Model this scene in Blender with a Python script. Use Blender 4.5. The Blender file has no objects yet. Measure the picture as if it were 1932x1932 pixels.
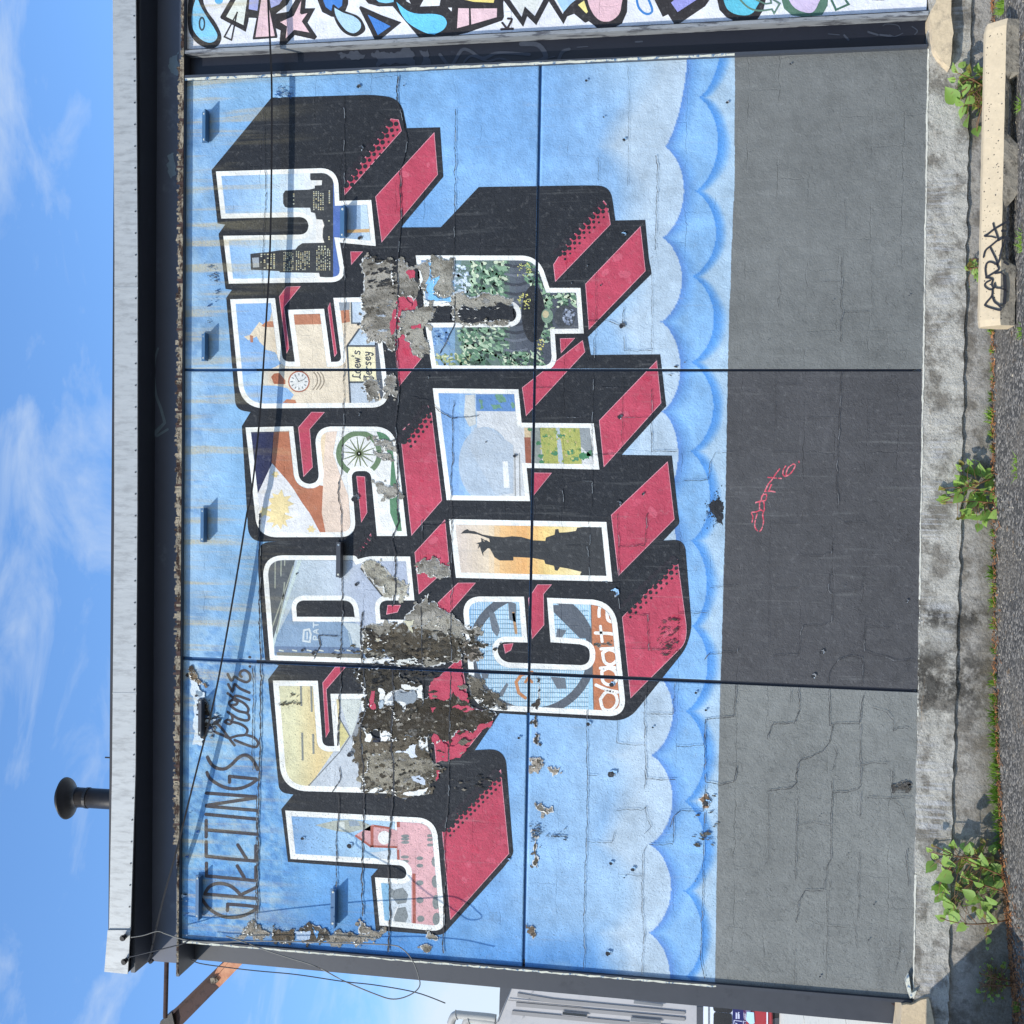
import bpy, bmesh, math, random
import numpy as np
from mathutils import Vector, Matrix
from mathutils.geometry import tessellate_polygon
random.seed(7); rs = np.random.RandomState(7)
S = bpy.context.scene
COL = S.collection

# ------------------------------------------------------------------ camera, world, sun, exposure
FPX = 2250.0                       # focal length in units of 1/1932 of the frame width
YAW, PITCH, ROLL = math.radians(-1.26), math.radians(9.48), math.radians(1.0)
CX, CZ = 3.375, 1.373
CAM = Vector((CX, -8.2, CZ))
def cam_axes():
    cy, sy, cp, sp = math.cos(YAW), math.sin(YAW), math.cos(PITCH), math.sin(PITCH)
    cr, sr = math.cos(ROLL), math.sin(ROLL)
    r = Vector((cy, -sy, 0)); f = Vector((sy*cp, cy*cp, sp)); u = r.cross(f)
    return r*cr + u*sr, u*cr - r*sr, f
RX, UP, FW = cam_axes()
cam_data = bpy.data.cameras.new('camera'); cam = bpy.data.objects.new('camera', cam_data); COL.objects.link(cam)
cam_data.sensor_width = 36; cam_data.lens = 36*FPX/1932; cam_data.clip_end = 3000; cam_data.clip_start = .05
a, b, c = -UP, RX, -FW              # the phone was held on its side: world up is image left
cam.matrix_world = Matrix(((a.x, b.x, c.x, CAM.x), (a.y, b.y, c.y, CAM.y), (a.z, b.z, c.z, CAM.z), (0, 0, 0, 1)))
S.camera = cam

SUNDIR = Vector((1.0, 1.0, -0.95)).normalized()      # direction the light travels
W = bpy.data.worlds.new('World'); S.world = W; W.use_nodes = True
wt = W.node_tree; wt.nodes.clear()
def WN(t, **k):
    n = wt.nodes.new(t)
    for a_, v in k.items(): setattr(n, a_, v)
    return n
elev = math.asin(-SUNDIR.z); rot = math.atan2(-SUNDIR.x, -SUNDIR.y)
sky = WN('ShaderNodeTexSky', sky_type='NISHITA'); sky.sun_disc = False
sky.sun_elevation = elev; sky.sun_rotation = rot; sky.air_density = 1.0; sky.dust_density = .6; sky.ozone_density = 2.6
bgn = WN('ShaderNodeBackground'); bgn.inputs['Strength'].default_value = .13
wo = WN('ShaderNodeOutputWorld')
tc = WN('ShaderNodeTexCoord'); mp = WN('ShaderNodeMapping'); mp.inputs['Scale'].default_value = (2.2, 2.2, 6.5); mp.inputs['Rotation'].default_value = (0, .5, 0)
nz = WN('ShaderNodeTexNoise'); nz.inputs['Scale'].default_value = 3.0; nz.inputs['Detail'].default_value = 12; nz.inputs['Roughness'].default_value = .6; nz.inputs['Distortion'].default_value = .6
nz2 = WN('ShaderNodeTexNoise'); nz2.inputs['Scale'].default_value = 1.3; nz2.inputs['Detail'].default_value = 3
cr = WN('ShaderNodeValToRGB'); cr.color_ramp.elements[0].position = .49; cr.color_ramp.elements[0].color = (0, 0, 0, 1); cr.color_ramp.elements[1].position = .92; cr.color_ramp.elements[1].color = (1, 1, 1, 1)
L = wt.links.new
L(tc.outputs['Generated'], mp.inputs['Vector']); L(mp.outputs['Vector'], nz.inputs['Vector']); L(tc.outputs['Generated'], nz2.inputs['Vector'])
sx = WN('ShaderNodeSeparateXYZ'); L(tc.outputs['Generated'], sx.inputs[0])
# more cloud towards the horizon on the left of the street
mr = WN('ShaderNodeMapRange'); L(sx.outputs['Z'], mr.inputs['Value']); mr.inputs['From Min'].default_value = .15; mr.inputs['From Max'].default_value = .27; mr.inputs['To Min'].default_value = .55; mr.inputs['To Max'].default_value = .0
ad = WN('ShaderNodeMath', operation='ADD'); L(nz.outputs['Fac'], ad.inputs[0]); L(mr.outputs[0], ad.inputs[1]); L(ad.outputs[0], cr.inputs['Fac'])
ml = WN('ShaderNodeMath', operation='MULTIPLY'); L(cr.outputs['Color'], ml.inputs[0]); ml.inputs[1].default_value = .85
mx = WN('ShaderNodeMix', data_type='RGBA'); L(ml.outputs[0], mx.inputs['Factor'])
hs = WN('ShaderNodeMix', data_type='RGBA', blend_type='MULTIPLY'); hs.inputs['Factor'].default_value = 1; L(sky.outputs[0], hs.inputs[6]); hs.inputs[7].default_value = (1.42, 1.84, 2.20, 1)
L(hs.outputs[2], mx.inputs[6]); mx.inputs[7].default_value = (6.2, 6.9, 7.5, 1)
L(mx.outputs[2], bgn.inputs['Color']); L(bgn.outputs[0], wo.inputs['Surface'])
sun_d = bpy.data.lights.new('sun', 'SUN'); sun = bpy.data.objects.new('sun', sun_d); COL.objects.link(sun)
sun_d.energy = 4.3; sun_d.angle = math.radians(.53); sun_d.color = (1, .93, .81)
sun.rotation_euler = SUNDIR.to_track_quat('-Z', 'Y').to_euler(); sun.location = (-10, -10, 20)
S.view_settings.view_transform = 'Standard'; S.view_settings.look = 'None'; S.view_settings.exposure = 0.0; S.view_settings.gamma = 1
S.view_settings.use_curve_mapping = False

# ------------------------------------------------------------------ photo-space helpers (1932 px frame) -> places in the world
def ray(x, y):
    u = (1932 - y) - 966; v = x - 966
    return FW*FPX + RX*u - UP*v
def U(x, y, Y=0.0):
    d = ray(x, y); t = (Y - CAM.y)/d.y
    return CAM + d*t
def UZ(x, y, z):
    d = ray(x, y); t = (z - CAM.z)/d.z
    return CAM + d*t
def Unp(x, y, Y=0.0):
    x = np.asarray(x, float); y = np.asarray(y, float)
    u = 966 - y; v = x - 966
    d = [FW[i]*FPX + RX[i]*u - UP[i]*v for i in range(3)]
    t = (Y - CAM.y)/d[1]
    return np.stack([CAM[i] + d[i]*t for i in range(3)], -1)
K_ = 1932/2992
O4 = [0, 750, 1500, 2242]
FR = {'G1': (530, 1900, 300), 'G2': (530, 2180, 300), 'G3': (530, 2440, 300), 'K': (1000, 1950, 500), 'W': (2792, 600, 400),
      'R': (2140, 1300, 300), 'Y': (650, 400, 500), 'B1': (2040, 2842, 150), 'B2': (2190, 2842, 150), 'B3': (2340, 2842, 150), 'V': (1400, 2692, 300),
      'N1': (530, 0, 400), 'N2': (900, 0, 400), 'N3': (1280, 0, 400), 'N4': (1660, 0, 400), 'N5': (2040, 0, 400), 'N6': (2440, 0, 400), 'E': (400, 2750, 350), 'D': (0, 0, 2992)}
for c_ in range(4):
    for r_ in range(4): FR['%d%d' % (c_, r_)] = (O4[c_], O4[r_], 750)
def P(s):
    """'12| 45,400 60,70r20 ...' -> points in the 1932 frame, rounding the corners marked r"""
    fx = fy = 0; sc = 1; out = []
    for t in s.split():
        if t[-1] == '|':
            ox, oy, sz = FR[t[:-1]]; fx, fy, sc = ox*K_, oy*K_, sz/1932*K_
        else:
            r = 0
            if 'r' in t: t, r = t.split('r'); r = float(r)
            x, y = t.split(','); out.append((fx + float(x)*sc, fy + float(y)*sc, r*sc))
    if not any(p[2] for p in out): return [(p[0], p[1]) for p in out]
    n = len(out); res = []
    for i, (x, y, r) in enumerate(out):
        if not r: res.append((x, y)); continue
        a = np.array(out[i-1][:2]); b = np.array(out[(i+1) % n][:2]); p = np.array((x, y))
        da = a - p; db = b - p; la = np.linalg.norm(da); lb = np.linalg.norm(db)
        t = min(r, la*.5, lb*.5) if r > min(la, lb)*.5 else r
        A = p + da/la*t; B = p + db/lb*t
        for k in range(9):
            s_ = k/8; q = (1-s_)**2*A + 2*s_*(1-s_)*p*.55 + 2*s_*(1-s_)*.45*(A+B)/2*1 + s_**2*B
            q = (1-s_)**2*A + 2*s_*(1-s_)*(p*.86 + (A+B)/2*.14) + s_**2*B
            res.append((q[0], q[1]))
    return res
def area(p):
    return .5*sum(p[i-1][0]*p[i][1] - p[i][0]*p[i-1][1] for i in range(len(p)))
def inset(p, d):
    """offset a closed outline inwards by d"""
    if area(p) < 0: p = p[::-1]
    n = len(p); out = []
    for i in range(n):
        a = np.array(p[i-1]); q = np.array(p[i]); b = np.array(p[(i+1) % n])
        e1 = q - a; e2 = b - q; l1 = np.linalg.norm(e1); l2 = np.linalg.norm(e2)
        if l1 < 1e-6 or l2 < 1e-6: continue
        n1 = np.array((-e1[1], e1[0]))/l1; n2 = np.array((-e2[1], e2[0]))/l2
        m = n1 + n2; k = m.dot(n1)
        m = m/max(k, .35); out.append(tuple(q + m*d))
    return out
def tess(loops):
    flat = [p for l in loops for p in l]
    tr = tessellate_polygon([[Vector((p[0], p[1], 0)) for p in l] for l in loops])
    return [[flat[i] for i in t] for t in tr]
def clip_half(poly, a, b, c):         # keep a x + b y <= c
    out = []; n = len(poly)
    for i in range(n):
        p, q = poly[i-1], poly[i]
        dp = a*p[0] + b*p[1] - c; dq = a*q[0] + b*q[1] - c
        if (dp <= 0) != (dq <= 0):
            t = dp/(dp - dq); out.append((p[0] + t*(q[0]-p[0]), p[1] + t*(q[1]-p[1])))
        if dq <= 0: out.append(q)
    return out
def clip_convex(poly, cv):
    if area(cv) < 0: cv = cv[::-1]
    for i in range(len(cv)):
        p, q = cv[i-1], cv[i]; ex, ey = q[0]-p[0], q[1]-p[1]
        poly = clip_half(poly, ey, -ex, ey*p[0] - ex*p[1])
        if len(poly) < 3: return []
    return poly
def bb(p):
    xs = [q[0] for q in p]; ys = [q[1] for q in p]; return min(xs), min(ys), max(xs), max(ys)
def clip_to(polys, region):
    """clip convex pieces to a list of convex pieces"""
    rb = [(r, bb(r)) for r in region]; out = []
    for p in polys:
        a = bb(p)
        for r, b in rb:
            if a[0] > b[2] or a[2] < b[0] or a[1] > b[3] or a[3] < b[1]: continue
            q = clip_convex(p, r)
            if len(q) > 2: out.append(q)
    return out
def s2l(c):
    return tuple(((v/255)/12.92 if v/255 <= .04045 else ((v/255+.055)/1.055)**2.4) for v in c[:3])
def ell(cx, cy, rx, ry=None, n=20, a=0):
    ry = ry or rx; ca, sa = math.cos(a), math.sin(a)
    return [(cx + rx*math.cos(2*math.pi*i/n)*ca - ry*math.sin(2*math.pi*i/n)*sa, cy + rx*math.cos(2*math.pi*i/n)*sa + ry*math.sin(2*math.pi*i/n)*ca) for i in range(n)]
def rough(p, amp=.18, lv=3, rnd=random):
    for _ in range(lv):
        q = []; n = len(p)
        for i in range(n):
            a, b = p[i], p[(i+1) % n]; dx, dy = b[0]-a[0], b[1]-a[1]; l = math.hypot(dx, dy); q.append(a)
            if l < 1.6: continue
            k = rnd.uniform(-amp, amp); q.append(((a[0]+b[0])/2 - dy*k, (a[1]+b[1])/2 + dx*k))
        p = q
    return p
def smooth(pts, n=5):
    """Catmull-Rom through the points (open)"""
    out = []; m = len(pts)
    for i in range(m-1):
        p0 = np.array(pts[max(i-1, 0)]); p1 = np.array(pts[i]); p2 = np.array(pts[i+1]); p3 = np.array(pts[min(i+2, m-1)])
        for k in range(n):
            t = k/n; out.append(tuple(.5*((2*p1) + (-p0+p2)*t + (2*p0-5*p1+4*p2-p3)*t*t + (-p0+3*p1-3*p2+p3)*t**3)))
    out.append(tuple(pts[-1])); return out
def stroke(pts, w, w2=None, cap=True):
    """polyline as a ribbon of quads that share their joints, with half-round ends"""
    q = [np.array(p, float) for p in pts]; q = [p for i, p in enumerate(q) if i == 0 or np.linalg.norm(p-q[i-1]) > 1e-4]; n = len(q); out = []
    if n < 2: return [ell(pts[0][0], pts[0][1], w/2, n=8)]
    wd = [w if w2 is None else w + (w2-w)*i/(n-1) for i in range(n)]; T_ = [(q[i+1]-q[i])/np.linalg.norm(q[i+1]-q[i]) for i in range(n-1)]
    Lf = []; Rt = []
    for i in range(n):
        a = T_[max(i-1, 0)]; b = T_[min(i, n-2)]; na = np.array((-a[1], a[0])); nb = np.array((-b[1], b[0])); m = na + nb; l = np.linalg.norm(m)
        m = nb if l < .3 else m/l; k = wd[i]/2/max(m.dot(nb), .55)
        Lf.append(q[i] + m*k); Rt.append(q[i] - m*k)
    for i in range(n-1): out.append([tuple(Lf[i]), tuple(Lf[i+1]), tuple(Rt[i+1]), tuple(Rt[i])])
    if cap:
        for e, t, s_ in ((0, T_[0], -1), (n-1, T_[-1], 1)):
            r = wd[e]/2; nn = np.array((-t[1], t[0])); out.append([tuple(q[e] + nn*r*math.cos(a_) + t*s_*r*math.sin(a_)) for a_ in [math.pi*k/6 for k in range(7)]])
    return out

# ------------------------------------------------------------------ object helpers
def tag(o, label=None, cat=None, group=None, kind=None):
    if label: o['label'] = label
    if cat: o['category'] = cat
    if group: o['group'] = group
    if kind: o['kind'] = kind
    return o
def empty(name, loc=(0, 0, 0), label=None, cat=None, group=None):
    o = bpy.data.objects.new(name, None); COL.objects.link(o); o.location = loc; o.empty_display_size = .1
    return tag(o, label, cat, group)
def link(name, me, mats, parent=None):
    o = bpy.data.objects.new(name, me); COL.objects.link(o)
    for m in (mats if isinstance(mats, (list, tuple)) else [mats]): me.materials.append(m)
    if parent is not None:
        o.parent = parent; t = Vector((0, 0, 0)); q = parent
        while q is not None: t += q.location; q = q.parent
        if t.length > 0: me.transform(Matrix.Translation(-t))
    return o
def mesh_from(verts, faces, name='mesh'):
    me = bpy.data.meshes.new(name); me.from_pydata([tuple(v) for v in verts], [], faces); me.update(); return me
class MB:
    def __init__(s): s.v = []; s.f = []; s.mi = []; s.c = None
    def add(s, vs, fs, mi=0):
        o = len(s.v); s.v += [tuple(v) for v in vs]; s.f += [tuple(o+i for i in f) for f in fs]; s.mi += [mi]*len(fs)
    def box(s, x0, x1, y0, y1, z0, z1, mi=0):
        s.add([(x0,y0,z0),(x1,y0,z0),(x1,y1,z0),(x0,y1,z0),(x0,y0,z1),(x1,y0,z1),(x1,y1,z1),(x0,y1,z1)],
              [(0,3,2,1),(4,5,6,7),(0,1,5,4),(1,2,6,5),(2,3,7,6),(3,0,4,7)], mi)
    def hexa(s, b8, mi=0):
        s.add(b8, [(0,3,2,1),(4,5,6,7),(0,1,5,4),(1,2,6,5),(2,3,7,6),(3,0,4,7)], mi)
    def tube(s, pts, r, n=8, r2=None, mi=0, closed_ends=True):
        pts = [Vector(p) for p in pts]; m = len(pts); rings = []
        ref = Vector((0, 0, 1))
        for i, p in enumerate(pts):
            t = (pts[min(i+1, m-1)] - pts[max(i-1, 0)]).normalized()
            k = ref if abs(t.dot(ref)) < .9 else Vector((1, 0, 0))
            a = t.cross(k).normalized(); b = t.cross(a).normalized()
            rr = r if r2 is None else r + (r2-r)*i/max(m-1, 1)
            rings.append([p + a*rr*math.cos(2*math.pi*j/n) + b*rr*math.sin(2*math.pi*j/n) for j in range(n)])
        vs = [v for g in rings for v in g]; fs = []
        for i in range(m-1):
            for j in range(n): fs.append((i*n+j, i*n+(j+1) % n, (i+1)*n+(j+1) % n, (i+1)*n+j))
        if closed_ends: fs.append(tuple(range(n))[::-1]); fs.append(tuple((m-1)*n+j for j in range(n)))
        s.add(vs, fs, mi)
    def lathe(s, prof, c, n=24, mi=0, axis=None):
        vs = []; c = Vector(c); M = axis or Matrix.Identity(3)
        for (r, z) in prof:
            for j in range(n): vs.append(c + M @ Vector((r*math.cos(2*math.pi*j/n), r*math.sin(2*math.pi*j/n), z)))
        fs = [(i*n+j, i*n+(j+1) % n, (i+1)*n+(j+1) % n, (i+1)*n+j) for i in range(len(prof)-1) for j in range(n)]
        s.add(vs, fs, mi)
    def build(s, name, mats, parent=None, smooth=False, bevel=0):
        me = mesh_from(s.v, s.f, name)
        o = link(name, me, mats, parent)
        if any(s.mi): me.polygons.foreach_set('material_index', s.mi)
        if bevel:
            bm = bmesh.new(); bm.from_mesh(me); bmesh.ops.remove_doubles(bm, verts=bm.verts, dist=1e-5)
            bmesh.ops.bevel(bm, geom=[e for e in bm.edges if len(e.link_faces) == 2 and e.calc_face_angle(0) > .5], offset=bevel, segments=2, affect='EDGES', clamp_overlap=True)
            bm.to_mesh(me); bm.free()
        if smooth: me.polygons.foreach_set('use_smooth', [True]*len(me.polygons))
        return o

# ------------------------------------------------------------------ materials
def newmat(name):
    m = bpy.data.materials.new(name); m.use_nodes = True; nt = m.node_tree; nt.nodes.clear()
    out = nt.nodes.new('ShaderNodeOutputMaterial'); b = nt.nodes.new('ShaderNodeBsdfPrincipled'); nt.links.new(b.outputs[0], out.inputs[0])
    return m, nt, b
class G:
    """small node-graph writer"""
    def __init__(s, nt): s.nt = nt
    def n(s, t, ins=None, **k):
        x = s.nt.nodes.new(t)
        for a_, v in k.items(): setattr(x, a_, v)
        for a_, v in (ins or {}).items():
            if hasattr(v, 'is_output') or isinstance(v, bpy.types.NodeSocket): s.nt.links.new(v, x.inputs[a_])
            else: x.inputs[a_].default_value = v
        return x
    def m(s, op, a, b=0., c=None, clamp=False):
        x = s.nt.nodes.new('ShaderNodeMath'); x.operation = op; x.use_clamp = clamp
        for i, v in enumerate((a, b) if c is None else (a, b, c)):
            if isinstance(v, bpy.types.NodeSocket): s.nt.links.new(v, x.inputs[i])
            else: x.inputs[i].default_value = v
        return x.outputs[0]
    def noise(s, vec, scale, detail=4, rough=.55, dist=0):
        return s.n('ShaderNodeTexNoise', {'Vector': vec, 'Scale': scale, 'Detail': detail, 'Roughness': rough, 'Distortion': dist}).outputs['Fac']
    def step(s, v, lo, hi, a=0., b=1.):
        return s.n('ShaderNodeMapRange', {'Value': v, 'From Min': lo, 'From Max': hi, 'To Min': a, 'To Max': b}, interpolation_type='SMOOTHSTEP').outputs[0]
    def mix(s, f, a, b, bt='MIX'):
        x = s.nt.nodes.new('ShaderNodeMix'); x.data_type = 'RGBA'; x.blend_type = bt
        for i, v in ((0, f), (6, a), (7, b)):
            if isinstance(v, bpy.types.NodeSocket): s.nt.links.new(v, x.inputs[i])
            else: x.inputs[i].default_value = v if i == 0 else (tuple(v) + (1,))[:4]
        return x.outputs[2]
    def vec(s, x, y, z):
        c = s.nt.nodes.new('ShaderNodeCombineXYZ')
        for i, v in enumerate((x, y, z)):
            if isinstance(v, bpy.types.NodeSocket): s.nt.links.new(v, c.inputs[i])
            else: c.inputs[i].default_value = v
        return c.outputs[0]

Z_TOP = U(345, 960).z; Z_BOT = U(1738, 960).z
COURSE = .2018; Z_C0 = U(836.5, 1810).z
def paint_material(name, kind='paint', rough_=.72, contrast=1.0):
    m, nt, b = newmat(name); g = G(nt)
    at = g.n('ShaderNodeAttribute', attribute_name='paint').outputs['Color']
    pos = g.n('ShaderNodeNewGeometry').outputs['Position']
    sp = g.n('ShaderNodeSeparateXYZ', {0: pos}); X, Y, Z = sp.outputs
    col = at
    big = g.noise(pos, 1.7, 4); mid = g.noise(pos, 9, 6, .65); fin = g.noise(pos, 70, 5, .6)
    f = g.m('ADD', g.m('MULTIPLY', g.m('SUBTRACT', big, .5), .60*contrast), g.m('MULTIPLY', g.m('SUBTRACT', mid, .5), .62*contrast))
    f = g.m('ADD', f, g.m('MULTIPLY', g.m('SUBTRACT', fin, .5), .24*contrast)); f = g.m('ADD', f, 1.0)
    col = g.mix(1., col, g.vec(f, f, f), 'MULTIPLY')
    # pale chalky wear
    chalk = g.step(g.noise(pos, 26, 7, .75), .52, .72, .0, .13)
    col = g.mix(chalk, col, (.5, .5, .49))
    # rust and dirt streaks running down from the beam
    sv = g.vec(g.m('MULTIPLY', X, 5.5), 0., g.m('MULTIPLY', Z, .32))
    st = g.step(g.noise(sv, 1.9, 5, .6, .3), .49, .64)
    top = g.step(Z, Z_TOP - 1.15, Z_TOP - .1)
    stf = g.m('MULTIPLY', g.m('MULTIPLY', st, top), g.step(fin, .3, .6, .35, .72))
    lum = g.n('ShaderNodeRGBToBW', {0: at}).outputs[0]; stf = g.m('MULTIPLY', stf, g.step(lum, .02, .3, .3, 1.))
    if kind == 'paint': col = g.mix(stf, col, (.50, .43, .24))
    sv2 = g.vec(g.m('MULTIPLY', X, 17.), 0., g.m('MULTIPLY', Z, .9))
    st2 = g.step(g.noise(sv2, 1.6, 5, .6), .57, .75, 0, .22)
    col = g.mix(st2, col, (.30, .31, .30), 'MIX')
    # black speckle, denser on the left half and the top
    lm = g.step(X, 3.6, .6, .0, .075)
    spk = g.step(g.m('ADD', g.noise(pos, 95, 3, .6), g.m('ADD', lm, g.m('MULTIPLY', mid, .12))), .73, .80, 0, .55)
    col = g.mix(spk, col, (.045, .05, .055))
    bl = g.m('MULTIPLY', g.step(g.noise(pos, 4.5, 8, .72), .60, .74, 0, .45), g.step(X, 5.5, .5, .25, 1.))
    col = g.mix(bl, col, (.07, .075, .07), 'MIX') if kind == 'paint' else col
    if kind == 'plaster':
        pz = g.vec(g.m('MULTIPLY', X, 1.), Y, g.m('MULTIPLY', Z, .42)); k1 = g.step(g.noise(pz, 6.5, 10, .7), .45, .60, 0, .66); col = g.mix(k1, col, (.075, .066, .05))
        k2 = g.step(g.noise(pos, 15, 9, .72), .55, .70, 0, .42); col = g.mix(k2, col, (.40, .39, .36))
        k3 = g.step(g.noise(pos, 30, 8, .8), .62, .70, 0, .5); col = g.mix(k3, col, (.03, .027, .022))
    nt.links.new(col, b.inputs['Base Color'])
    b.inputs['Roughness'].default_value = rough_; b.inputs['Specular IOR Level'].default_value = .28
    # relief: roller texture, trowel dabs, block courses under the skim coat
    wob = g.m('MULTIPLY', g.m('SUBTRACT', g.noise(pos, 6, 6, .7), .5), .085)
    zc = g.m('FRACT', g.m('ADD', g.m('DIVIDE', g.m('SUBTRACT', g.m('ADD', Z, wob), Z_C0), COURSE), 40.5))
    dz = g.m('ABSOLUTE', g.m('SUBTRACT', zc, .5))                      # 0 on the joint
    row = g.m('FLOOR', g.m('ADD', g.m('DIVIDE', g.m('SUBTRACT', g.m('ADD', Z, wob), Z_C0), COURSE), 40.0))
    xc = g.m('FRACT', g.m('ADD', g.m('DIVIDE', g.m('ADD', X, wob), .4036), g.m('MULTIPLY', g.m('MODULO', row, 2.), .5)))
    dx = g.m('ABSOLUTE', g.m('SUBTRACT', xc, .5))
    jz = g.step(dz, 0., .022, -1., 0.); jx = g.m('MULTIPLY', g.step(dx, 0., .011, -1., 0.), .7)
    mask = g.step(g.noise(pos, 2.3, 3), .48, .66, 0, 1)
    j = g.m('MULTIPLY', g.m('MINIMUM', jz, jx), mask)
    worm = g.n('ShaderNodeTexNoise', {'Vector': pos, 'Scale': 62., 'Detail': 3., 'Roughness': .5, 'Distortion': 1.2}).outputs['Fac']
    lump = g.noise(pos, 11, 5, .6)
    dab = g.step(g.noise(pos, 7.5, 7, .8, 1.0), .58, .68, 0., 1.)
    h = g.m('ADD', g.m('MULTIPLY', worm, .55 if kind == 'paint' else .9), g.m('MULTIPLY', lump, 1.1)); h = g.m('ADD', h, g.m('MULTIPLY', j, .42)); h = g.m('ADD', h, g.m('MULTIPLY', dab, .10))
    dab2 = g.m('MULTIPLY', g.step(g.noise(pos, 13, 6, .75, .8), .55, .63), g.m('MAXIMUM', g.step(Z, .75, .1), g.m('MULTIPLY', g.step(X, 2.6, 1.4), g.step(Z, 1.5, 1.2)))); h = g.m('ADD', h, g.m('MULTIPLY', dab2, .22))
    h = g.m('ADD', h, g.m('MULTIPLY', g.noise(pos, 190, 2), .16))
    bp = g.n('ShaderNodeBump', {'Height': h, 'Strength': .85, 'Distance': .0088 if kind == 'paint' else .012})
    nt.links.new(bp.outputs[0], b.inputs['Normal'])
    return m
M_PAINT = paint_material('mural_paint'); M_PLASTER = paint_material('bare_plaster', 'plaster', .9, 1.4)

def surf(name, base, rough_=.6, noise_scale=20, var=.25, base2=None, f2=(.5, .7), metal=0., bump=.3, bdist=.003, spec=.4, stretch=(1, 1, 1), coat=0):
    m, nt, b = newmat(name); g = G(nt)
    pos = g.n('ShaderNodeNewGeometry').outputs['Position']
    mp_ = g.n('ShaderNodeMapping', {'Vector': pos, 'Scale': stretch}).outputs[0]
    n1 = g.noise(mp_, noise_scale, 6, .65); n2 = g.noise(mp_, noise_scale*.17, 4)
    f = g.m('ADD', 1., g.m('ADD', g.m('MULTIPLY', g.m('SUBTRACT', n1, .5), var*2), g.m('MULTIPLY', g.m('SUBTRACT', n2, .5), var*1.5)))
    col = g.mix(1., base, g.vec(f, f, f), 'MULTIPLY')
    if base2 is not None: col = g.mix(g.step(g.noise(mp_, noise_scale*.45, 8, .72), f2[0], f2[1]), col, base2)
    nt.links.new(col, b.inputs['Base Color']); b.inputs['Metallic'].default_value = metal; b.inputs['Specular IOR Level'].default_value = spec
    rr = g.m('ADD', rough_, g.m('MULTIPLY', g.m('SUBTRACT', n1, .5), .2)); nt.links.new(rr, b.inputs['Roughness'])
    if coat: b.inputs['Coat Weight'].default_value = coat
    bp = g.n('ShaderNodeBump', {'Height': n1, 'Strength': bump, 'Distance': bdist}); nt.links.new(bp.outputs[0], b.inputs['Normal'])
    return m
M_STEEL = surf('navy_painted_steel', s2l((62, 67, 76)), .42, 14, .12, s2l((88, 95, 105)), (.62, .72), bump=.15, spec=.5)
M_COLUMN = surf('charcoal_painted_steel', s2l((62, 65, 72)), .5, 16, .12, s2l((52, 55, 62)), (.55, .7), bump=.2)
M_CRUST = surf('weathered_flange_edge', s2l((150, 140, 122)), .9, 60, .5, s2l((60, 45, 38)), (.45, .56), bump=1, bdist=.01, stretch=(.5, 1, 1))
M_FASCIA = surf('galvanised_fascia', s2l((170, 173, 173)), .5, 22, .13, s2l((148, 150, 150)), (.46, .66), metal=.15, bump=.15, stretch=(2.6, 2, .55), bdist=.004)
M_CONC = surf('grey_concrete', s2l((158, 160, 164)), .92, 34, .32, s2l((105, 100, 92)), (.56, .72), bump=.9, bdist=.006, stretch=(1.4, 1, .6))
M_TAN = surf('tan_concrete', s2l((205, 186, 155)), .92, 30, .2, s2l((165, 150, 128)), (.5, .7), bump=.8, bdist=.006)
M_STOP = surf('beige_concrete', s2l((198, 180, 150)), .9, 45, .16, s2l((185, 172, 150)), (.58, .72), bump=.5, bdist=.004)
M_DARK = surf('black_paint', s2l((38, 39, 44)), .6, 30, .2)
M_RUST = surf('rusty_steel', s2l((70, 52, 48)), .8, 26, .3, s2l((54, 40, 38)), (.5, .6), bump=.6)
M_WOOD = surf('orange_timber', s2l((205, 150, 115)), .75, 8, .15, s2l((180, 120, 90)), (.45, .6), stretch=(1, 1, 1))
M_BLACKM = surf('sooty_black_metal', s2l((26, 23, 22)), .5, 22, .4, s2l((110, 95, 85)), (.68, .74), bump=.4)
M_CABLE = surf('black_cable_sheath', s2l((34, 34, 38)), .45, 20, .1)
M_GREYCABLE = surf('grey_cable_sheath', s2l((120, 118, 112)), .6, 20, .1)
M_BRACKET = surf('blue_painted_steel', s2l((66, 104, 140)), .5, 40, .2, s2l((70, 90, 110)), (.6, .7))
M_CREAM = surf('flaking_cream_paint', s2l((205, 205, 190)), .8, 60, .3, s2l((90, 120, 150)), (.52, .6), bump=.6)

# ------------------------------------------------------------------ the mural: painted layers
JW = 2.6
def lin(a, b):                      # line x->y between two (x,y)
    return lambda x: a[1] + (b[1]-a[1])*(x-a[0])/(b[0]-a[0])
TOPX = lambda y: 347.5 + (y-150)*(338-347.5)/(1772-150)
BOTX = lambda y: 1750 + (y-90)*(1722-1750)/(1885-90)
J3X = lambda y: 1020 + (y-125)*(988-1020)/(1818-125)
RE = lin((347, 151), (1751, 90)); LE = lin((338, 1772), (1721, 1887))
J1 = lin((340, 697.8), (1740, 698.4)); J2 = lin((340, 1241.5), (1730, 1303.5))
def corner(yl, xl):                 # intersection of a vertical-ish edge yl(x) with a horizontal-ish xl(y)
    x = 900.
    for _ in range(8): x = xl(yl(x))
    return (x, yl(x))
def off(f, d): return lambda t: f(t) + d
PANELS = []
for (ya, yb, da, db) in ((RE, J1, 0, -JW), (J1, J2, JW, -JW-.8), (J2, LE, JW+.8, 0)):
    for (xa, xb, ea, eb) in ((TOPX, J3X, 0, -JW), (J3X, BOTX, JW, 0)):
        A = corner(off(ya, da), off(xa, ea)); B = corner(off(ya, da), off(xb, eb)); C = corner(off(yb, db), off(xb, eb)); D_ = corner(off(yb, db), off(xa, ea))
        PANELS.append([A, B, C, D_])
LAY = .0008
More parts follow.
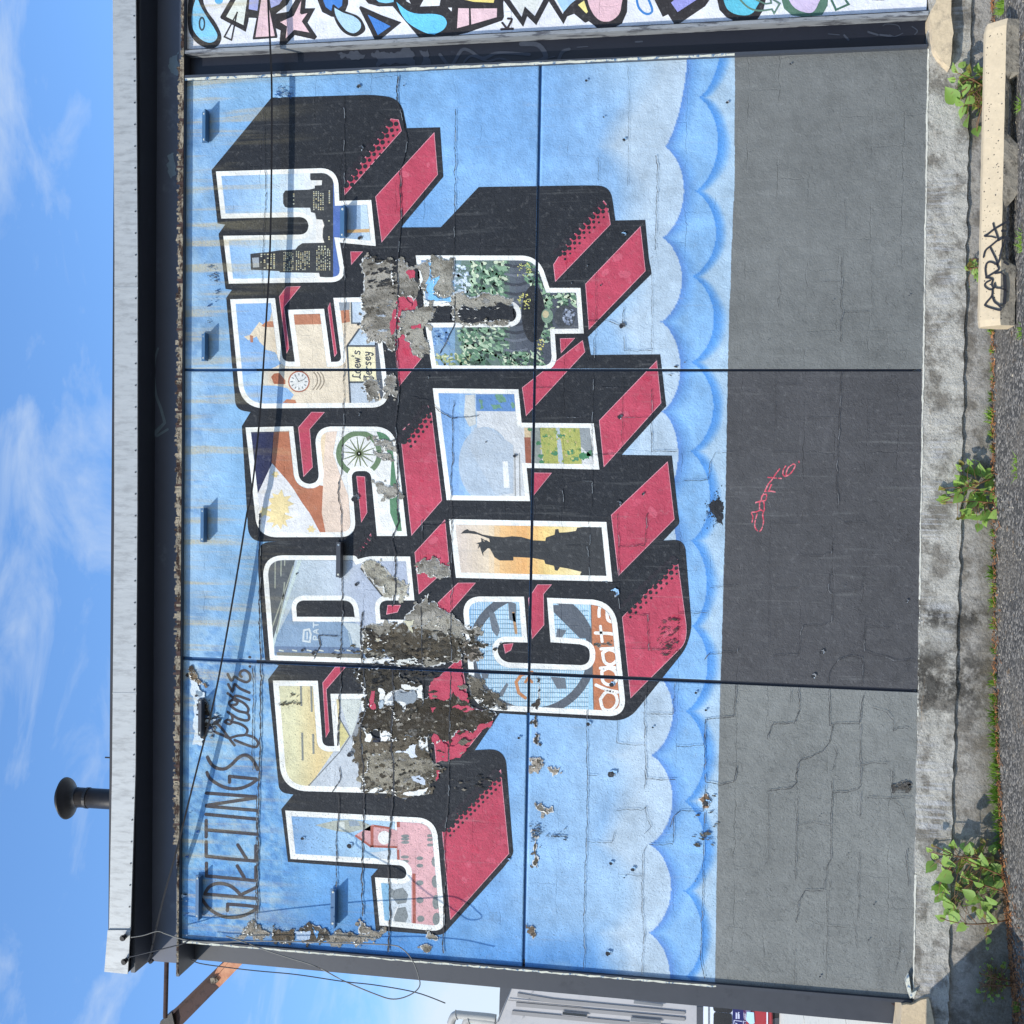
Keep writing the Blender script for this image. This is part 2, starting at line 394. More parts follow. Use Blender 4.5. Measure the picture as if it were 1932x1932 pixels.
class Art:
    def __init__(s): s.polys = []; s.cols = []; s.lay = []
    def add(s, polys, col, layer, convex=True, wob=.0):
        c = s2l(col)
        for p in polys: s.polys.append(p); s.cols.append(c); s.lay.append(layer)
    def poly(s, pts, col, layer, clip=None, holes=()):
        t = tess([pts] + list(holes))
        if clip is not None: t = clip_to(t, clip)
        s.add(t, col, layer)
    def strokes(s, pts, w, col, layer, clip=None, w2=None, cap=True):
        t = stroke(pts, w, w2, cap)
        # stagger a hair so overlapping pieces never share a plane
        for k, p in enumerate(t):
            q = [p] if clip is None else clip_to([p], clip)
            s.add(q, col, layer + min(k, 40)*.012)
    def build(s, name, parent, mat=None, panels=PANELS, label=None, kind=None):
        V = []; F = []; C = []
        for p, c, l in zip(s.polys, s.cols, s.lay):
            cl = clip_to([p], panels) if panels is not None else [p]
            for q in cl:
                if len(q) < 3 or abs(area(q)) < .02: continue
                if area(q) > 0: q = q[::-1]
                o = len(V); V += [(x, y, l) for x, y in q]; F.append(tuple(range(o, o+len(q)))); C += [c]*len(q)
        if not V: return None
        va = np.array(V); W3 = Unp(va[:, 0], va[:, 1], -.0 - va[:, 2]*LAY)
        me = bpy.data.meshes.new(name); me.from_pydata(W3.tolist(), [], F); me.update()
        at = me.color_attributes.new('paint', 'FLOAT_COLOR', 'POINT')
        ca = np.ones((len(V), 4)); ca[:, :3] = np.array(C); at.data.foreach_set('color', ca.ravel())
        # all faces towards the camera
        if len(me.polygons) and sum(pl.normal.y*pl.area for pl in me.polygons) > 0: me.flip_normals()
        o = link(name, me, mat or M_PAINT, parent)
        if label: o['label'] = label
        if kind: o['kind'] = kind
        return o
def lattice(x, y, sc, seed):
    r = np.random.RandomState(seed).rand(256, 256)
    u = x/sc; v = y/sc; i = np.floor(u).astype(int); j = np.floor(v).astype(int); fu = u-i; fv = v-j
    fu = fu*fu*(3-2*fu); fv = fv*fv*(3-2*fv); i %= 255; j %= 255
    return (r[i, j]*(1-fu)+r[i+1, j]*fu)*(1-fv) + (r[i, j+1]*(1-fu)+r[i+1, j+1]*fu)*fv
def T(c, r, x, y): return ((O4[c] + x*750/1932)*K_, (O4[r] + y*750/1932)*K_)
CUSP1 = [T(2,0,1190,-330), T(2,0,1135,1105), T(2,0,1113,1790), T(2,1,1105,490), T(2,1,1115,1165), T(2,1,1090,1850), T(2,2,1070,560), T(2,2,1055,1200), T(2,2,1030,1820), T(2,3,1020,580), T(2,3,1012,1247), T(2,3,1000,1900)]
MAX1 = [T(2,0,1310,760), T(2,0,1283,1430), T(2,1,1268,150), T(2,1,1257,830), T(2,1,1240,1480), T(2,2,1225,180), T(2,2,1215,860), T(2,2,1200,1480), T(2,3,1197,230), T(2,3,1187,920), T(2,3,1177,1560)]
CUSP2 = [T(2,0,1400,-100), T(2,0,1390,735), T(2,0,1360,1440), T(2,1,1340,150), T(2,1,1335,795), T(2,1,1323,1465), T(2,2,1330,205), T(2,2,1335,850), T(2,2,1290,1490), T(2,3,1280,255), T(2,3,1280,930), T(2,3,1295,1570), T(2,3,1290,2200)]
MAX2 = [T(2,0,1560,350), T(2,0,1540,1060), T(2,0,1525,1720), T(2,1,1510,450), T(2,1,1505,1110), T(2,1,1480,1800), T(2,2,1455,520), T(2,2,1460,1150), T(2,2,1440,1850), T(2,3,1440,560), T(2,3,1420,1250), T(2,3,1420,1900)]
def scallop(y, cusps, maxs):
    cy = np.array([c[1] for c in cusps]); cx_ = np.array([c[0] for c in cusps]); mx_ = np.array([m[0] for m in maxs])
    k = np.clip(np.searchsorted(cy, y) - 1, 0, len(maxs)-1)
    t = np.clip((y - cy[k])/(cy[k+1]-cy[k]), 0, 1); base = cx_[k] + (cx_[k+1]-cx_[k])*t
    h = mx_[k] - (cx_[k]+cx_[k+1])/2
    return base + h*np.power(np.clip(1-(2*t-1)**2, 0, 1), .72)
GX = [100, 345, 484, 700, 1000, 1300, 1450, 1700, 1900]; GE = [1387, 1386, 1380, 1373, 1368, 1359.5, 1356, 1351.5, 1349]
def grey_edge(y): return np.interp(y, GX, GE)
def ramp(t, stops):
    ts = [s[0] for s in stops]; cs = np.array([s[1] for s in stops], float)
    return np.stack([np.interp(t, ts, cs[:, i]) for i in range(3)], -1)
def bgcolor(x, y):
    n1 = lattice(x, y, 130, 1); n2 = lattice(x, y, 46, 2); n3 = lattice(x, y, 15, 3)
    # sky of the mural: paler low down on the right, stronger at left
    t = np.clip((x - 345)/850, 0, 1)
    base = ramp(t, [(0, (146, 178, 206)), (.12, (128, 170, 204)), (.5, (120, 165, 208)), (.8, (134, 175, 214)), (1, (160, 190, 216))])
    lt = np.clip((y - 1180)/450, 0, 1)[:, None]
    dk = ramp(t, [(0, (110, 162, 202)), (.25, (106, 158, 204)), (.5, (112, 164, 210)), (.7, (132, 174, 214)), (1, (160, 190, 216))])
    base = base*(1-lt) + dk*lt
    deep = np.clip((n1-.45)*2.6, 0, 1)[:, None]*.24
    base = base*(1-deep) + np.array((84, 136, 196))*deep
    edge = np.clip(1 - np.abs(y - (1790 + (x-338)*.083 - 20))/110, 0, 1)*np.clip((n2)*1.5, .3, 1)
    base = base*(1-edge[:, None]*.7) + np.array((54, 114, 178))*edge[:, None]*.7
    n4 = lattice(x, y, 9, 5)*.6 + lattice(x, y, 4, 6)*.4
    zone = np.clip((y-1100)/150, 0, 1)*np.clip((600-x)/90, 0, 1) + .55*np.clip((420-x)/50, 0, 1)*np.clip((1100-y)/100, 0, 1); zone = np.clip(zone, 0, 1)[:, None]
    pz = np.clip((n4*.6+n2*.4-.50)*7, 0, 1)[:, None]*zone*.62; base = base*(1-pz) + np.array((158, 186, 202))*pz
    dz_ = np.clip((.44-n4*.6-n2*.4)*8, 0, 1)[:, None]*zone*.5; base = base*(1-dz_) + np.array((58, 108, 168))*dz_
    s1 = scallop(y, CUSP1, MAX1); s2 = scallop(y, CUSP2, MAX2)
    pale = np.array((174, 193, 208.))
    f = np.clip((x - (s1 - 105 - 70*(n1-.5)))/45, 0, 1)[:, None]
    col = base*(1-f) + pale*f
    d1 = np.clip((x - s1)/32, 0, 1)
    mid = ramp(d1, [(0, (90, 132, 194)), (.45, (108, 156, 206)), (1, (130, 174, 214))])
    col = np.where((x > s1)[:, None], mid, col)
    d2 = np.clip((x - s2)/(30 + 12*(n2-.5)), 0, 1)
    low = ramp(d2, [(0, (76, 138, 206)), (.35, (96, 152, 210)), (.8, (160, 188, 210)), (1, (166, 192, 212))])
    col = np.where((x > s2)[:, None], low, col)
    col = col*(1 + (n3-.5)[:, None]*.06 + (n2-.5)[:, None]*.07)
    g = (x > grey_edge(y) + 0)[:, None]
    return np.where(g, np.array((118., 121, 125)), col)

mural = empty('mural_wall', (0, 0, 0), 'weathered block wall painted with a big blue letter mural above grey panels', 'wall')
def srgb_arr(c):
    c = np.clip(c, 0, 255)/255; return np.where(c <= .04045, c/12.92, ((c+.055)/1.055)**2.4)
PL = ['blue wall panel with the JERSEY end letter under the right column', 'lower right wall panel ending in mid grey', 'blue middle wall panel with large peeled letters', 'lower middle wall panel ending in dark grey', 'blue wall panel with the GREETINGS script', 'lower left wall panel ending in light grey with stepped cracks']
for pi, q in enumerate(PANELS):
    (A, B, C, D_) = q
    xs = []
    lo, hi = min(A[0], D_[0]), max(B[0], C[0]); x = lo
    while x < hi:
        xs.append((x-lo)/(hi-lo)); x += 5 if x < 1170 else (2.0 if x < 1392 else 14)
    xs.append(1.); sx_ = np.array(xs); ny = int(abs(C[1]-B[1])/2.6); sy_ = np.linspace(0, 1, ny)
    Sx, Sy = np.meshgrid(sx_, sy_, indexing='ij')
    px = (A[0]*(1-Sx) + B[0]*Sx)*(1-Sy) + (D_[0]*(1-Sx) + C[0]*Sx)*Sy
    py = (A[1]*(1-Sx) + B[1]*Sx)*(1-Sy) + (D_[1]*(1-Sx) + C[1]*Sx)*Sy
    V = Unp(px.ravel(), py.ravel(), 0.); col = srgb_arr(bgcolor(px.ravel(), py.ravel()))
    nx_, ny_ = Sx.shape; idx = np.arange(nx_*ny_).reshape(nx_, ny_)
    F = np.stack([idx[:-1, :-1], idx[:-1, 1:], idx[1:, 1:], idx[1:, :-1]], -1).reshape(-1, 4)
    # returns of the panel at the joints
    ring = np.concatenate([idx[0, :-1], idx[:-1, -1], idx[-1, :0:-1], idx[:0:-1, 0]])
    back = V[ring].copy(); back[:, 1] = .045; o = len(V)
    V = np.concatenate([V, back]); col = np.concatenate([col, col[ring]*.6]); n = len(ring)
    SF = np.stack([ring, np.roll(ring, -1), o + (np.arange(n)+1) % n, o + np.arange(n)], -1)
    F = np.concatenate([F, SF])
    me = bpy.data.meshes.new('wall_panel'); me.vertices.add(len(V)); me.vertices.foreach_set('co', V.ravel())
    me.loops.add(F.size); me.polygons.add(len(F)); me.loops.foreach_set('vertex_index', F.ravel().astype(np.int32))
    me.polygons.foreach_set('loop_start', np.arange(0, F.size, 4, dtype=np.int32)); me.update(calc_edges=True)
    at = me.color_attributes.new('paint', 'FLOAT_COLOR', 'POINT'); ca = np.ones((len(V), 4)); ca[:, :3] = col; at.data.foreach_set('color', ca.ravel())
    bm = bmesh.new(); bm.from_mesh(me); bmesh.ops.recalc_face_normals(bm, faces=bm.faces); bm.to_mesh(me); bm.free()
    if me.polygons[0].normal.y > 0: me.flip_normals()
    o_ = link('wall_panel', me, M_PAINT, mural); o_['label'] = PL[pi]
# sealant behind the joints
M_JOINT = surf('joint_sealant', s2l((36, 40, 50)), .6, 40, .3)
M_JOINTB = surf('blue_joint_sealant', s2l((40, 84, 128)), .6, 40, .3)
for nm, f, w, swap in (('joint_sealant', J1, 5, 0), ('joint_sealant', J2, 6, 0), ('joint_sealant', J3X, 5, 1)):
    mb = MB()
    if not swap:
        rng = [(342, 484, 1), (484, 1390, 0), (1390, 1722, 0)]
        for xa, xb, mi in rng:
            a1 = Unp(xa, f(xa)-w, .014); a2 = Unp(xa, f(xa)+w, .014); b1 = Unp(xb, f(xb)-w, .014); b2 = Unp(xb, f(xb)+w, .014)
            mb.add([a1, a2, b2, b1], [(0, 1, 2, 3)], mi)
    else:
        for ya, yb, mi in ((118, 350, 1), (350, 1345, 0), (1345, 1810, 1)):
            a1 = Unp(f(ya)-w, ya, .0145); a2 = Unp(f(ya)+w, ya, .0145); b1 = Unp(f(yb)-w, yb, .0145); b2 = Unp(f(yb)+w, yb, .0145)
            mb.add([a1, a2, b2, b1], [(0, 1, 2, 3)], mi)
    mb.build(nm, [M_JOINT, M_JOINTB], mural)
# core of the wall
mb = MB(); c1 = U(338, 1772); c2 = U(347, 151); c3 = U(1751, 90); c4 = U(1721, 1887)
mb.hexa([(c4.x, .046, c4.z), (c3.x, .046, c3.z), (c3.x, .20, c3.z), (c4.x, .20, c4.z), (c1.x, .046, c1.z), (c2.x, .046, c2.z), (c2.x, .20, c2.z), (c1.x, .20, c1.z)])
mb.build('block_core', M_CONC, mural)

# grey dado, three tones
def dado(y0f, y1f, colr, lab):
    A_ = Art(); pts = []
    n = 160
    ya = y0f(1370); yb = y1f(1370)
    for i in range(n+1):
        y = ya + (yb-ya)*i/n; pts.append((float(grey_edge(y)) + random.uniform(-.7, .7), y))
    pts.append((1770, y1f(1750))); pts.append((1770, y0f(1750)))
    A_.poly(pts, colr, 1.0); o = A_.build('grey_dado', mural, label=lab)
dado(off(RE, -3), J1, (112, 114, 112), 'mid grey dado paint right of the joints')
dado(J1, J2, (76, 76, 78), 'dark grey dado paint in the middle bay')
dado(J2, off(LE, 3), (122, 124, 121), 'light grey cracked dado paint at the left')

BLACK = (38, 41, 46); WHITE = (232, 232, 226); RED = (180, 70, 90); PINK = (214, 150, 162)
SIL = P('''00| 1592,1280 10| 0,868 60,800 110,735 900,712r60 1075,760r110 1130,965 1380,958 1405,1330 1085,1712 1385,1710 1670,1408
20| 575,1395 735,1420r150 768,1660 992,1655 1018,1932 21| 1040,130 560,605 583,740 1105,735 1150,1125 815,1492 1193,1497
22| 1240,0 1252,75 1130,205 1290,200r130 1345,880r120 1290,1030 850,1540r90 700,1562 0,1512 12| 1830,1505 1642,1782 1850,1790r160
13| 1875,0 1930,650 1868,745 1415,1262 1340,1260 895,1228 860,822 910,765 235,712 185,315 275,205 160,150r60 150,0
12| 85,1250 165,1145 110,1100 62,1100 15,450 20,250r100 155,212 02| 1932,205 1820,170r90 1900,0 01| 1820,1275 1885,1170 1810,1130r60 1702,310 1745,250 1697,243 00| 1645,1760 1637,1682''')
SIL = P('''00| 1592,1280 10| 110,735 900,712r90 1085,745r140 1130,965 1380,958 1405,1330 1085,1712 1385,1710 1670,1408
20| 560,1395r60 730,1400r170 768,1660 992,1655 1018,1932 21| 1040,130 560,605 583,740 1105,735 1150,1125 815,1492 1193,1497
22| 1240,0 1252,75r20 1130,205 1290,195r130 1345,880r130 1290,1030r40 860,1565r100 0,1512 12| 1830,1505 1642,1782 1870,1770r170
13| 1932,650r20 1866,745r20 1400,1265r40 895,1226 860,822 910,765 235,712 185,315 275,205 170,190r110 12| 85,1250 165,1145
12| 62,1100 12,450 12,222r130 155,212 12| -60,215r100 01| 1820,1275 1885,1170 1775,1150r130 1702,310 1745,250 1697,243 00| 1645,1760 1695,1690 1637,1682''')
sil = Art(); sil.poly(SIL, BLACK, 2.0)
sil.build('letter_side_faces', mural, label='black drop-shadow faces behind both words')

# letters: outer outline (white), holes, and where each stands
LET = {}
LET['Y1'] = (P('00| 1625,1290 10| 610,1262r150 622,1512 862,1505 897,1852 626,1826 11| 678,190r110 01| 1722,203 00| 1680,1775 10| 392,1765r70 388,1632r70 00| 1665,1645'), [])
LET['E1'] = (P('01| 1733,320 11| 138,312 197,790r60 287,790 235,400 507,392 560,792 640,790r50 577,310 905,303 1005,1135r130 01| 1812,1143r170'), [])
LET['S'] = (P('01| 1848,1285 11| 275,1277 322,1710r80 475,1710r80 430,1277r130 1040,1280r140 12| 1132,170 905,170 11| 858,1612r50 712,1614r50 12| 750,178r110 12| 8,180r130'), [])
LET['R'] = (P('12| 38,315r150 745,318r120 762,345 845,322r60 1155,325 1187,655 920,655r60 932,800 1195,800 1225,1140 100,1105'),
            [P('12| 292,655r100 722,655r110 738,780 303,778')])
LET['E2'] = (P('12| 122,1258 460,1260 497,1752r60 585,1752 555,1358 818,1358 850,1700 930,1700 912,1285 1245,1290 13| 1322,205r120 190,175r170'), [])
LET['J'] = (P('13| 215,325 1350,385r130 1425,1240r100 925,1190 890,828 1132,842r50 1122,740r50 255,690'), [])
LET['C'] = (P('12| 1545,625r130 22| 80,627 107,972 12| 1800,966r90 1830,1120r90 22| 575,1145r70 575,1010r70 500,985 280,970 253,635 765,655r170 853,1532r130 12| 1620,1475r170'), [])
LET['I'] = (P('12| 1447,43 22| 700,65 745,513 12| 1500,485'), [])
LET['T'] = (P('11| 1325,990 21| 38,998 62,1250 605,1255 648,1602 100,1590 125,1840 11| 1430,1832'), [])
LET['Y2'] = (P('10| 1197,1922 21| 190,-8r120 272,235 505,235 530,578 312,580 332,858r110 11| 1320,855 1268,498 1960,492r65 1950,368r65 1240,372'), [])
LABL = {'Y1': 'letter Y at the right end of JERSEY, filled with a dark city skyline', 'E1': 'letter E filled with a beige theatre and its sign', 'S': 'letter S with a green wheel and orange ribbon',
        'R': 'letter R with a blue train, half peeled', 'E2': 'yellow letter E mostly lost to bare plaster', 'J': 'letter J filled with a pink courthouse', 'C': 'letter C with a clock and orange lettering band',
        'I': 'letter I with a black statue on an orange sky', 'T': 'letter T with a pale dome and green park', 'Y2': 'letter Y of CITY filled with green leaves'}
WT = 9.2
letter_obj = {}; INR = {}
for k, (o, h) in LET.items():
    A_ = Art(); A_.poly(o, WHITE, 5.0, holes=h); lo = A_.build('painted_letter', mural, label=LABL[k]); letter_obj[k] = lo
    ins = inset(o, WT*(1.12 if k in ('J', 'C', 'I', 'E2') else 1)); hh = [inset(q, -WT) for q in h]
    INR[k] = tess([ins] + hh)

def strips(A_, region, x0, x1, stops, layer, n=28, axis=0):
    for i in range(n):
        t0 = i/n; t1 = (i+1)/n; c = ramp(np.array([(t0+t1)/2]), stops)[0]
        a = x0 + (x1-x0)*t0; b = x0 + (x1-x0)*t1
        q = [(a, -200), (b, -200), (b, 2200), (a, 2200)] if axis == 0 else [(-200, a), (2200, a), (2200, b), (-200, b)]
        A_.add(clip_to([q], region), tuple(c), layer)
def R_(a): return random.uniform(-a, a)
PIC = {}
def pic(k): PIC[k] = Art(); return PIC[k], INR[k]
# ---- Y of JERSEY: skyline
A_, r = pic('Y1')
strips(A_, r, 405, 720, [(0, (120, 172, 222)), (.3, (160, 200, 230)), (.5, (215, 228, 235)), (.75, (240, 222, 198)), (1, (240, 220, 195))], 6)
sk = P('''Y| 685,640 710,605 975,595 1040,580 1040,550 1120,545 1125,490 1000,490 990,475 990,400 1150,395 1250,480 1250,1590 1100,1580 1090,1535 650,1530 640,1515 320,1500 315,1320
420,1308 520,1300 640,1280 825,1270 850,1235 900,1200 1150,1195 1130,1130 1135,1035 1150,1000 1130,935 1060,930 1045,860 1000,850 990,800 740,800 705,790 685,750''')
A_.poly(sk, (52, 56, 60), 6.6, r)
A_.poly(P('Y| 335,1365 410,1360 415,1470 345,1475'), (150, 160, 168), 7, r)
A_.poly(P('Y| 1250,460 1380,700 1380,1180 1340,1190 1335,1600 1250,1600'), (72, 108, 180), 6.8, r)
A_.poly(P('Y| 1370,765 1700,770 1700,1190 1370,1190'), (140, 172, 205), 7.0, r)
A_.poly(P('Y| 1560,765 1700,770 1700,1190 1580,1190 1560,1000'), (185, 210, 226), 7.2, r)
A_.poly(P('Y| 1400,1050 1690,1035 1690,1075 1400,1085'), (214, 170, 105), 7.3, r)
for (x0, x1, y0, y1, sx_, sy_, pr) in ((1025, 1140, 615, 830, 26, 20, .85), (1200, 1225, 605, 745, 30, 22, .9), (430, 580, 1320, 1480, 36, 22, .7), (690, 800, 1300, 1510, 20, 17, .75), (830, 975, 1290, 1500, 24, 17, .7), (1060, 1220, 1280, 1500, 24, 18, .75), (1195, 1225, 940, 1160, 30, 26, .5), (795, 815, 640, 770, 30, 22, .6), (1080, 1215, 1230, 1265, 34, 30, .8)):
    x = x0
    while x < x1:
        y = y0
        while y < y1:
            if random.random() < pr: A_.add(clip_to([[tuple(p) for p in P('Y| %f,%f %f,%f %f,%f %f,%f' % (x, y, x+sx_*.5+R_(3), y, x+sx_*.5, y+sy_*.55, x, y+sy_*.55))]], r), random.choice([(214, 198, 140), (206, 206, 180), (190, 190, 150)]), 7.1)
            y += sy_
        x += sx_
# ---- E: theatre
A_, r = pic('E1')
strips(A_, r, 440, 745, [(0, (130, 180, 226)), (.16, (150, 195, 230)), (.2, (218, 204, 178)), (1, (226, 206, 172))], 6)
A_.poly(P('01| 1760,330 11| 140,300 100,470 60,520 0,560 40,620 60,700 140,720 190,800 140,830 60,860 01| 1800,900'), (125, 176, 226), 6.3, r)
A_.poly(P('01| 1835,600 1880,590 11| 20,490 60,520 150,500 150,690 80,700 20,640 0,600 01| 1870,630'), (226, 208, 176), 6.5, r)
A_.poly(P('01| 1880,590 1905,595 1905,645 1885,645'), (190, 120, 84), 6.7, r)
A_.poly(P('11| 35,520 70,488 145,485 130,530 60,530'), (196, 124, 80), 6.7, r)
A_.poly(P('01| 1780,960 11| 0,970 140,970 230,990 280,1040 230,1110 0,1115 01| 1820,1110'), (128, 178, 226), 6.4, r)
A_.poly(P('11| 108,905 130,880 170,875 215,930 215,960 130,958'), (178, 100, 62), 6.8, r)
A_.poly(P('11| 195,1100 225,1072 290,1078 300,1105'), (190, 112, 70), 6.8, r)
A_.poly(P('11| 280,435 480,430 485,508 284,512'), (190, 118, 78), 6.8, r); A_.poly(P('11| 632,405 695,400 702,490 642,500'), (196, 122, 80), 6.8, r)
A_.poly(P('11| 600,330 700,330 700,400 625,405'), (140, 150, 158), 6.8, r); A_.poly(P('11| 705,335 840,335 850,500 710,500'), (182, 200, 216), 6.9, r)
A_.strokes(P('11| 712,335 716,500 860,505'), 3, (84, 96, 104), 7.2, r)
cc = P('11| 318,940')[0]; A_.poly(ell(cc[0], cc[1], 20.5), (176, 102, 70), 6.9, r); A_.poly(ell(cc[0], cc[1], 18), (216, 216, 210), 7.2, r)
for i in range(12):
    a_ = i*math.pi/6; A_.strokes([(cc[0]+12*math.cos(a_), cc[1]+12*math.sin(a_)), (cc[0]+15*math.cos(a_), cc[1]+15*math.sin(a_))], 2, (120, 128, 130), 7.5, r)
A_.strokes([(cc[0]-1, cc[1]), (cc[0]+10, cc[1]-4)], 1.4, (110, 118, 120), 7.5, r); A_.strokes([(cc[0], cc[1]), (cc[0]-6, cc[1]-9)], 1.4, (110, 118, 120), 7.5, r)
for q in (30, 55, 80): A_.strokes(smooth(P('11| %d,870 %d,900 %d,950 %d,1000' % (400+q, 420+q, 425+q, 395+q))), 2.0, (150, 135, 112), 7.1, r)
A_.poly(P('11| 770,545 880,530 900,665 684,668'), (176, 196, 212), 6.9, r)
A_.poly(P('11| 890,640 945,640 990,880 990,1040 935,1080 900,900'), (84, 92, 102), 6.9, r)
A_.poly(P('11| 690,945 905,945 920,1110 705,1115'), (184, 198, 210), 6.9, r)
A_.poly(P('11| 683,678 885,683 902,942 700,942'), (233, 222, 172), 7.1, r)
for q in ('11| 770,545 680,672 705,1100', '11| 684,672 888,672', '11| 700,945 905,945'): A_.strokes(P(q), 3.4, (74, 82, 90), 7.5, r)
GL = {'L': [[(.5, .95), (.35, 1), (.25, .8), (.2, .2), (.05, .05), (.3, .1), (.6, 0)]], 'o': [[(.3, .6), (.08, .45), (.1, .08), (.35, 0), (.52, .2), (.48, .5), (.3, .6)]],
      'e': [[(.1, .3), (.45, .35), (.45, .55), (.25, .6), (.08, .4), (.12, .08), (.35, 0), (.55, .12)]], 'w': [[(.02, .58), (.12, .05), (.3, .5), (.42, .05), (.6, .6)]],
      "'": [[(.2, 1), (.15, .78)]], 's': [[(.48, .55), (.25, .62), (.1, .48), (.42, .22), (.3, 0), (.05, .06)]],
      'J': [[(.1, .9), (.35, 1), (.6, .95)], [(.42, .98), (.38, .1), (.2, -.25), (.02, 0), (.3, .25)]], 'r': [[(.1, .6), (.15, 0)], [(.14, .4), (.3, .6), (.5, .55)]],
      'y': [[(.08, .6), (.2, .15), (.42, .25)], [(.5, .6), (.4, -.1), (.2, -.4), (.05, -.2)]],
      'P': [[(.1, 0), (.1, 1), (.45, .95), (.5, .7), (.4, .5), (.1, .48)]], 'A': [[(.02, 0), (.27, 1), (.52, 0)], [(.12, .35), (.42, .35)]], 'T': [[(.27, 0), (.27, 1)], [(.0, 1), (.55, 1)]]}
def write(A_, text, p0, adv, up, w, col, layer, clip=None, gap=.68):
    """stroke lettering: p0 start of the baseline, adv = vector of one cap height along the line, up = cap height vector"""
    x = 0
    for ch in text:
        for pl in GL.get(ch, []):
            pts = [(p0[0] + adv[0]*(x+a) + up[0]*b, p0[1] + adv[1]*(x+a) + up[1]*b) for a, b in pl]
            A_.strokes(smooth(pts, 4), w, col, layer, clip)
        x += gap if ch != "'" else .35
s_ = P('11| 782,918')[0]; write(A_, "Loew's", s_, (-.4, -14.8), (-15, .3), 2.3, (70, 76, 84), 7.9, r)
s_ = P('11| 866,925')[0]; write(A_, "Jersey", s_, (-.8, -13.6), (-14.5, .3), 2.3, (70, 76, 84), 7.9, r, .66)
# ---- S
A_, r = pic('S')
strips(A_, r, 460, 780, [(0, (206, 212, 220)), (.2, (226, 226, 226)), (1, (224, 224, 216))], 6)
A_.poly(P('01| 1840,1300 11| 132,1300 118,1550 0,1800 01| 1932,1850'), (34, 42, 82), 6.4, r)
A_.poly(P('11| 130,1300 255,1300 305,1690r60 500,1725 490,1932 12| 522,160 485,160 400,0 11| 340,1850 260,1720r60 112,1550'), (188, 108, 66), 6.6, r)
A_.poly(P('11| 465,1330 610,1290 575,1480 620,1620 690,1800 12| 740,0 720,160 524,160 490,0 11| 500,1700 480,1600'), (228, 202, 178), 6.7, r)
A_.poly(P('11| 470,1340 520,1330 500,1600 480,1560'), (232, 206, 164), 6.8, r)
def star(cx, cy, R, n, k=.6):
    return [(cx + (R if i % 2 == 0 else R*k*random.uniform(.7, 1.2))*random.uniform(.8, 1.1)*math.cos(math.pi*i/n), cy + (R if i % 2 == 0 else R*k)*random.uniform(.8, 1.1)*math.sin(math.pi*i/n)) for i in range(2*n)]
for q, R0, n in (('11| 170,1860', 28, 9), ('11| 140,1640', 8, 6), ('12| 165,30', 27, 9), ('12| 410,118', 9, 6), ('11| 60,1920', 12, 6)):
    c_ = P(q)[0]; A_.poly(star(c_[0], c_[1], R0, n), (236, 212, 142), 6.8 + R0*.003, r)
c_ = P('11| 770,1482')[0]
A_.poly(ell(c_[0], c_[1], 43.5, n=32), (100, 128, 88), 6.9, r, holes=[ell(c_[0], c_[1], 33.5, n=32)])
for i in range(14):
    a_ = i*2*math.pi/14 + .1; A_.strokes([(c_[0]+3*math.cos(a_), c_[1]+3*math.sin(a_)), (c_[0]+31*math.cos(a_), c_[1]+31*math.sin(a_))], 3.2, (112, 126, 82), 7.2, r, w2=1.2)
A_.poly(P('11| 900,1315 990,1330 1060,1430 1060,1900 12| 1090,40 1095,135 1060,140 1005,0 11| 1000,1800 1015,1520 930,1390'), (78, 132, 92), 6.6, r)
# ---- R
A_, r = pic('R')
strips(A_, r, 490, 790, [(0, (160, 178, 186)), (.45, (182, 196, 206)), (.6, (174, 186, 204)), (1, (170, 182, 202))], 6)
A_.poly(P('12| 60,330 292,340 125,950 90,900'), (84, 90, 94), 6.4, r)
for q in ('12| 275,400 110,880', '12| 140,340 138,560', '12| 185,340 182,470', '12| 210,520 190,700 150,900', '12| 212,340 210,390'): A_.strokes(P(q), 2.4, (150, 156, 140), 6.9, r)
A_.poly(P('12| 310,350 340,350 220,700 150,930 130,1010 120,960'), (188, 205, 200), 6.8, r)
A_.poly(P('12| 270,690 140,945 120,1110 815,1110 830,960 800,880 740,820 300,815'), (124, 154, 182), 6.6, r)
A_.poly(P('12| 140,1000 810,1010 810,1075 140,1060'), (92, 118, 150), 6.9, r); A_.poly(P('12| 150,1045 800,1058 800,1090 150,1090'), (120, 118, 104), 7.1, r)
A_.poly(P('12| 640,820 760,830 820,900 820,1040 730,1010 700,900'), (190, 202, 204), 6.8, r)
A_.strokes(P('12| 690,890 712,1000'), 2.5, (160, 184, 196), 7.1, r)
A_.strokes(P('12| 355,880 350,960 400,968 408,910 395,872 355,880'), 3.6, (196, 206, 206), 7.3, r)
A_.strokes(P('12| 380,895 380,945'), 2.4, (196, 206, 206), 7.7, r)
s_ = P('12| 462,955')[0]; write(A_, 'PAT', s_, (0, -15.5), (-8.5, 0), 2.6, (190, 204, 208), 7.4, r, .8)
for x in (170, 270, 380, 470, 590, 680): A_.strokes(P('12| %d,1030 %d,1036' % (x, x+30)), 2.4, (200, 206, 190), 7.4, r)
A_.poly(P('12| 780,400 820,350 960,400 1145,620 1140,660 960,650 860,500'), (196, 188, 168), 6.8, r)
A_.strokes(P('12| 785,415 960,640'), 3, (70, 72, 70), 7.2, r)
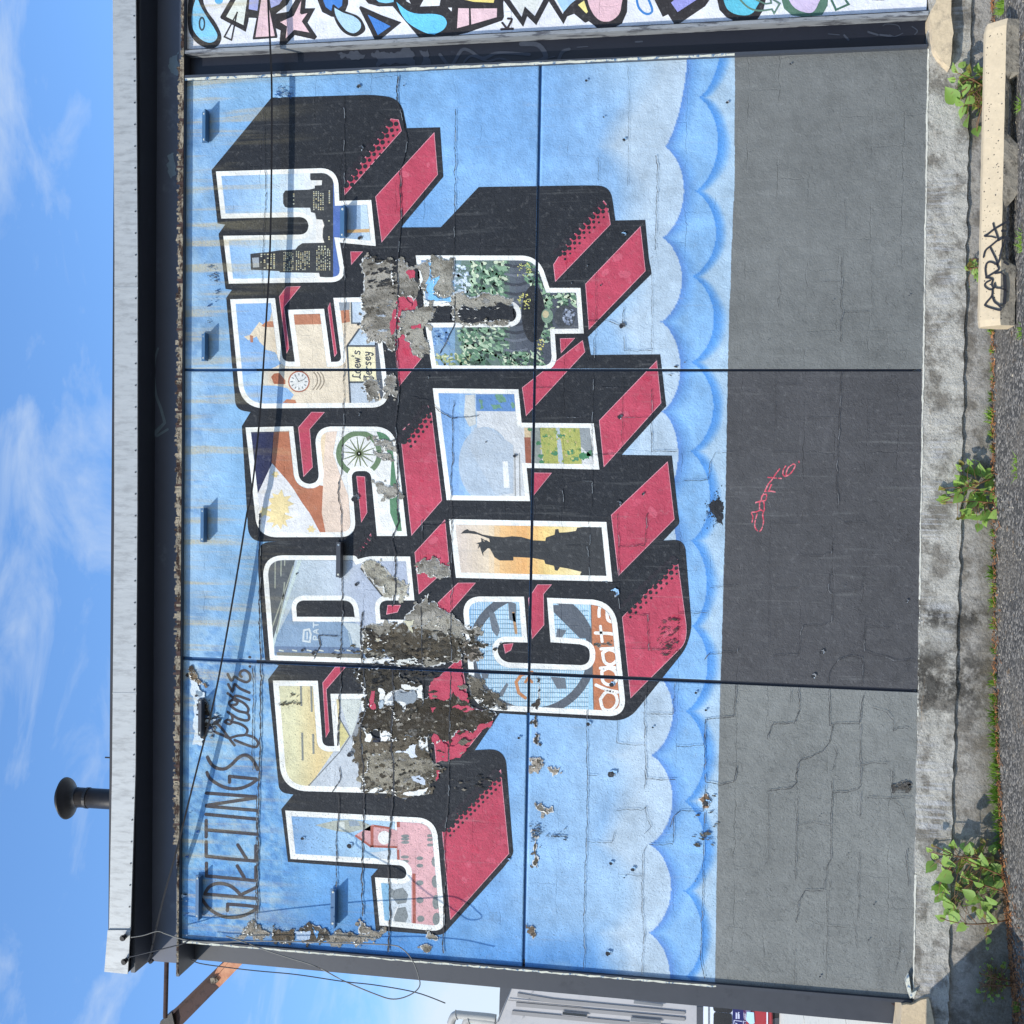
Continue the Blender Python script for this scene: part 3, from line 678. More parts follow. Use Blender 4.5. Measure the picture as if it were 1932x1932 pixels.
# ---- E2
A_, r = pic('E2')
strips(A_, r, 510, 660, [(0, (206, 202, 160)), (.3, (214, 208, 158)), (.6, (216, 190, 124)), (1, (214, 202, 150))], 6)
A_.poly(P('12| 620,1380 850,1380 900,1932 13| 1330,220 380,170 620,-180'), (182, 190, 196), 6.5, r)
A_.poly(P('12| 622,1540 700,1670 622,1780'), (206, 194, 120), 6.9, r); A_.poly(P('12| 622,1400 790,1400 730,1660 705,1670'), (200, 206, 196), 6.8, r)
A_.poly(P('12| 800,1450 830,1450 830,1820 750,1800 710,1690'), (140, 145, 148), 6.9, r)
for q in ('12| 332,1300 336,1450', '12| 410,1300 414,1495', '12| 342,1650 346,1860', '12| 424,1660 428,1810'): A_.strokes(P(q), 3.6, (128, 132, 124), 7.2, r, cap=False)
A_.strokes(P('12| 622,1540 702,1680 622,1800 13| 390,140'), 2, (110, 116, 118), 7.3, r)
A_.poly(P('12| 1080,1310 1230,1310 1240,1380 1120,1420 980,1410'), (150, 160, 168), 7.0, r)
# ---- J
A_, r = pic('J')
strips(A_, r, 535, 745, [(0, (112, 164, 214)), (.4, (136, 184, 222)), (1, (170, 204, 224))], 6)
A_.poly(P('13| 1055,395 1400,395 1430,1240 1165,1240 1165,760 1055,700'), (218, 162, 164), 6.4, r)
A_.poly(P('13| 900,760 1170,840 1170,1240 900,1240'), (196, 206, 212), 6.3, r); A_.poly(P('13| 925,860 995,860 1000,1190 950,1190'), (120, 178, 212), 6.5, r)
A_.poly(P('13| 995,620 1080,620 1080,700 950,700 850,640 900,640'), (196, 208, 216), 6.5, r)
A_.poly(P('13| 440,435 585,402 700,395 790,405 860,440 860,480 790,470 700,492 600,480 530,462'), (168, 174, 160), 6.6, r)
A_.poly(P('13| 690,400 760,405 780,440 700,445'), (140, 158, 172), 6.9, r); A_.poly(P('13| 610,410 660,410 665,470 615,470'), (202, 208, 198), 6.9, r)
A_.poly(P('13| 740,512 870,430 1000,455 1060,480 1060,600 870,600 860,600'), (206, 150, 150), 6.6, r)
for q, w in (('13| 742,512 865,600', 4), ('13| 868,440 868,600', 5.5), ('13| 870,595 1060,602', 4), ('13| 880,440 1000,458', 4), ('13| 1065,400 1066,450', 6), ('13| 1065,620 1067,700', 5), ('13| 1183,800 1186,1190', 6)): A_.strokes(P(q), w, (170, 84, 66), 7.1, r, cap=False)
c_ = P('13| 960,530')[0]; A_.poly(ell(c_[0], c_[1], 12, 13), (222, 222, 214), 7.2, r)
for x, y, rx, ry in ((1118, 518, 8, 3.2), (1118, 540, 8, 3), (1118, 565, 8, 3), (1305, 515, 6, 3), (1305, 545, 6, 3), (1305, 585, 6, 3), (1115, 675, 8, 3), (1115, 708, 8, 3), (1228, 685, 6.5, 3.6), (1228, 740, 6.5, 3.6), (1228, 870, 7, 5), (1228, 1000, 7, 6), (1235, 1140, 7, 6), (1340, 710, 6, 10), (1345, 860, 7, 12), (1350, 1015, 7, 14), (1355, 1145, 8, 13)):
    c_ = P('13| %f,%f' % (x, y))[0]; A_.poly(ell(c_[0], c_[1], rx, ry, n=12), (124, 132, 130), 7.0, r)
for q in ('13| 1040,920 1100,905 1140,960 1125,1020 1060,1030 1020,980', '13| 1060,1060 1120,1050 1140,1120 1120,1170 1040,1180 1030,1110', '13| 1000,900 1040,930 1020,980 1000,980'): A_.poly(P(q), (128, 136, 138), 6.9, r)
A_.strokes(P('13| 1060,1050 1010,1180'), 2, (226, 226, 222), 7.3, r)
# ---- C
A_, r = pic('C')
strips(A_, r, 870, 1190, [(0, (110, 168, 214)), (.2, (150, 196, 220)), (1, (150, 200, 224))], 6)
x = 890
while x < 1110:
    A_.add(clip_to([[(x, 1100), (x+1.6, 1100), (x+.6, 1360), (x-1, 1360)]], r), (196, 216, 226), 6.3); x += 4.3
y = 1150
while y < 1345:
    A_.add(clip_to([[(885, y), (1110, y+2), (1110, y+3.4), (885, y+1.2)]], r), (96, 136, 162), 6.5); y += 8.6
A_.poly(ell(1003, 1232, 122, 120, n=40), (84, 92, 102), 6.7, r, holes=[ell(1003, 1232, 106, 104, n=40)])
for q in ('12| 1745,740 1790,750 1830,880 1810,930 1770,880', '22| -40,660 20,680 20,820 -30,800', '12| 1690,1200 1750,1190 1740,1240 1700,1250', '12| 1880,1275 1895,1290 1850,1380 1815,1370', '22| 280,1230 390,1240 400,1320 330,1320', '22| 330,870 400,880 360,945 320,935'): A_.poly(P(q), (104, 114, 124), 7.0, r)
A_.poly(P('22| 300,690 380,690 548,830 548,940 500,940 300,740'), (86, 94, 104), 6.9, r)
A_.strokes(P('22| 140,1195 60,1215 20,1270 40,1350 90,1390'), 6, (200, 128, 66), 7.1, r); A_.strokes(P('22| 90,1270 110,1240 140,1270'), 5, (200, 128, 66), 7.2, r)
A_.strokes(P('22| 0,750 20,900'), 5, (186, 140, 90), 7.0, r)
A_.poly(P('22| 582,600 900,600 900,1600 610,1600'), (192, 112, 62), 7.3, r)
A_.strokes(P('22| 584,680 606,1500'), 1.6, (120, 90, 70), 7.5, r)
# lettering band, reading up
for q, w in (('22| 655,1400 700,1345 765,1360 780,1425 735,1480 675,1470 655,1400', 6), ('22| 622,1292 700,1325 785,1345', 6), ('22| 665,1190 715,1165 770,1195 775,1255 725,1290 675,1265 665,1190', 6), ('22| 655,1165 760,1160 812,1190 822,1265', 6),
             ('22| 672,1050 720,1025 775,1050 778,1105 730,1140 685,1115 672,1050', 6), ('22| 660,1020 790,1015', 6), ('22| 618,900 730,905 795,925', 6), ('22| 655,850 668,965', 5.5), ('22| 705,725 712,800 760,815 785,765 760,705 700,680 650,710 645,775', 6)):
    A_.strokes(smooth(P(q), 4), w, (236, 234, 226), 7.7, r)
# ---- I
A_, r = pic('I')
strips(A_, r, 860, 1150, [(0, (212, 196, 182)), (.22, (226, 204, 170)), (.3, (238, 186, 110)), (.45, (238, 172, 84)), (.6, (240, 206, 110)), (.8, (240, 220, 160)), (1, (214, 214, 206))], 6)
ST = P('''12| 1535,152 1560,130 1585,118 1600,130 1640,135 1700,160 1770,172 1860,180 22| -10,172 60,178 150,203 240,208 245,182 310,160 315,120 338,118 345,145 410,142 470,132 480,108 600,95 790,90 790,500
500,468 512,440 410,415 350,405 332,432 312,428 305,395 240,380 232,352 140,335 0,328 12| 1932,355 1830,355 1790,330 1775,300 1755,265 1740,262 1700,300 1703,318 1690,285 1680,250 1665,268 1672,232 1650,225 1690,215 1690,190 1712,213 1725,200 1755,218 1750,190 1700,172 1660,158 1600,150''')
A_.poly(ST, (52, 55, 58), 6.8, r)
A_.strokes(P('12| 1690,240 1705,315'), 1.4, (52, 55, 58), 7, r); A_.strokes(P('12| 1690,190 1735,215'), 1.6, (52, 55, 58), 7, r)
# ---- T
A_, r = pic('T')
strips(A_, r, 820, 1140, [(0, (108, 160, 216)), (.12, (120, 170, 222)), (.22, (150, 190, 224)), (.25, (204, 208, 210)), (1, (206, 206, 202))], 6)
A_.poly(ell(*P('11| 1720,1560')[0], 50, 70, n=30), (170, 188, 204), 6.6, r, holes=[])
A_.poly(P('11| 1640,1285 1760,1300 21| 0,1420 0,1780 11| 1800,1800 1600,1440'), (176, 190, 202), 6.8, r)
A_.poly(P('11| 1650,1035 21| 5,1035 15,1165 11| 1652,1162'), (88, 138, 196), 6.9, r)
for q in ('11| 1670,1070 1700,1080 1710,1140 1680,1150', '11| 1790,1045 1850,1035 1880,1090 1830,1100 1800,1070', '11| 1760,1110 1830,1110 1860,1150 1780,1150', '21| -10,1090 5,1100 5,1140 -10,1140'): A_.poly(rough(P(q), .2, 2), (96, 150, 122), 7.1, r)
A_.poly(P('11| 1570,1040 1640,1040 1650,1260 1600,1280 1560,1200'), (196, 200, 196), 7.0, r)
A_.poly(P('11| 1850,1540 1890,1540 1905,1740 1860,1740'), (226, 228, 226), 7.2, r)
for x in (10, 45): A_.strokes(P('21| %d,1480 %d,1800' % (x, x+4)), 2.0, (150, 152, 150), 7.1, r)
A_.poly(P('21| 80,1270 130,1270 130,1365 85,1365'), (212, 186, 140), 6.8, r); A_.poly(P('21| 82,1360 130,1360 135,1560 92,1560'), (158, 88, 60), 6.9, r)
A_.poly(P('21| 130,1270 200,1270 215,1560 135,1560'), (142, 150, 142), 6.8, r); A_.poly(P('21| 195,1270 500,1270 515,1560 225,1560'), (166, 170, 66), 6.8, r)
A_.poly(P('21| 318,1270 345,1270 378,1560 340,1560'), (172, 186, 192), 7.0, r); A_.poly(P('21| 495,1270 620,1270 640,1560 510,1430'), (140, 148, 150), 7.0, r)
for x, y, s0 in ((360, 1350, 7), (190, 1405, 5), (205, 1500, 6), (310, 1480, 7), (540, 1500, 12), (430, 1470, 8), (580, 1480, 8), (460, 1520, 8), (240, 1350, 5), (125, 1300, 5), (210, 1545, 5)):
    c_ = P('21| %d,%d' % (x, y))[0]; A_.poly(rough(ell(c_[0], c_[1], s0, s0*.7, n=7), .35, 2), (60, 130, 84), 7.2, r)
for i in range(60):
    c_ = P('21| %d,%d' % (random.randint(200, 500), random.randint(1280, 1550)))[0]; A_.poly(rough(ell(c_[0], c_[1], 3+R_(1.5), 2, n=6, a=R_(3)), .3, 1), random.choice([(140, 160, 60), (190, 184, 84), (120, 146, 64), (196, 176, 110)]), 7.05 + (i % 8)*.08, r)
# ---- Y of CITY: foliage
A_, r = pic('Y2')
strips(A_, r, 790, 1110, [(0, (122, 160, 200)), (.2, (110, 150, 180)), (.25, (96, 122, 112)), (.52, (90, 112, 104)), (.56, (84, 92, 104)), (.75, (70, 78, 90)), (1, (86, 92, 104))], 6)
def leafy(box, n, cols, sz, lay, clipr, A__, frame='11| '):
    for i in range(n):
        x = random.uniform(box[0], box[2]); y = random.uniform(box[1], box[3]); c_ = P('%s%f,%f' % (frame, x, y))[0]
        A__.poly(rough(ell(c_[0], c_[1], sz*random.uniform(.5, 1.5), sz*random.uniform(.25, .6), n=7, a=.7+R_(1.0)), .25, 1), random.choice(cols), lay + (i % 9)*.08, clipr)
GRN = [(128, 168, 130), (96, 140, 104), (70, 112, 84), (168, 196, 158), (54, 84, 66), (200, 212, 176), (84, 128, 96), (44, 62, 56)]
leafy((1600, 40, 1880, 300), 170, GRN, 6.5, 6.5, r, A_); leafy((1520, 540, 1890, 810), 210, GRN, 6.5, 6.5, r, A_); leafy((1340, 730, 1600, 815), 50, [(158, 168, 110), (190, 196, 150), (110, 128, 80)], 5, 6.5, r, A_)
leafy((1330, 540, 1450, 660), 50, [(90, 140, 196), (130, 176, 216), (70, 112, 160)], 4.5, 6.5, r, A_); leafy((1480, 60, 1600, 300), 90, [(176, 196, 212), (140, 164, 186), (96, 120, 110), (200, 214, 222)], 5, 6.5, r, A_)
for y in (60, 130, 200, 270, 330, 500, 560, 620, 700, 760): A_.strokes(smooth(P('21| -60,%d 20,%d 100,%d' % (y, y+14, y-4))), 5, random.choice([(104, 112, 124), (58, 64, 74)]), 7.25, r)
leafy((100, 40, 230, 330), 60, GRN, 6, 7.4, r, A_, '21| '); leafy((-60, 720, 230, 840), 90, GRN, 6, 7.4, r, A_, '21| '); leafy((200, 260, 470, 380), 60, GRN, 6, 7.4, r, A_, '21| '); leafy((200, 480, 300, 640), 30, GRN, 5, 7.4, r, A_, '21| ')
A_.poly(ell(*P('21| 150,430')[0], 22, 54, n=24), (34, 38, 44), 8.12, r)
leafy((30, 50, 130, 150), 26, [(206, 204, 96), (180, 190, 90)], 2.2, 8.2, r, A_, '21| '); leafy((40, 280, 130, 400), 26, [(216, 206, 90), (190, 196, 90)], 2.6, 8.2, r, A_, '21| '); leafy((170, 620, 230, 720), 16, [(216, 206, 90)], 2.2, 8.2, r, A_, '21| ')
c_ = P('21| 255,445')[0]; A_.poly(ell(c_[0], c_[1], 11, 14), (120, 150, 124), 8.2, r); A_.poly(rough(ell(c_[0]-3, c_[1]-3, 6, 7), .3, 2), (206, 190, 140), 8.3, r)
A_.poly(ell(*P('21| 385,455')[0], 20, 22, n=20), (64, 70, 76), 8.2, r)
for i in range(46):
    a_ = random.uniform(0, 6.28); q = random.uniform(0, 1)**.5; c_ = P('21| 420,450')[0]; A_.poly(ell(c_[0]+12*q*math.cos(a_), c_[1]+15*q*math.sin(a_), 2.3, n=7), random.choice([(140, 152, 172), (112, 122, 142), (160, 170, 188)]), 8.3 + (i % 7)*.08, r)
for k, A_ in PIC.items():
    A_.cols = [tuple(v*.8 + (c[0]*.3+c[1]*.6+c[2]*.1)*.17 + .008 for v in c) for c in A_.cols]
    A_.build('picture', letter_obj[k])

# red faces with a thin pale edge, halftone dots where they start
REDS = ['10| 1010,892 1068,900 1092,985 662,1470 655,1395 840,1150', '10| 1337,995 1363,1315 940,1825 893,1480', '10| 705,1893 800,1893 11| 712,62', '11| 222,225 332,222 207,378 245,690 225,730 168,300', '11| 553,342 605,728 585,755 535,385',
        '11| 1000,330 1090,110 1200,110 1235,480 1242,765 1068,983 1035,640', '11| 412,1168 512,1170 400,1300 422,1585 352,1658 312,1285', '11| 1290,1120 1318,1180 1395,1835 12| 1310,0 1165,168 1145,0 11| 1088,1400 1100,1300', '11| 750,1650 815,1655 12| 832,-5 787,70',
        '12| 860,148 865,195 740,335 745,310', '12| 1418,45 1452,400 1220,610 1188,293', '12| 1515,522 1650,522 1320,900 1236,920 1230,800', '12| 985,690 1085,690 1060,745 975,762', '12| 590,1155 672,1155 525,1325 548,1640 520,1688 495,1275',
        '12| 862,1340 892,1340 895,1470 866,1470', '12| 1296,1300 1535,1075 1600,1450 1795,1512 1600,1757 1350,1882', '13| 1838,15 1900,650 1457,1150 1393,462 1600,240', '20| 680,1508 712,1550 732,1690 21| 315,190 300,60 20| 420,1800',
        '20| 957,1702 21| 995,108 568,550 541,205', '21| 350,615 465,612 358,728', '21| 522,628 540,718 95,1200 65,985', '21| 1080,780 1113,1102 680,1585 645,1232', '21| 150,1625 290,1627 150,1800', '21| 1162,1540 22| 1213,45 790,472 735,12',
        '22| 1236,345 1308,880r120 1290,985r40 882,1392 818,780', '22| 180,535 290,535 228,608 232,840 140,948 112,640', '12| 1855,985 1932,978 1915,1030 1870,1055']
for q in REDS:
    o = P(q); A_ = Art(); A_.poly(o, PINK, 3.0); A_.poly(inset(o, 1.1), RED, 3.4)
    for i in range(int(abs(area(o))/900)):    # brushed paler spots
        x0, y0, x1, y1 = bb(o); cx_, cy_ = random.uniform(x0, x1), random.uniform(y0, y1); R0 = random.uniform(4, 13)
        A_.poly(rough(ell(cx_, cy_, R0, R0*.6, n=8, a=R_(1.5)), .3, 2), random.choice([(190, 80, 100), (178, 58, 80), (194, 90, 108), (182, 64, 86)]), 3.5 + (i % 9)*.09, tess([inset(o, 2)]))
    A_.build('red_face', mural)
def halftone(A_, p0, p1, side, n, r0, rows=3, step=None):
    r0 = r0*1.08
    p0 = np.array(p0); p1 = np.array(p1); d = p1-p0; l = np.linalg.norm(d); d /= l; nn = np.array((-d[1], d[0]))*side
    for rw in range(rows):
        for i in range(n):
            t = (i + .5*(rw % 2) + .3)/n; c_ = p0 + d*l*t + nn*(r0*.35 + rw*r0*1.55); rr = r0*(1.12, .72, .45, .3)[rw]*random.uniform(.85, 1.12)
            A_.add([ell(c_[0]+R_(.5), c_[1]+R_(.5), rr, n=12)], (38, 41, 46), 4.62 + rw*.09 + (i % 2)*.045)
            if rw == 0: A_.poly(ell(c_[0]-nn[0]*r0*1.1+R_(.5), c_[1]-nn[1]*r0*1.1, rr*1.15, n=12), (44, 42, 48), 4.5 + (i % 2)*.05, None)
HT = Art()
halftone(HT, T(1,0,655,1400), T(1,0,1020,900), 1, 11, 5.2); halftone(HT, T(1,1,1090,1390), T(1,1,1300,1130), 1, 7, 5.4)
halftone(HT, T(2,0,330,1915), T(2,0,690,1520), 1, 10, 4.6); halftone(HT, T(2,2,815,735), T(2,2,1240,335), 1, 11, 5.4)
halftone(HT, T(1,3,1393,470), T(1,3,1830,30), 1, 14, 5.0); halftone(HT, T(1,2,742,330), T(1,2,868,170), 1, 6, 3.2, 2)
HT.build('halftone_dots', mural, kind='stuff', label='rows of black halftone dots along the red faces')

# GREETINGS from ... script
TXT = [('G3| 390,1210 500,1360 640,1470 800,1535 960,1550 1150,1520 1300,1460 1400,1390', 1), ('G3| 1410,1350 1200,1325 870,1300', 0), ('G3| 870,1300 865,1420', 0),
       ('G3| 440,1110 900,1150 1400,1195', 0), ('G3| 440,1110 500,1000 600,930 740,910 900,950 1020,1030 1130,1150', 1), ('G3| 1150,1110 1410,985', 0),
       ('G3| 470,530 470,770', 0), ('G3| 470,770 900,810 1400,860', 0), ('G3| 1400,850 1400,600', 0), ('G3| 1050,580 1180,800', 0),
       ('G3| 465,130 465,400', 0), ('G3| 465,400 900,450 1390,490', 0), ('G3| 1400,480 1400,200', 0), ('G3| 1060,185 1220,440', 0),
       ('G2| 465,1400 465,1710', 0), ('G2| 480,1580 1420,1660', 0), ('G2| 460,1285 1420,1375', 0), ('G2| 470,885 1400,955', 0), ('G2| 1400,975 470,1115', 0), ('G2| 470,1130 1420,1212', 0),
       ('G2| 480,500 530,600 640,690 780,765 950,805 1130,790 1300,720 1410,640', 1), ('G2| 1410,620 905,570', 0), ('G2| 905,570 905,680', 0),
       ('G2| 490,210 540,310 620,390 720,430 830,425 940,350 1050,240 1140,180 1230,175 1310,230 1380,330 1430,440', 1),
       ('G1| 500,1300 620,1350 750,1460 870,1620 1000,1790', 1), ('G1| 500,1300 520,1440 640,1540 780,1600 900,1650 1050,1610 1200,1590 1240,1500 1180,1430 1080,1380 960,1350', 1),
       ('G1| 1200,1590 1360,1640 1440,1740 1400,1820 1250,1790 1000,1690', 1), ('G1| 960,1350 900,1390 820,1350 870,1310 950,1330 950,1230 870,1160', 1), ('G1| 940,1210 1050,1280 1180,1320 1260,1310 1270,1240 1230,1180', 1),
       ('G1| 1230,1180 1060,1140 930,1050 900,980 970,930 1050,970 1030,1020 950,1030', 1), ('G1| 1030,920 1180,1000 1260,1100 1240,1180', 1), ('G1| 870,810 990,900 1010,860 1100,870 1280,935', 1),
       ('G1| 880,640 960,770 1000,640 1100,720 1280,800', 1), ('G1| 870,450 940,570 1000,500 1100,560 1220,600 1290,550 1280,450 1200,380 1120,400 1100,470 1130,500', 1),
       ('G1| 1280,130 1290,133', 0), ('G1| 1290,225 1295,228', 0), ('G1| 1285,305 1290,308', 0)]
A_ = Art()
for i, (q, sm) in enumerate(TXT):
    pts = P(q); pts = smooth(pts, 4) if sm else pts
    A_.strokes(pts, 6.3 if q[1] != '1' else 4.9, (66, 63, 68), 1.1 + (i % 6)*.15)
A_.build('painted_script', mural, label='dark hand lettering reading GREETINGS from')
# pink chalk tag on the dark dado
A_ = Art()
for i, q in enumerate(('R| 370,1450 385,1350 360,1275 450,1260 520,1230 590,1250 520,1215', 'R| 590,1250 570,1320 585,1450 545,1590 490,1625 430,1560 425,1450 465,1300', 'R| 600,1230 590,1080 520,1060 510,1200', 'R| 440,1085 560,1050 625,1040 640,930 560,960 545,1050',
                       'R| 545,1000 620,850 680,730 740,660 820,540 890,450', 'R| 690,850 740,730', 'R| 620,875 720,870 800,885', 'R| 670,610 770,620 920,630', 'R| 960,470 950,550 1000,590 1100,530 1180,400 1150,360 1060,420 1020,500 1010,560', 'R| 1000,400 960,460', 'R| 1250,310 1252,330')):
    pts = smooth(P(q), 5); 
    for k in range(len(pts)-1):
        if random.random() < .86: A_.strokes([pts[k], pts[k+1]], 2.6*random.uniform(.6, 1.1), random.choice([(206, 84, 100), (190, 70, 88), (214, 120, 130)]), 2.0 + i*.07 + (k % 4)*.06)
A_.build('chalk_tag', mural, label='pink scrawled tag on the dark grey dado')
# black spray blot
A_ = Art()
A_.poly(rough(ell(1352, 956, 14, 13, n=12), .25, 3), (40, 42, 46), 2.2); A_.poly(rough(P('22| 1485,-20 1540,-10 1578,0 1576,95 1530,60'), .2, 3), (44, 46, 50), 2.3)
for i in range(190):
    a_ = random.uniform(0, 6.28); q = 9 + abs(random.gauss(0, 9)); x = 1352 + q*math.cos(a_); y = 962 + q*1.25*math.sin(a_)
    if x < 1364: A_.poly(ell(x, y, random.uniform(.5, 1.5), n=6), (46, 50, 56), 2.4 + (i % 12)*.08)
A_.build('spray_blot', mural, label='black sprayed blot at the edge of the blue')

# ------------------------------------------------------------------ damage: bare plaster, mould, flakes, cracks, holes
BP = [((58, 52, 46), 'G1| 150,370 190,360 270,560 300,600 250,600 160,500'), ((54, 50, 46), 'G1| 290,1020 370,920 450,940 460,1230 560,1310 620,1480 560,1540 500,1500 440,1610 375,1590 350,1250'), ((158, 153, 142), '11| 800,10 1010,20 1060,180 1065,420 1040,600 1050,700 960,640 860,640 800,560 820,420 810,200'), ((156, 152, 142), '11| 1060,20 1190,90 1290,40 1320,180 1230,240 1180,330 1060,290'),
      ((146, 143, 132), '11| 1320,10 1480,10 1480,250 1400,300 1320,280 1310,120'), ((158, 154, 142), '11| 1060,400 1200,390 1330,330 1360,420 1280,500 1300,700 1240,760 1180,740 1150,640 1100,580 1050,590'),
      ((160, 156, 144), '11| 1490,280 1700,270 1932,310 1925,380 1700,370 1640,400 1540,360 1510,430 1540,480 1780,490 1900,485 1870,520 1640,520 1500,500 1480,380'), ((158, 154, 144), '11| 800,960 900,930 935,1000 920,1070 830,1085'), ((160, 156, 146), '11| 980,890 1045,900 1060,1050 970,1060'),
      ((164, 160, 150), '11| 880,1370 1020,1390 1030,1450 950,1440 890,1420'), ((162, 158, 148), '11| 880,1460 1000,1480 1030,1530 930,1510'), ((160, 156, 146), '11| 880,1700 1040,1720 1050,1800 960,1830 900,1760'),
      ((158, 154, 144), '12| 1240,350 1320,330 1450,400 1460,480 1300,480 1210,450'), ((176, 172, 156), '12| 790,380 960,410 1060,500 1140,620 1000,640 880,520'), ((150, 146, 136), '12| 1210,680 1300,600 1290,680 1400,730 1500,800 1690,860 1690,900 1560,900 1480,1000 1400,850 1300,800 1220,900 1100,830 1180,720'),
      ((150, 146, 134), '12| 820,850 980,830 1200,860 1400,780 1540,860 1540,1100 1230,1130 1100,1110 830,1090 800,960'),
      ((86, 78, 64), '12| 830,960 1000,900 1250,880 1420,930 1540,980 1530,1060 1320,1090 1210,1120 990,1080 840,1050'), ((66, 60, 52), '12| 800,880 880,870 990,910 1000,990 830,1010'),
      ((66, 62, 54), '12| 780,1150 1080,1170 1100,1260 1240,1280 1050,1330 900,1500 820,1440 790,1300'), ((58, 52, 43), '12| 820,1480 960,1440 1230,1390 1420,1400 1600,1430 1800,1510 1770,1590 1650,1630 1500,1640 1340,1740 1300,1660 1200,1700 1020,1720 1000,1660 860,1640 770,1570'),
      ((100, 92, 78), '12| 780,1600 990,1720 1200,1700 1300,1800 1340,1900 13| 1420,0 1300,120 1300,200 1050,210 800,190 770,60'), ((150, 144, 128), '12| 820,1800 980,1780 1180,1850 1330,1880 13| 1340,60 1260,150 1060,190 830,180 790,80'),
      ((60, 56, 48), '12| 1570,880 1740,990 1690,1010 1590,990'), ((110, 104, 92), '12| 1590,1220 1680,1250 1720,1330 1850,1420 1880,1470 1720,1450 1640,1380 1600,1300'), ((52, 48, 42), '12| 1640,1300 1720,1340 1800,1430 1700,1440'),
      ((158, 150, 136), '13| 540,1270 700,1240 850,1250 960,1200 960,1240 880,1300 760,1340 560,1340'), ((100, 88, 72), '13| 120,1230 280,1220 280,1300 130,1300'), ((88, 78, 66), '13| 330,1220 440,1200 520,1290 430,1310 340,1300'), ((158, 150, 136), '13| 780,1160 850,1220 830,1260 770,1230'), ((90, 84, 74), '13| 440,1210 540,1240 540,1290 450,1290'),
      ((160, 152, 136), '13| 1290,1220 1360,1290 1340,1300 1280,1270'), ((156, 148, 132), '13| 1230,1350 1310,1350 1290,1390'), ((162, 154, 140), '03| 1830,1240 1925,1165 1932,1290 1790,1290'), ((160, 152, 138), '13| -5,1180 40,1230 100,1250 30,1300 -5,1290'),
      ((172, 162, 148), '22| 120,1840 210,1850 200,1920 130,1925'), ((172, 162, 148), '23| 115,0 200,0 170,35'), ((172, 162, 148), '23| 250,0 350,0 300,65'), ((172, 162, 148), '23| 160,285 290,300 300,335 210,335'), ((150, 118, 90), '23| 1400,240 1450,200 1470,290 1430,300'),
      ((120, 104, 84), '02| 1425,1195 1500,1260 1540,1290 1480,1290 1430,1240'), ((96, 86, 72), '23| 140,470 185,520 180,760 150,730'), ((110, 96, 80), '23| 130,1200 160,1210 150,1290 125,1250'), ((60, 56, 50), '22| 165,1230 200,1280 180,1480 160,1450'), ((62, 58, 52), '22| 160,1540 175,1560 170,1610 158,1600'), ((62, 58, 52), '22| 170,1660 190,1670 180,1740 165,1730'),
      ((84, 78, 70), '22| 600,985 720,970 740,990 640,1005'), ((150, 140, 128), '12| 1540,960 1640,990 1690,1080 1600,1110 1560,1050'), ((90, 84, 74), '12| 1000,1450 1200,1450 1200,1560 1040,1560')]
flakes = []
for i, (c_, q) in enumerate(BP):
    A_ = Art(); o = rough(rough(P(q), .26, 2), .24, 3); A_.poly(o, c_, 9.0 + (i % 12)*.16)
    # specks of paint that survive
    x0, y0, x1, y1 = bb(o); reg = tess([o]); ar = abs(area(o))
    dk_ = sum(c_) < 330
    rim = Art(); rim.poly(rough(inset(o[::4], -random.uniform(.6, 1.7)), .3, 3), random.choice([(204, 206, 204), (186, 190, 192), (120, 124, 126)]), 8.4 + (i % 10)*.05); rim.build('torn_rim', mural)
    for k in range(int(abs(area(o))**.5/2.2)):
        p_ = random.choice(o); s0 = abs(random.gauss(0, 1.9)) + .8; A_.poly(rough(ell(p_[0]+random.gauss(0, 4), p_[1]+random.gauss(0, 3), s0*1.5, s0, n=6, a=R_(3)), .4, 2), c_, 11.1 + (k % 10)*.08)
    for k in range(int(ar/(95 if dk_ else 120))):
        s0 = abs(random.gauss(0, 1.6)) + .7
        A_.poly(rough(ell(random.uniform(x0, x1), random.uniform(y0, y1), s0*1.5, s0, n=6, a=R_(3)), .35, 1), random.choice([(52, 48, 42), (40, 38, 34), (150, 144, 130), (120, 112, 98), (84, 76, 62), (66, 60, 50)]) if dk_ else random.choice([(136, 130, 118), (172, 167, 156), (126, 120, 106), (150, 150, 146), (88, 82, 72)]), 11.4 + (k % 12)*.075, reg)
    A_.build('bare_patch', mural, M_PLASTER)
    ctr = (sum(p[0] for p in o)/len(o), sum(p[1] for p in o)/len(o))
    for k in range(0, len(o)-3, 3):
        if random.random() < .5 and ar > 250: flakes.append((o[k], o[(k+3) % len(o)], ctr))
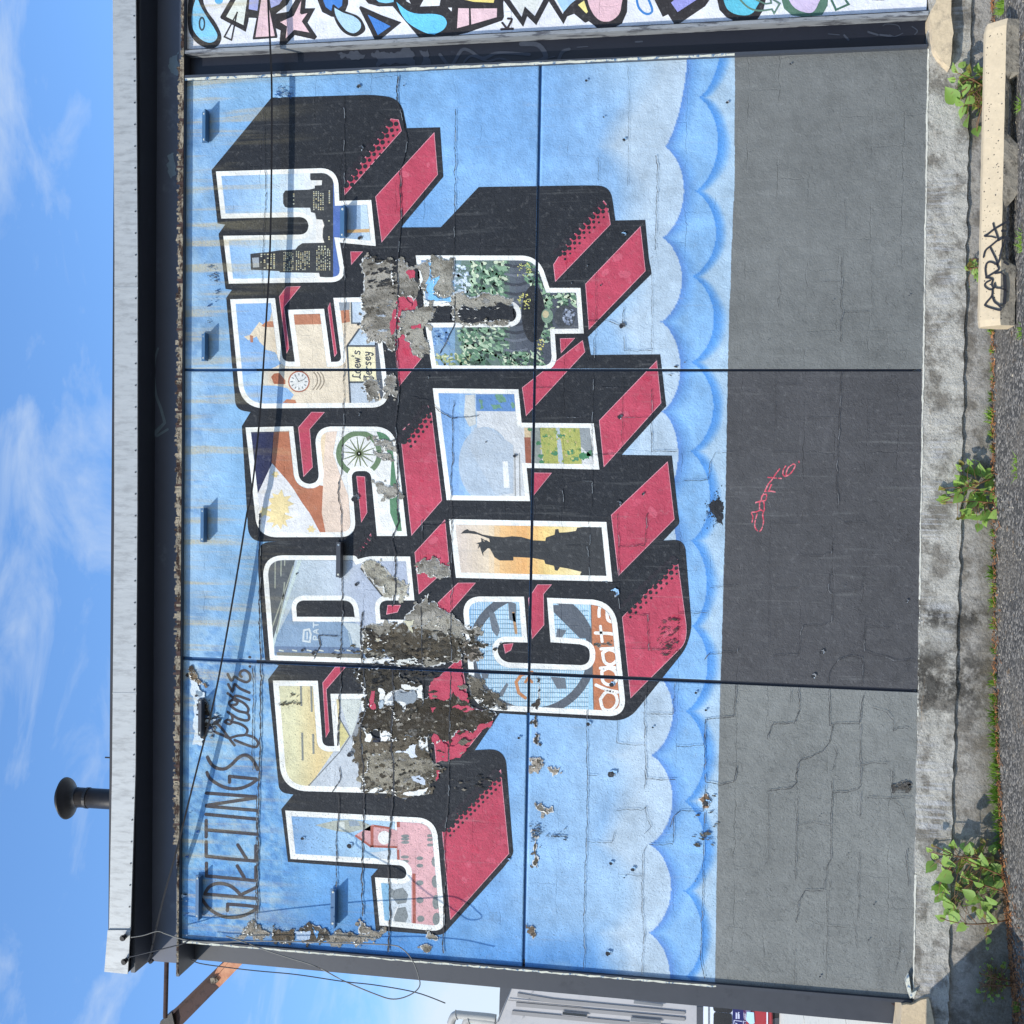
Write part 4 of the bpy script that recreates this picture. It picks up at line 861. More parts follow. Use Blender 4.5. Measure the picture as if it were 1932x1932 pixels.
# islands of old paint inside the bare area
A_ = Art()
for c_, q in (((196, 208, 216), 'G1| 160,560 250,580 330,700 430,790 440,870 350,960 290,1000 320,1180 350,1330 350,1590 240,1620 245,1200 225,900 180,700'), ((190, 204, 214), 'G1| 230,1620 350,1610 420,1680 390,1800 200,1780'), ((120, 140, 156), 'G1| 270,760 380,760 400,830 340,880 290,850'), ((150, 180, 200), 'G1| 480,1490 600,1510 520,1560'), (RED, '11| 1120,115 1190,110 1195,160 1150,170'), (RED, '11| 1060,310 1110,300 1165,350 1160,380 1090,400 1060,470 1040,560 1010,590 1000,500 1060,380'), (RED, '11| 1160,520 1230,505 1235,540 1170,545'), ((120, 180, 220), '11| 1290,45 1315,40 1315,180 1380,140 1330,230 1330,290 1460,300 1460,340 1290,320 1270,200'),
              (WHITE, '11| 1215,95 1230,180 1300,340 1300,370 1260,370 1235,240'), (BLACK, '11| 1190,90 1215,95 1245,260 1250,380 1215,390 1225,240'), (BLACK, '11| 1330,430 1400,370 1470,370 1470,490 1310,490'), (BLACK, '11| 1520,400 1550,365 1650,400 1750,372 1925,370 1930,430 1925,480 1540,485 1510,440'), (WHITE, '11| 1360,360 1440,345 1475,370 1380,372'),
              ((214, 206, 180), '12| 895,935 930,945 920,965 890,960'), ((150, 180, 210), '12| 830,1012 960,1018 978,1045 940,1048 830,1030'), ((220, 222, 214), '12| 1045,1110 1220,1105 1222,1142 1050,1135'), ((200, 196, 170), '12| 1100,810 1185,800 1170,905 1140,860'),
              (RED, '12| 865,1335 890,1335 895,1475 865,1475'), (WHITE, '12| 915,1315 945,1320 955,1400 920,1400'), ((176, 190, 200), '12| 920,1412 955,1408 955,1470 925,1470'), (WHITE, '12| 1085,1288 1245,1290 1255,1385 1210,1385 1200,1330 1090,1310'), ((140, 150, 158), '12| 1060,1330 1190,1330 1200,1400 1120,1430 1050,1400'),
              (RED, '12| 1300,1310 1400,1200 1540,1150 1550,1290 1520,1330 1590,1360 1590,1430 1530,1400 1480,1340 1440,1400 1310,1400'), ((170, 60, 84), '12| 1400,1370 1430,1260 1480,1330 1440,1400'), (RED, '12| 1310,1460 1350,1460 1320,1500'), (RED, '12| 1470,1460 1560,1450 1640,1475 1560,1495 1480,1490'), (RED, '12| 1640,1640 1780,1560 1760,1610 1690,1650'), (RED, '12| 1330,1660 1360,1670 1400,1720 1440,1760 1600,1750 1530,1840 1400,1860 1350,1880'), (BLACK, '12| 1285,1660 1330,1665 1320,1680 1290,1680'),
              ((214, 220, 226), '12| 1150,1750 1205,1740 1210,1830 1150,1830 1040,1800 1120,1790'), (WHITE, '12| 810,1640 860,1660 855,1720 815,1715'), ((44, 48, 60), '12| 865,1680 930,1690 930,1720 870,1720'), (WHITE, '12| 935,1680 995,1680 970,1715 935,1715'),
              ((190, 200, 212), '13| 1160,70 1230,60 1270,130 1200,110'), (WHITE, '13| 1150,180 1290,150 1240,205 1080,210'), (RED, '13| 1350,20 1380,20 1370,80 1350,105'), ((170, 190, 212), '13| 280,1240 400,1230 400,1290 300,1290'), ((110, 164, 214), '13| 420,1200 470,1240 450,1290')):
    A_.poly(rough(P(q), .2, 3), c_, 12.35 + random.randint(0, 11)*.075)
A_.build('surviving_paint', mural, label='scraps of old paint left inside the bare patches')
# mould and dirt as rough stains
A_ = Art()
def mould(q, n, s0, cols=((46, 44, 40), (58, 54, 46), (34, 34, 34))):
    p = rough(rough(P(q), .25, 2), .2, 2); x0, y0, x1, y1 = bb(p); reg = tess([p]); big_ = abs(area(p)) > 2500
    if big_: n = int(n*.27); s0 *= 1.4
    for i in range(n):
        s1 = abs(random.gauss(0, s0*.8)) + .45; x = random.uniform(x0, x1); y = random.uniform(y0, y1)
        A_.poly(rough(ell(x, y, s1*random.uniform(1.2, 3.6), s1*.75, n=8, a=R_(.3)), .35, 2), random.choice(cols), 13.35 + (i % 14)*.075, reg)
mould('12| 800,860 1540,880 1550,1100 830,1090', 520, 2.1); mould('12| 780,1150 1250,1160 1260,1300 820,1340', 480, 1.8, ((34, 36, 38), (54, 56, 58), (28, 28, 30))); mould('12| 1560,860 1700,950 1900,960 1900,1010 1620,1110 1560,1100', 150, 2.0)
mould('12| 770,1420 1800,1480 1400,1900 800,1932', 460, 1.9, ((46, 44, 38), (150, 146, 136), (60, 54, 44), (110, 104, 92))); mould('13| 780,0 1400,20 1300,200 800,200', 300, 1.6, ((56, 52, 44), (158, 156, 150), (90, 84, 72))); mould('11| 820,10 1060,10 1060,330 820,200', 300, 1.9, ((36, 38, 42), (48, 48, 50)))
mould('12| 700,1150 820,1150 840,1320 760,1400', 60, 1.3, ((30, 32, 34), (60, 60, 58))); mould('12| 1200,1130 1560,1150 1300,1250 1180,1230', 90, 1.5, ((30, 32, 34), (64, 60, 54))); mould('13| 1500,20 1800,60 1700,160 1450,100', 40, 1.6, ((26, 28, 30), (120, 112, 98))); mould('12| 600,1010 820,1000 820,1110 560,1090', 60, 1.2, ((90, 84, 66), (60, 58, 50)))
mould('11| 820,300 1050,300 1050,640 820,600', 90, 1.2, ((110, 106, 98), (176, 186, 196))); mould('12| 250,1350 330,1350 330,1440 150,1430', 70, 1.1, ((96, 90, 70), (70, 66, 54))); mould('12| 1590,1230 1900,1480 1700,1480', 120, 1.8)
mould('22| 1090,850 1260,800 1250,1050 1100,1050', 110, 1.1, ((110, 60, 66), (70, 60, 60))); mould('23| 120,420 400,430 400,560 130,560', 90, 1.2, ((90, 110, 130), (70, 84, 100))); mould('22| 1180,-1150 1300,-1150 1300,-950 1180,-950', 4, 1.)
mould('01| 1530,50 1600,60 1590,500 1540,500', 80, 1.1, ((60, 90, 130), (90, 110, 130))); mould('33| 930,120 1080,120 1080,200 940,200', 60, 1.6, ((96, 94, 92), (84, 82, 80))); mould('23| 1380,200 1520,200 1520,620 1380,600', 120, 1.2, ((110, 112, 108), (90, 100, 110), (70, 66, 56))); mould('10| 150,630 280,620 280,760 120,720', 60, 1.4, ((60, 110, 170), (150, 190, 226)))
mould('02| 1450,1290 1650,1500 1600,1700 1480,1400', 90, 2.0, ((40, 46, 56), (60, 90, 130), (190, 206, 220))); mould('03| 1420,320 1520,420 1500,1500 1400,1500', 200, 1.3, ((70, 110, 170), (50, 80, 120), (170, 196, 222)))
A_.build('mould_stains', mural, M_PLASTER, kind='stuff', label='black mould and dirt speckle round the bare patches')
# lifted flakes of paint at the rims
mb = MB()
for (a_, b_, ctr) in flakes:
    if random.random() < .35: continue
    mx_ = ((a_[0]+b_[0])/2, (a_[1]+b_[1])/2); dx, dy = ctr[0]-mx_[0], ctr[1]-mx_[1]; l = math.hypot(dx, dy) or 1
    s0 = random.uniform(1.2, 4.5); tip = (mx_[0] + dx/l*s0 + R_(1), mx_[1] + dy/l*s0 + R_(1))
    A1 = U(*a_, -.011); B1 = U(*b_, -.011); Tp = U(tip[0], tip[1], -.012 - random.uniform(.004, .016)); M1 = U(mx_[0], mx_[1], -.013)
    mb.add([A1, B1, Tp, M1], [(0, 3, 2), (3, 1, 2)])
fl = mb.build('paint_flakes', surf('peeling_paint_edge', s2l((214, 214, 208)), .8, 60, .2), mural); tag(fl, 'curled white paint flakes round the bare patches', kind='stuff')

def jag(p, q, amp=1.0, st=4.0):
    n = max(2, int(math.hypot(q[0]-p[0], q[1]-p[1])/st)); dx, dy = q[0]-p[0], q[1]-p[1]; l = math.hypot(dx, dy) or 1
    off_ = 0; out = [p]
    for i in range(1, n):
        off_ = off_*.6 + random.gauss(0, amp*.6); t = i/n; out.append((p[0]+dx*t - dy/l*off_, p[1]+dy*t + dx/l*off_))
    out.append(q); return out
CR = Art(); CRL = Art()
def crack(q, w=1.2, amp=1.0, colr=None, light=True):
    pts = P(q) if isinstance(q, str) else q; full = []; colr = colr or ((24, 24, 26) if pts[0][0] < 1375 else (58, 60, 64)); w = w if pts[0][0] < 1375 else w*.8
    for i in range(len(pts)-1): full += jag(pts[i], pts[i+1], amp)[:-1]
    full.append(pts[-1])
    for k in range(len(full)-1):
        ww = w*random.uniform(.5, 1.3)*(.75 if full[k][0] > 1340 else (1.25 if full[k][0] < 860 else .85))
        CR.add(stroke([full[k], full[k+1]], ww, cap=False), colr, 14.9 + (k % 3)*.09)
        if light and w > .85 and (k//5 + int(full[0][0])) % 3 == 0:
            d = w*.55 + .5; CRL.add(stroke([(full[k][0]+d, full[k][1]-.3), (full[k+1][0]+d, full[k+1][1]-.3)], .55, cap=False), (150, 158, 164) if full[k][0] < 1340 else (146, 149, 152), 14.6 + (k % 3)*.09)
for q, w in (('10| 650,730 655,1200 660,1400 11| 655,30 660,500 655,1100', .9), ('10| 50,830 55,1180 70,1500 50,1700 45,1932 11| 45,300', .8), ('10| 1063,575 1060,780 1130,1050 1110,1180 1078,1270 1085,1600 1060,1932 11| 1060,300 1050,700', 1.8), ('11| 1045,700 1070,1000 1040,1250 1060,1600 1060,1932 12| 1070,60 1015,200 1040,300 1045,600 1020,700', 1.9), ('10| 1495,820 1490,1500 1480,1932 11| 1485,180', .9), ('11| 1490,300 1485,520 1380,730', 1.2), ('11| 1485,1080 1475,1180 1475,1500 1460,1700 1465,1932 12| 1465,700 1460,1100', 1.0),
             ('11| 650,1100 650,1300 640,1600 610,1780 640,1932 12| 640,250 640,700 630,1100', 1.3), ('12| 635,1140 620,1400 610,1750', 2.0), ('12| 1020,1140 1030,1400 1010,1700 1030,1932 13| 1035,120 1010,420 990,600 1000,1150 990,1390', 2.2), ('12| 1240,50 1240,220', 1.2), ('12| 1235,700 1240,900 1250,1450', 1.0), ('12| 1460,1160 1450,1500 1440,1932 13| 1435,330 1415,460 1410,900 1405,1400', 1.6),
             ('12| 800,740 780,900 800,1150 830,1450 790,1560 780,1650 800,1932 13| 805,150 800,420 795,640 790,960 795,1120', 1.9), ('13| 610,200 620,330 600,500 598,910', 1.3), ('13| 620,0 630,90 570,185', 1.2), ('12| 22,0 20,900 30,1200 20,1932 13| 10,400 5,1100', 2.0), ('02| 1905,1150 1900,1932', 1.2), ('03| 1932,200 1925,1160', 1.4),
             ('22| 570,0 570,240 565,620', .9), ('22| 575,520 790,525 800,800', 1.2), ('22| 785,0 790,180 790,470', 1.1), ('22| 790,250 985,245 1010,0', 1.1), ('22| 810,750 1010,765 1010,900 1015,1030', 1.3), ('22| 1010,1030 1215,1020', 1.0), ('22| 1240,748 1460,750', .9), ('22| 555,1480 550,1640 555,1932 23| 555,400 545,700 530,1100 540,1400 525,1520', 1.2), ('22| 785,1550 780,1730 985,1745', .9), ('22| 995,1290 985,1500 990,1740 1000,1932 23| 985,160', 1.1), ('22| 1000,1510 1200,1512 1215,1280', 1.2),
             ('22| 1440,1932 1445,1550 1560,1540 1660,1530 1675,1290', 1.5), ('22| 1440,1100 1470,1060 1580,1045 1680,1045 1685,1020', 1.2), ('22| 1480,560 1680,545', 1.0), ('22| 1220,1750 1430,1745 1440,1660', 1.1), ('23| 1440,50 1445,110 1580,130 1660,110 1680,0', 1.5), ('23| 985,20 1000,90 1160,95 1220,92', 1.2), ('23| 1445,130 1430,330 1270,325 1205,370 1180,450', 1.3), ('23| 1440,340 1430,700 1420,1130 1410,1450 1440,1590', 1.2),
             ('23| 765,330 850,315 960,325 1000,300', .9), ('23| 560,560 740,570 760,480', .8), ('23| 990,300 1030,460 985,500', .8), ('23| 1000,590 975,650 970,820 965,1060 985,1250 965,1560', 1.0), ('23| 1020,580 1090,585 1200,580 1205,380', 1.1), ('23| 790,805 970,820', .8), ('23| 560,60 640,55', 1.0),
             ('20| 1070,1170 1085,1240 1070,1700 1065,1880', 1.0), ('20| 635,1180 640,1360', .7), ('20| 865,500 870,900 860,1400', .6), ('21| 560,480 720,485 820,520 830,380', 1.1), ('21| 620,0 620,600', .7), ('21| 610,600 600,860 590,1200 590,1500', .9), ('21| 1040,0 1045,450 1040,730', .7), ('21| 830,600 835,710 1040,705', .9), ('21| 610,988 820,990', 1.1), ('21| 820,900 820,1400 800,1560', .8), ('21| 400,1210 590,1210', .9), ('21| 830,1210 1030,1205', .9), ('21| 1040,1000 1040,1470 1230,1465', 1.1), ('21| 610,1490 760,1485', 1.2),
             ('21| 370,1932 370,1710 480,1695 590,1695 590,1600', 1.0), ('21| 590,1700 585,1900', 1.2), ('21| 800,1690 1000,1690 1020,1560', .8), ('21| 1520,1475 1480,1550 1465,1680 1270,1690', 1.1), ('21| 1520,1475 1640,1478', .9), ('22| 790,1010 1010,1020 1200,1015', .8), ('11| 1160,1060 1290,1085', 1.0), ('11| 1320,1110 1400,1180 1475,1215 1670,1195', 1.1), ('21| 140,990 300,985', .9), ('12| 1530,20 1350,100 1240,90', .9), ('12| 465,920 620,925', 1.3), ('12| 465,920 480,1000 440,1070 430,1100', 1.5), ('22| 160,20 330,20', .8), ('22| 380,240 550,250 570,360', .9), ('22| 590,30 760,40', .8),
             ('30| 1240,640 1235,1000', .8), ('30| 580,1500 590,1720', .9), ('31| 560,0 550,380 570,410 550,480 555,640', 1.3), ('31| 80,0 90,300 75,330 90,400', .8), ('31| 580,420 760,415', .9), ('31| 400,188 545,186', .8), ('31| 560,870 550,930 540,1200 520,1600 530,1900', 1.5), ('31| 60,860 55,1400', .7), ('31| 60,960 270,965', .7), ('31| 300,1220 520,1215', .8), ('31| 40,1475 230,1472', .8), ('31| 780,0 785,450', .6), ('31| 750,1050 760,1400', .6),
             ('32| 530,50 570,75 690,65 750,80', 1.0), ('32| 250,320 400,325 480,300 495,180', 1.1), ('32| 470,450 455,580 490,620 480,820 430,840 265,850 245,900 235,1070 30,1075', 1.3), ('32| 15,200 10,1000', .7), ('32| 520,590 700,580 735,400', .9), ('32| 740,780 730,900 725,1040 880,1080 950,1110 1090,1108', 1.4), ('32| 740,850 920,860', 1.0), ('32| 455,1280 470,1190 530,1100 640,1075 710,1090 715,1300', 1.8), ('32| 30,80 230,75', .8), ('32| 60,575 220,560', .8),
             ('32| 235,1310 240,1480 205,1580 40,1585 20,1640 0,1700', 1.7), ('32| 460,1330 470,1480 470,1600 490,1590 690,1585 710,1460 730,1350', 1.7), ('32| 490,1600 470,1720 420,1790 320,1840 240,1870 220,1932', 1.7), ('32| 490,1740 520,1800 490,1932', 1.0), ('32| 700,1600 700,1900 780,1880 910,1885', 1.2), ('32| 780,1460 900,1500 950,1560 945,1640 980,1620 1060,1620', 1.3), ('32| 180,1340 180,1430', 1.0),
             ('33| 225,0 210,130 190,150 0,180', 2.0), ('33| 225,230 220,430 215,640 210,850', 1.2), ('33| 230,440 340,415 470,440', .9), ('33| 700,0 700,140 690,160 600,190 490,190 480,100', 1.6), ('33| 490,190 475,440 480,690 460,720 430,860 420,930 280,930 235,1010 220,1170', 1.5), ('33| 700,190 695,380', 1.2), ('33| 690,640 690,960 680,1160', 1.0), ('33| 750,230 900,235 1080,230', 1.3), ('33| 920,240 1000,290 1050,420', 1.0), ('33| 945,30 940,190 1070,195', 1.3), ('33| 445,950 450,1200 440,1600', 1.0), ('33| 470,860 470,1020', .8), ('33| 360,1175 450,1198 600,1205', .9), ('33| 205,1380 205,1640', .8), ('33| 1000,1250 990,1430 960,1560', 1.0), ('33| 1050,620 1045,700 1060,900', 1.8), ('33| 870,1375 1000,1395', .7), ('33| 10,200 5,700', .8), ('33| 650,1140 675,1380', .8)):
    crack(q, w)
CR.build('cracks', mural, M_DARK, kind='stuff', label='jagged dark cracks along the block joints'); CRL.build('crack_lips', mural, None, kind='stuff', label='pale raised lips beside the cracks')
# knocked holes with pale rims
HOLES = [('10| 780,1115', 5.5), ('10| 765,650', 4), ('10| 1108,642', 1.6), ('10| 775,1790', 4.5), ('11| 765,510', 3), ('11| 765,1185', 3.2), ('11| 1285,910', 3), ('11| 740,1820', 8), ('21| 550,70', 2.5), ('21| 430,200', 2.6), ('21| 657,215', 2), ('21| 815,520', 6), ('21| 800,1205', 5), ('21| 785,1860', 6.5), ('21| 975,1785', 3), ('20| 825,1765', 5.5), ('20| 835,1050', 4), ('20| 550,605', 3.5), ('20| 680,880', 2), ('20| 1610,770', 3.4),
         ('22| 750,600', 9), ('22| 565,1585', 5), ('22| 42,1690', 3.5), ('22| 740,1290', 6), ('22| 1050,1610', 2.4), ('22| 1375,1350', 3.2), ('22| 1450,1480', 3), ('23| 740,50', 8), ('23| 735,722', 4.4), ('23| 900,768', 5), ('23| 715,1400', 6), ('23| 1450,270', 8), ('23| 835,830', 2), ('23| 1370,855', 1.6), ('33| 395,365', 2.4), ('33| 600,660', 2.4), ('33| 805,1030', 3.4), ('33| 765,1298', 3), ('33| 398,1575', 4), ('32| 410,1045', 8), ('32| 345,1225', 8), ('32| 1050,660', 5), ('32| 580,550', 2), ('31| 495,328', 2.5), ('31| 1070,290', 3), ('31| 10,625', 2), ('31| 905,620', 1.5), ('31| 760,1300', 1.6), ('30| 175,480', 4), ('12| 750,535', 4), ('12| 345,1030', 3.8), ('12| 430,1050', 5), ('12| 300,455', 2), ('12| 700,1815', 6), ('13| 700,590', 6), ('13| 345,535', 4), ('13| 1890,700', 4), ('12| 720,1190', 5), ('21| 10,1500', 4), ('11| 1725,1395', 1.6), ('31| 400,1380', 1.2)]
HA = Art(); HR = MB()
for q, s0 in HOLES:
    c_ = P(q)[0]; pale = (150, 190, 224) if c_[0] < 1350 else (150, 153, 156)
    if any(t in q for t in ('10|', '11|', '12|', '21|')): pale = (84, 88, 92)
    if c_[0] > 1385: s0 *= .62; pale = (128, 130, 132)
    HA.poly(rough(ell(c_[0]+s0*.35, c_[1]-s0*.25, s0*.9, s0*.7, n=7), .4, 2), pale, 15.2); HA.poly(rough(ell(c_[0]-s0*.12, c_[1]+s0*.1, s0*.78, s0*.7, n=9), .35, 2), (40, 42, 46), 15.6)
    for k in range(2):
        a_ = random.uniform(-.8, .8); p1 = (c_[0]+s0*math.cos(a_), c_[1]+s0*math.sin(a_)); p2 = (c_[0]+s0*math.cos(a_+.6), c_[1]+s0*math.sin(a_+.6)); p3 = (c_[0]+s0*.5*math.cos(a_+.3), c_[1]+s0*.5*math.sin(a_+.3))
        HR.add([U(*p1, -.013), U(*p2, -.013), U(*p3, -.013 - s0*.0012)], [(0, 1, 2)])
HA.build('knocked_holes', mural, None, kind='stuff', label='small knocked holes and spalls across the wall'); HR.build('spall_rims', surf('spalled_paint', s2l((170, 184, 198)), .8, 60, .2), mural)

# ------------------------------------------------------------------ steel frame, fascia, foundation
def slab(mb, quad, Y0, Y1, mi=0):
    """extrude a photo-space polygon, standing at depth Y0, straight back to Y1"""
    if area(quad) < 0: quad = quad[::-1]
    f = [U(x, y, Y0) for x, y in quad]; n = len(f)
    bk = [Vector((p.x, Y1, p.z)) for p in f]
    mb.add(f + bk, [tuple(range(n))[::-1], tuple(range(n, 2*n))] + [(i, (i+1) % n, n+(i+1) % n, n+i) for i in range(n)], mi)
def wobble_line(a, b, n, amp, first=True):
    out = []
    for i in range(n+1):
        t = i/n; out.append((a[0]+(b[0]-a[0])*t + (R_(amp) if 0 < i < n else 0), a[1]+(b[1]-a[1])*t))
    return out
NE = lin((350, 93), (1750, 19))
# right column: an H section, web in its own shade
rc = empty('steel_column', U(1745, 60, 0), 'dark navy H-section steel column between the two murals', 'column')
Mweb = surf('navy_web_paint', s2l((26, 29, 40)), .45, 10, .10, s2l((40, 44, 56)), (.63, .68), bump=.15)
mb = MB(); slab(mb, [(340, NE(340)+4), (1746, NE(1746)+4), (1746, RE(1746)-2), (340, RE(340)-2)], .05, .065); mb.build('web', Mweb, rc)
mb = MB(); slab(mb, [(346, NE(346)+1.5), (1752, NE(1752)+1.5), (1752, NE(1752)+9), (346, NE(346)+8)], -.045, .30); mb.build('flange', surf('grey_flange_edge', s2l((140, 144, 148)), .6, 50, .3, s2l((80, 82, 88)), (.5, .6), stretch=(1, 1, .2)), rc)['label'] = 'right flange with a worn light grey edge'
mb = MB(); slab(mb, [(346, RE(346)-9), (1750, RE(1750)-7), (1750, RE(1750)-1.6), (346, RE(346)-1.6)], -.045, .30); mb.build('flange', M_STEEL, rc)['label'] = 'left flange'
mb = MB()      # slopped mural paint along the left flange edge
pts = wobble_line((349, RE(349)-3.2), (1386, RE(1386)-5.5), 90, 0); up = [(x, y + R_(1.0)) for x, y in pts]; dn = [(x, y+4.6+R_(.7)) for x, y in pts]
for i in range(len(up)-1):
    q = [up[i], up[i+1], dn[i+1], dn[i]]; mb.add([U(a_, b_, -.0475) for a_, b_ in q], [(0, 1, 2, 3)])
mb.build('paint_slop', M_CREAM, rc)
# patches of sprayed-over tags on the web
A_ = Art()
for q, c_ in (('10| 860,400 900,380 960,385 1040,400 1180,390 1190,500 900,520', 0), ('10| 1225,380 1290,365 1300,500 1230,510', 0), ('10| 600,400 700,385 820,410 700,440', 0)): A_.poly(rough(P(q), .3, 3), (78, 86, 100), 1)
for q, w in (('10| 1380,410 1460,495 1540,380 1600,380 1700,440 1800,400 1932,400', 6), ('10| 1560,470 1620,420 1740,460 1830,440 1932,470', 4), ('20| 60,330 190,340 240,440 90,480', 9), ('20| 340,450 370,390 420,370', 6), ('20| 0,400 120,410', 6), ('20| 250,440 310,425', 2), ('20| 480,355 560,350', 2), ('20| 920,315 970,312', 3), ('30| 870,195 900,180 980,190 1000,220', 1.6), ('30| 920,260 960,275 1020,250', 1.6), ('30| 1090,200 1130,230 1110,260', 2), ('30| 760,240 830,262', 4), ('30| 850,262 930,272', 4), ('30| 580,265 610,300', 4), ('30| 460,255 540,262', 2)):
    A_.strokes(smooth(P(q), 4), w, (72, 82, 98), 1.2)
VV = []; FF = []
for kk, (p, l_) in enumerate(zip(A_.polys, A_.lay)):
    o_ = len(VV); VV += [U(x, y, .0480 - l_*.0008 - (kk % 50)*.00003) for x, y in (p if area(p) < 0 else p[::-1])]; FF.append(tuple(range(o_, o_+len(p))))
link('overpainted_tags', mesh_from(VV, FF), surf('grey_overpaint', s2l((56, 62, 74)), .6, 30, .3), rc)

# left column: channel with a flat plate set back
lc = empty('steel_column', U(1700, 1905, 0), 'grey painted flat steel column at the left end of the mural', 'column')
OE = lin((484, 1821), (1445, 1909.5))
mb = MB(); slab(mb, [(250, LE(250)-8), (1703, LE(1703)-8), (1703, OE(1703)), (250, OE(250))], .225, .245); mb.build('web', M_COLUMN, lc)
mb = MB(); slab(mb, [(340, LE(340)+.8), (1722, LE(1722)+.8), (1722, LE(1722)+6.5), (340, LE(340)+6.5)], -.03, .222); mb.build('flange', M_COLUMN, lc)
mb = MB(); pts = wobble_line((345, LE(345)+3.4), (1351, LE(1351)+3.4), 110, 0)
up = [(x, y + R_(1.0)) for x, y in pts]; dn = [(x, y+3.0+R_(.9)) for x, y in pts]
for i in range(len(up)-1): mb.add([U(a_, b_, -.033) for a_, b_ in (up[i], up[i+1], dn[i+1], dn[i])], [(0, 1, 2, 3)])
mb.build('paint_slop', M_CREAM, lc)
mb = MB(); mb.add([U(a_, b_, .2225) for a_, b_ in P('33| 930,1775 1010,1790 1008,1860 985,1850 960,1800')], [tuple(range(5))[::-1]]); mb.build('rust_patch', M_RUST, lc)
# beam
bm_ = empty('roof_beam', U(345, 966, .2), 'long navy painted steel I-beam resting over the murals', 'beam')
XL = U(335, 1843, -.05).x; XR = U(340, -500, -.05).x
zb0 = U(347, 150, -.05).z; zb1 = U(335, 150, -.05).z; zt0 = U(264, 150, -.05).z; zt1 = U(256, 150, -.05).z
zL0 = U(337, 1840, -.05).z; zL1 = U(331.5, 1840, -.05).z
mb = MB(); x0, x1 = XL, XR
def prism(mb, za, zb_, zaL, zbL, Y0, Y1, xa=None, xb=None, mi=0):
    xa = XL if xa is None else xa; xb = XR if xb is None else xb
    xr = U(347, 150, -.05).x; ex = lambda zl, zr, x: zl + (zr-zl)*(x-XL)/(xr-XL)
    mb.hexa([(xa, Y0, ex(zaL, za, xa)), (xb, Y0, ex(zaL, za, xb)), (xb, Y1, ex(zaL, za, xb)), (xa, Y1, ex(zaL, za, xa)),
             (xa, Y0, ex(zbL, zb_, xa)), (xb, Y0, ex(zbL, zb_, xb)), (xb, Y1, ex(zbL, zb_, xb)), (xa, Y1, ex(zbL, zb_, xa))], mi)
prism(mb, zb0, zb1-.012, zL0, zL1, -.045, .30); mb.build('bottom_flange', M_STEEL, bm_)
tL0 = U(254, 1840, -.05).z; tL1 = U(246, 1840, -.05).z
mb = MB(); prism(mb, zt0, zt1, tL0, tL1, -.045, .30); mb.build('top_flange', M_STEEL, bm_)
xw = U(300, 1814, .225).x
mb = MB(); prism(mb, zb1-.02, zt0+.002, zL1-.005, tL0+.002, .222, .244, xa=xw); mb.build('web', surf('navy_web_paint_beam', s2l((82, 88, 104)), .5, 8, .10, s2l((96, 104, 120)), (.60, .72), bump=.12), bm_)
# weathered mortar crust lying on the lower flange edge
mb = MB(); n = 420
for row in range(n):
    y = -30 + (1838+30)*row/n; y2 = -30 + (1838+30)*(row+1)/n
    b0 = 346.6 + (336.4-346.6)*max(0, (y-150))/1690; t0 = b0 - 2 - 11*(1 if 110 < y < 1640 else .35)*random.uniform(.45, 1)
    if y > 1590: t0 = b0 - 3.5
    A1 = U(b0, y, -.052); B1 = U(b0, y2, -.052); C1 = U(t0 + R_(1.5), y2, -.048 - random.uniform(0, .012)); D1 = U(t0, y, -.048 - random.uniform(0, .012))
    mb.add([A1, B1, C1, D1, Vector((A1.x, -.04, A1.z)), Vector((B1.x, -.04, B1.z))], [(0, 1, 2, 3), (0, 4, 5, 1)], 1 if random.random() < .08 else 0)
tag(mb.build('mortar_crust', [M_CRUST, M_RUST], bm_), 'crumbling mortar and rust along the lower flange edge')
# pale arrow and blots on the web
A_ = Art(); A_.strokes(smooth(P('01| 1190,690 1165,780 1160,900 1175,1040 1210,1140 1240,1250'), 6), 3.6, (96, 112, 128), 1, w2=5.5)
A_.strokes(P('01| 1240,1250 1150,1345'), 5, (96, 112, 128), 1.5, w2=9); A_.strokes(P('01| 1180,1350 1262,1300'), 4.5, (96, 112, 128), 2)
for q in ('00| 1300,420 1350,380 1340,570 1310,560 1265,500', '00| 1260,1180 1310,1150 1320,1240 1290,1345 1255,1250'): A_.poly(rough(P(q), .25, 3), (90, 100, 116), 1)
VV = []; FF = []
for p, l_ in zip(A_.polys, A_.lay):
    o_ = len(VV); VV += [U(x, y, .2195 - l_*.0006) for x, y in (p if area(p) < 0 else p[::-1])]; FF.append(tuple(range(o_, o_+len(p))))
link('painted_arrow', mesh_from(VV, FF), surf('pale_grey_overspray', s2l((112, 128, 140)), .6, 30, .3), bm_)

# fascia
fa = empty('roof_fascia', U(236, 966, -.1), 'pale galvanised sheet metal fascia along the flat roof edge', 'roof fascia')
FT = lambda y: float(np.interp(y, [-400, 0, 484, 968, 1450, 1757], [208, 212.6, 216, 215.5, 211.5, 205.6])); FB = lambda y: float(np.interp(y, [-400, 0, 484, 968, 1450, 1757], [252, 256, 259.5, 259, 255.6, 246]))
for ya, yb in ((-400, 543.4), (544.4, 1308.6), (1309.6, 1756)):
    mb = MB(); ys = [ya] + [y for y in (0, 484, 968, 1450) if ya < y < yb] + [yb]
    slab(mb, [(FT(y), y) for y in ys] + [(FB(y), y) for y in ys[::-1]], -.10, -.085); mb.build('fascia_panel', M_FASCIA, fa)
for yj in (543.9, 1309.1):
    mb = MB(); slab(mb, [(FT(yj)-.4, yj-2.4), (FT(yj)-.4, yj+1.2), (FB(yj)+.6, yj+1.2), (FB(yj)+.6, yj-2.4)], -.1025, -.1005); mb.build('lap_joint', M_FASCIA, fa)
rv = MB()
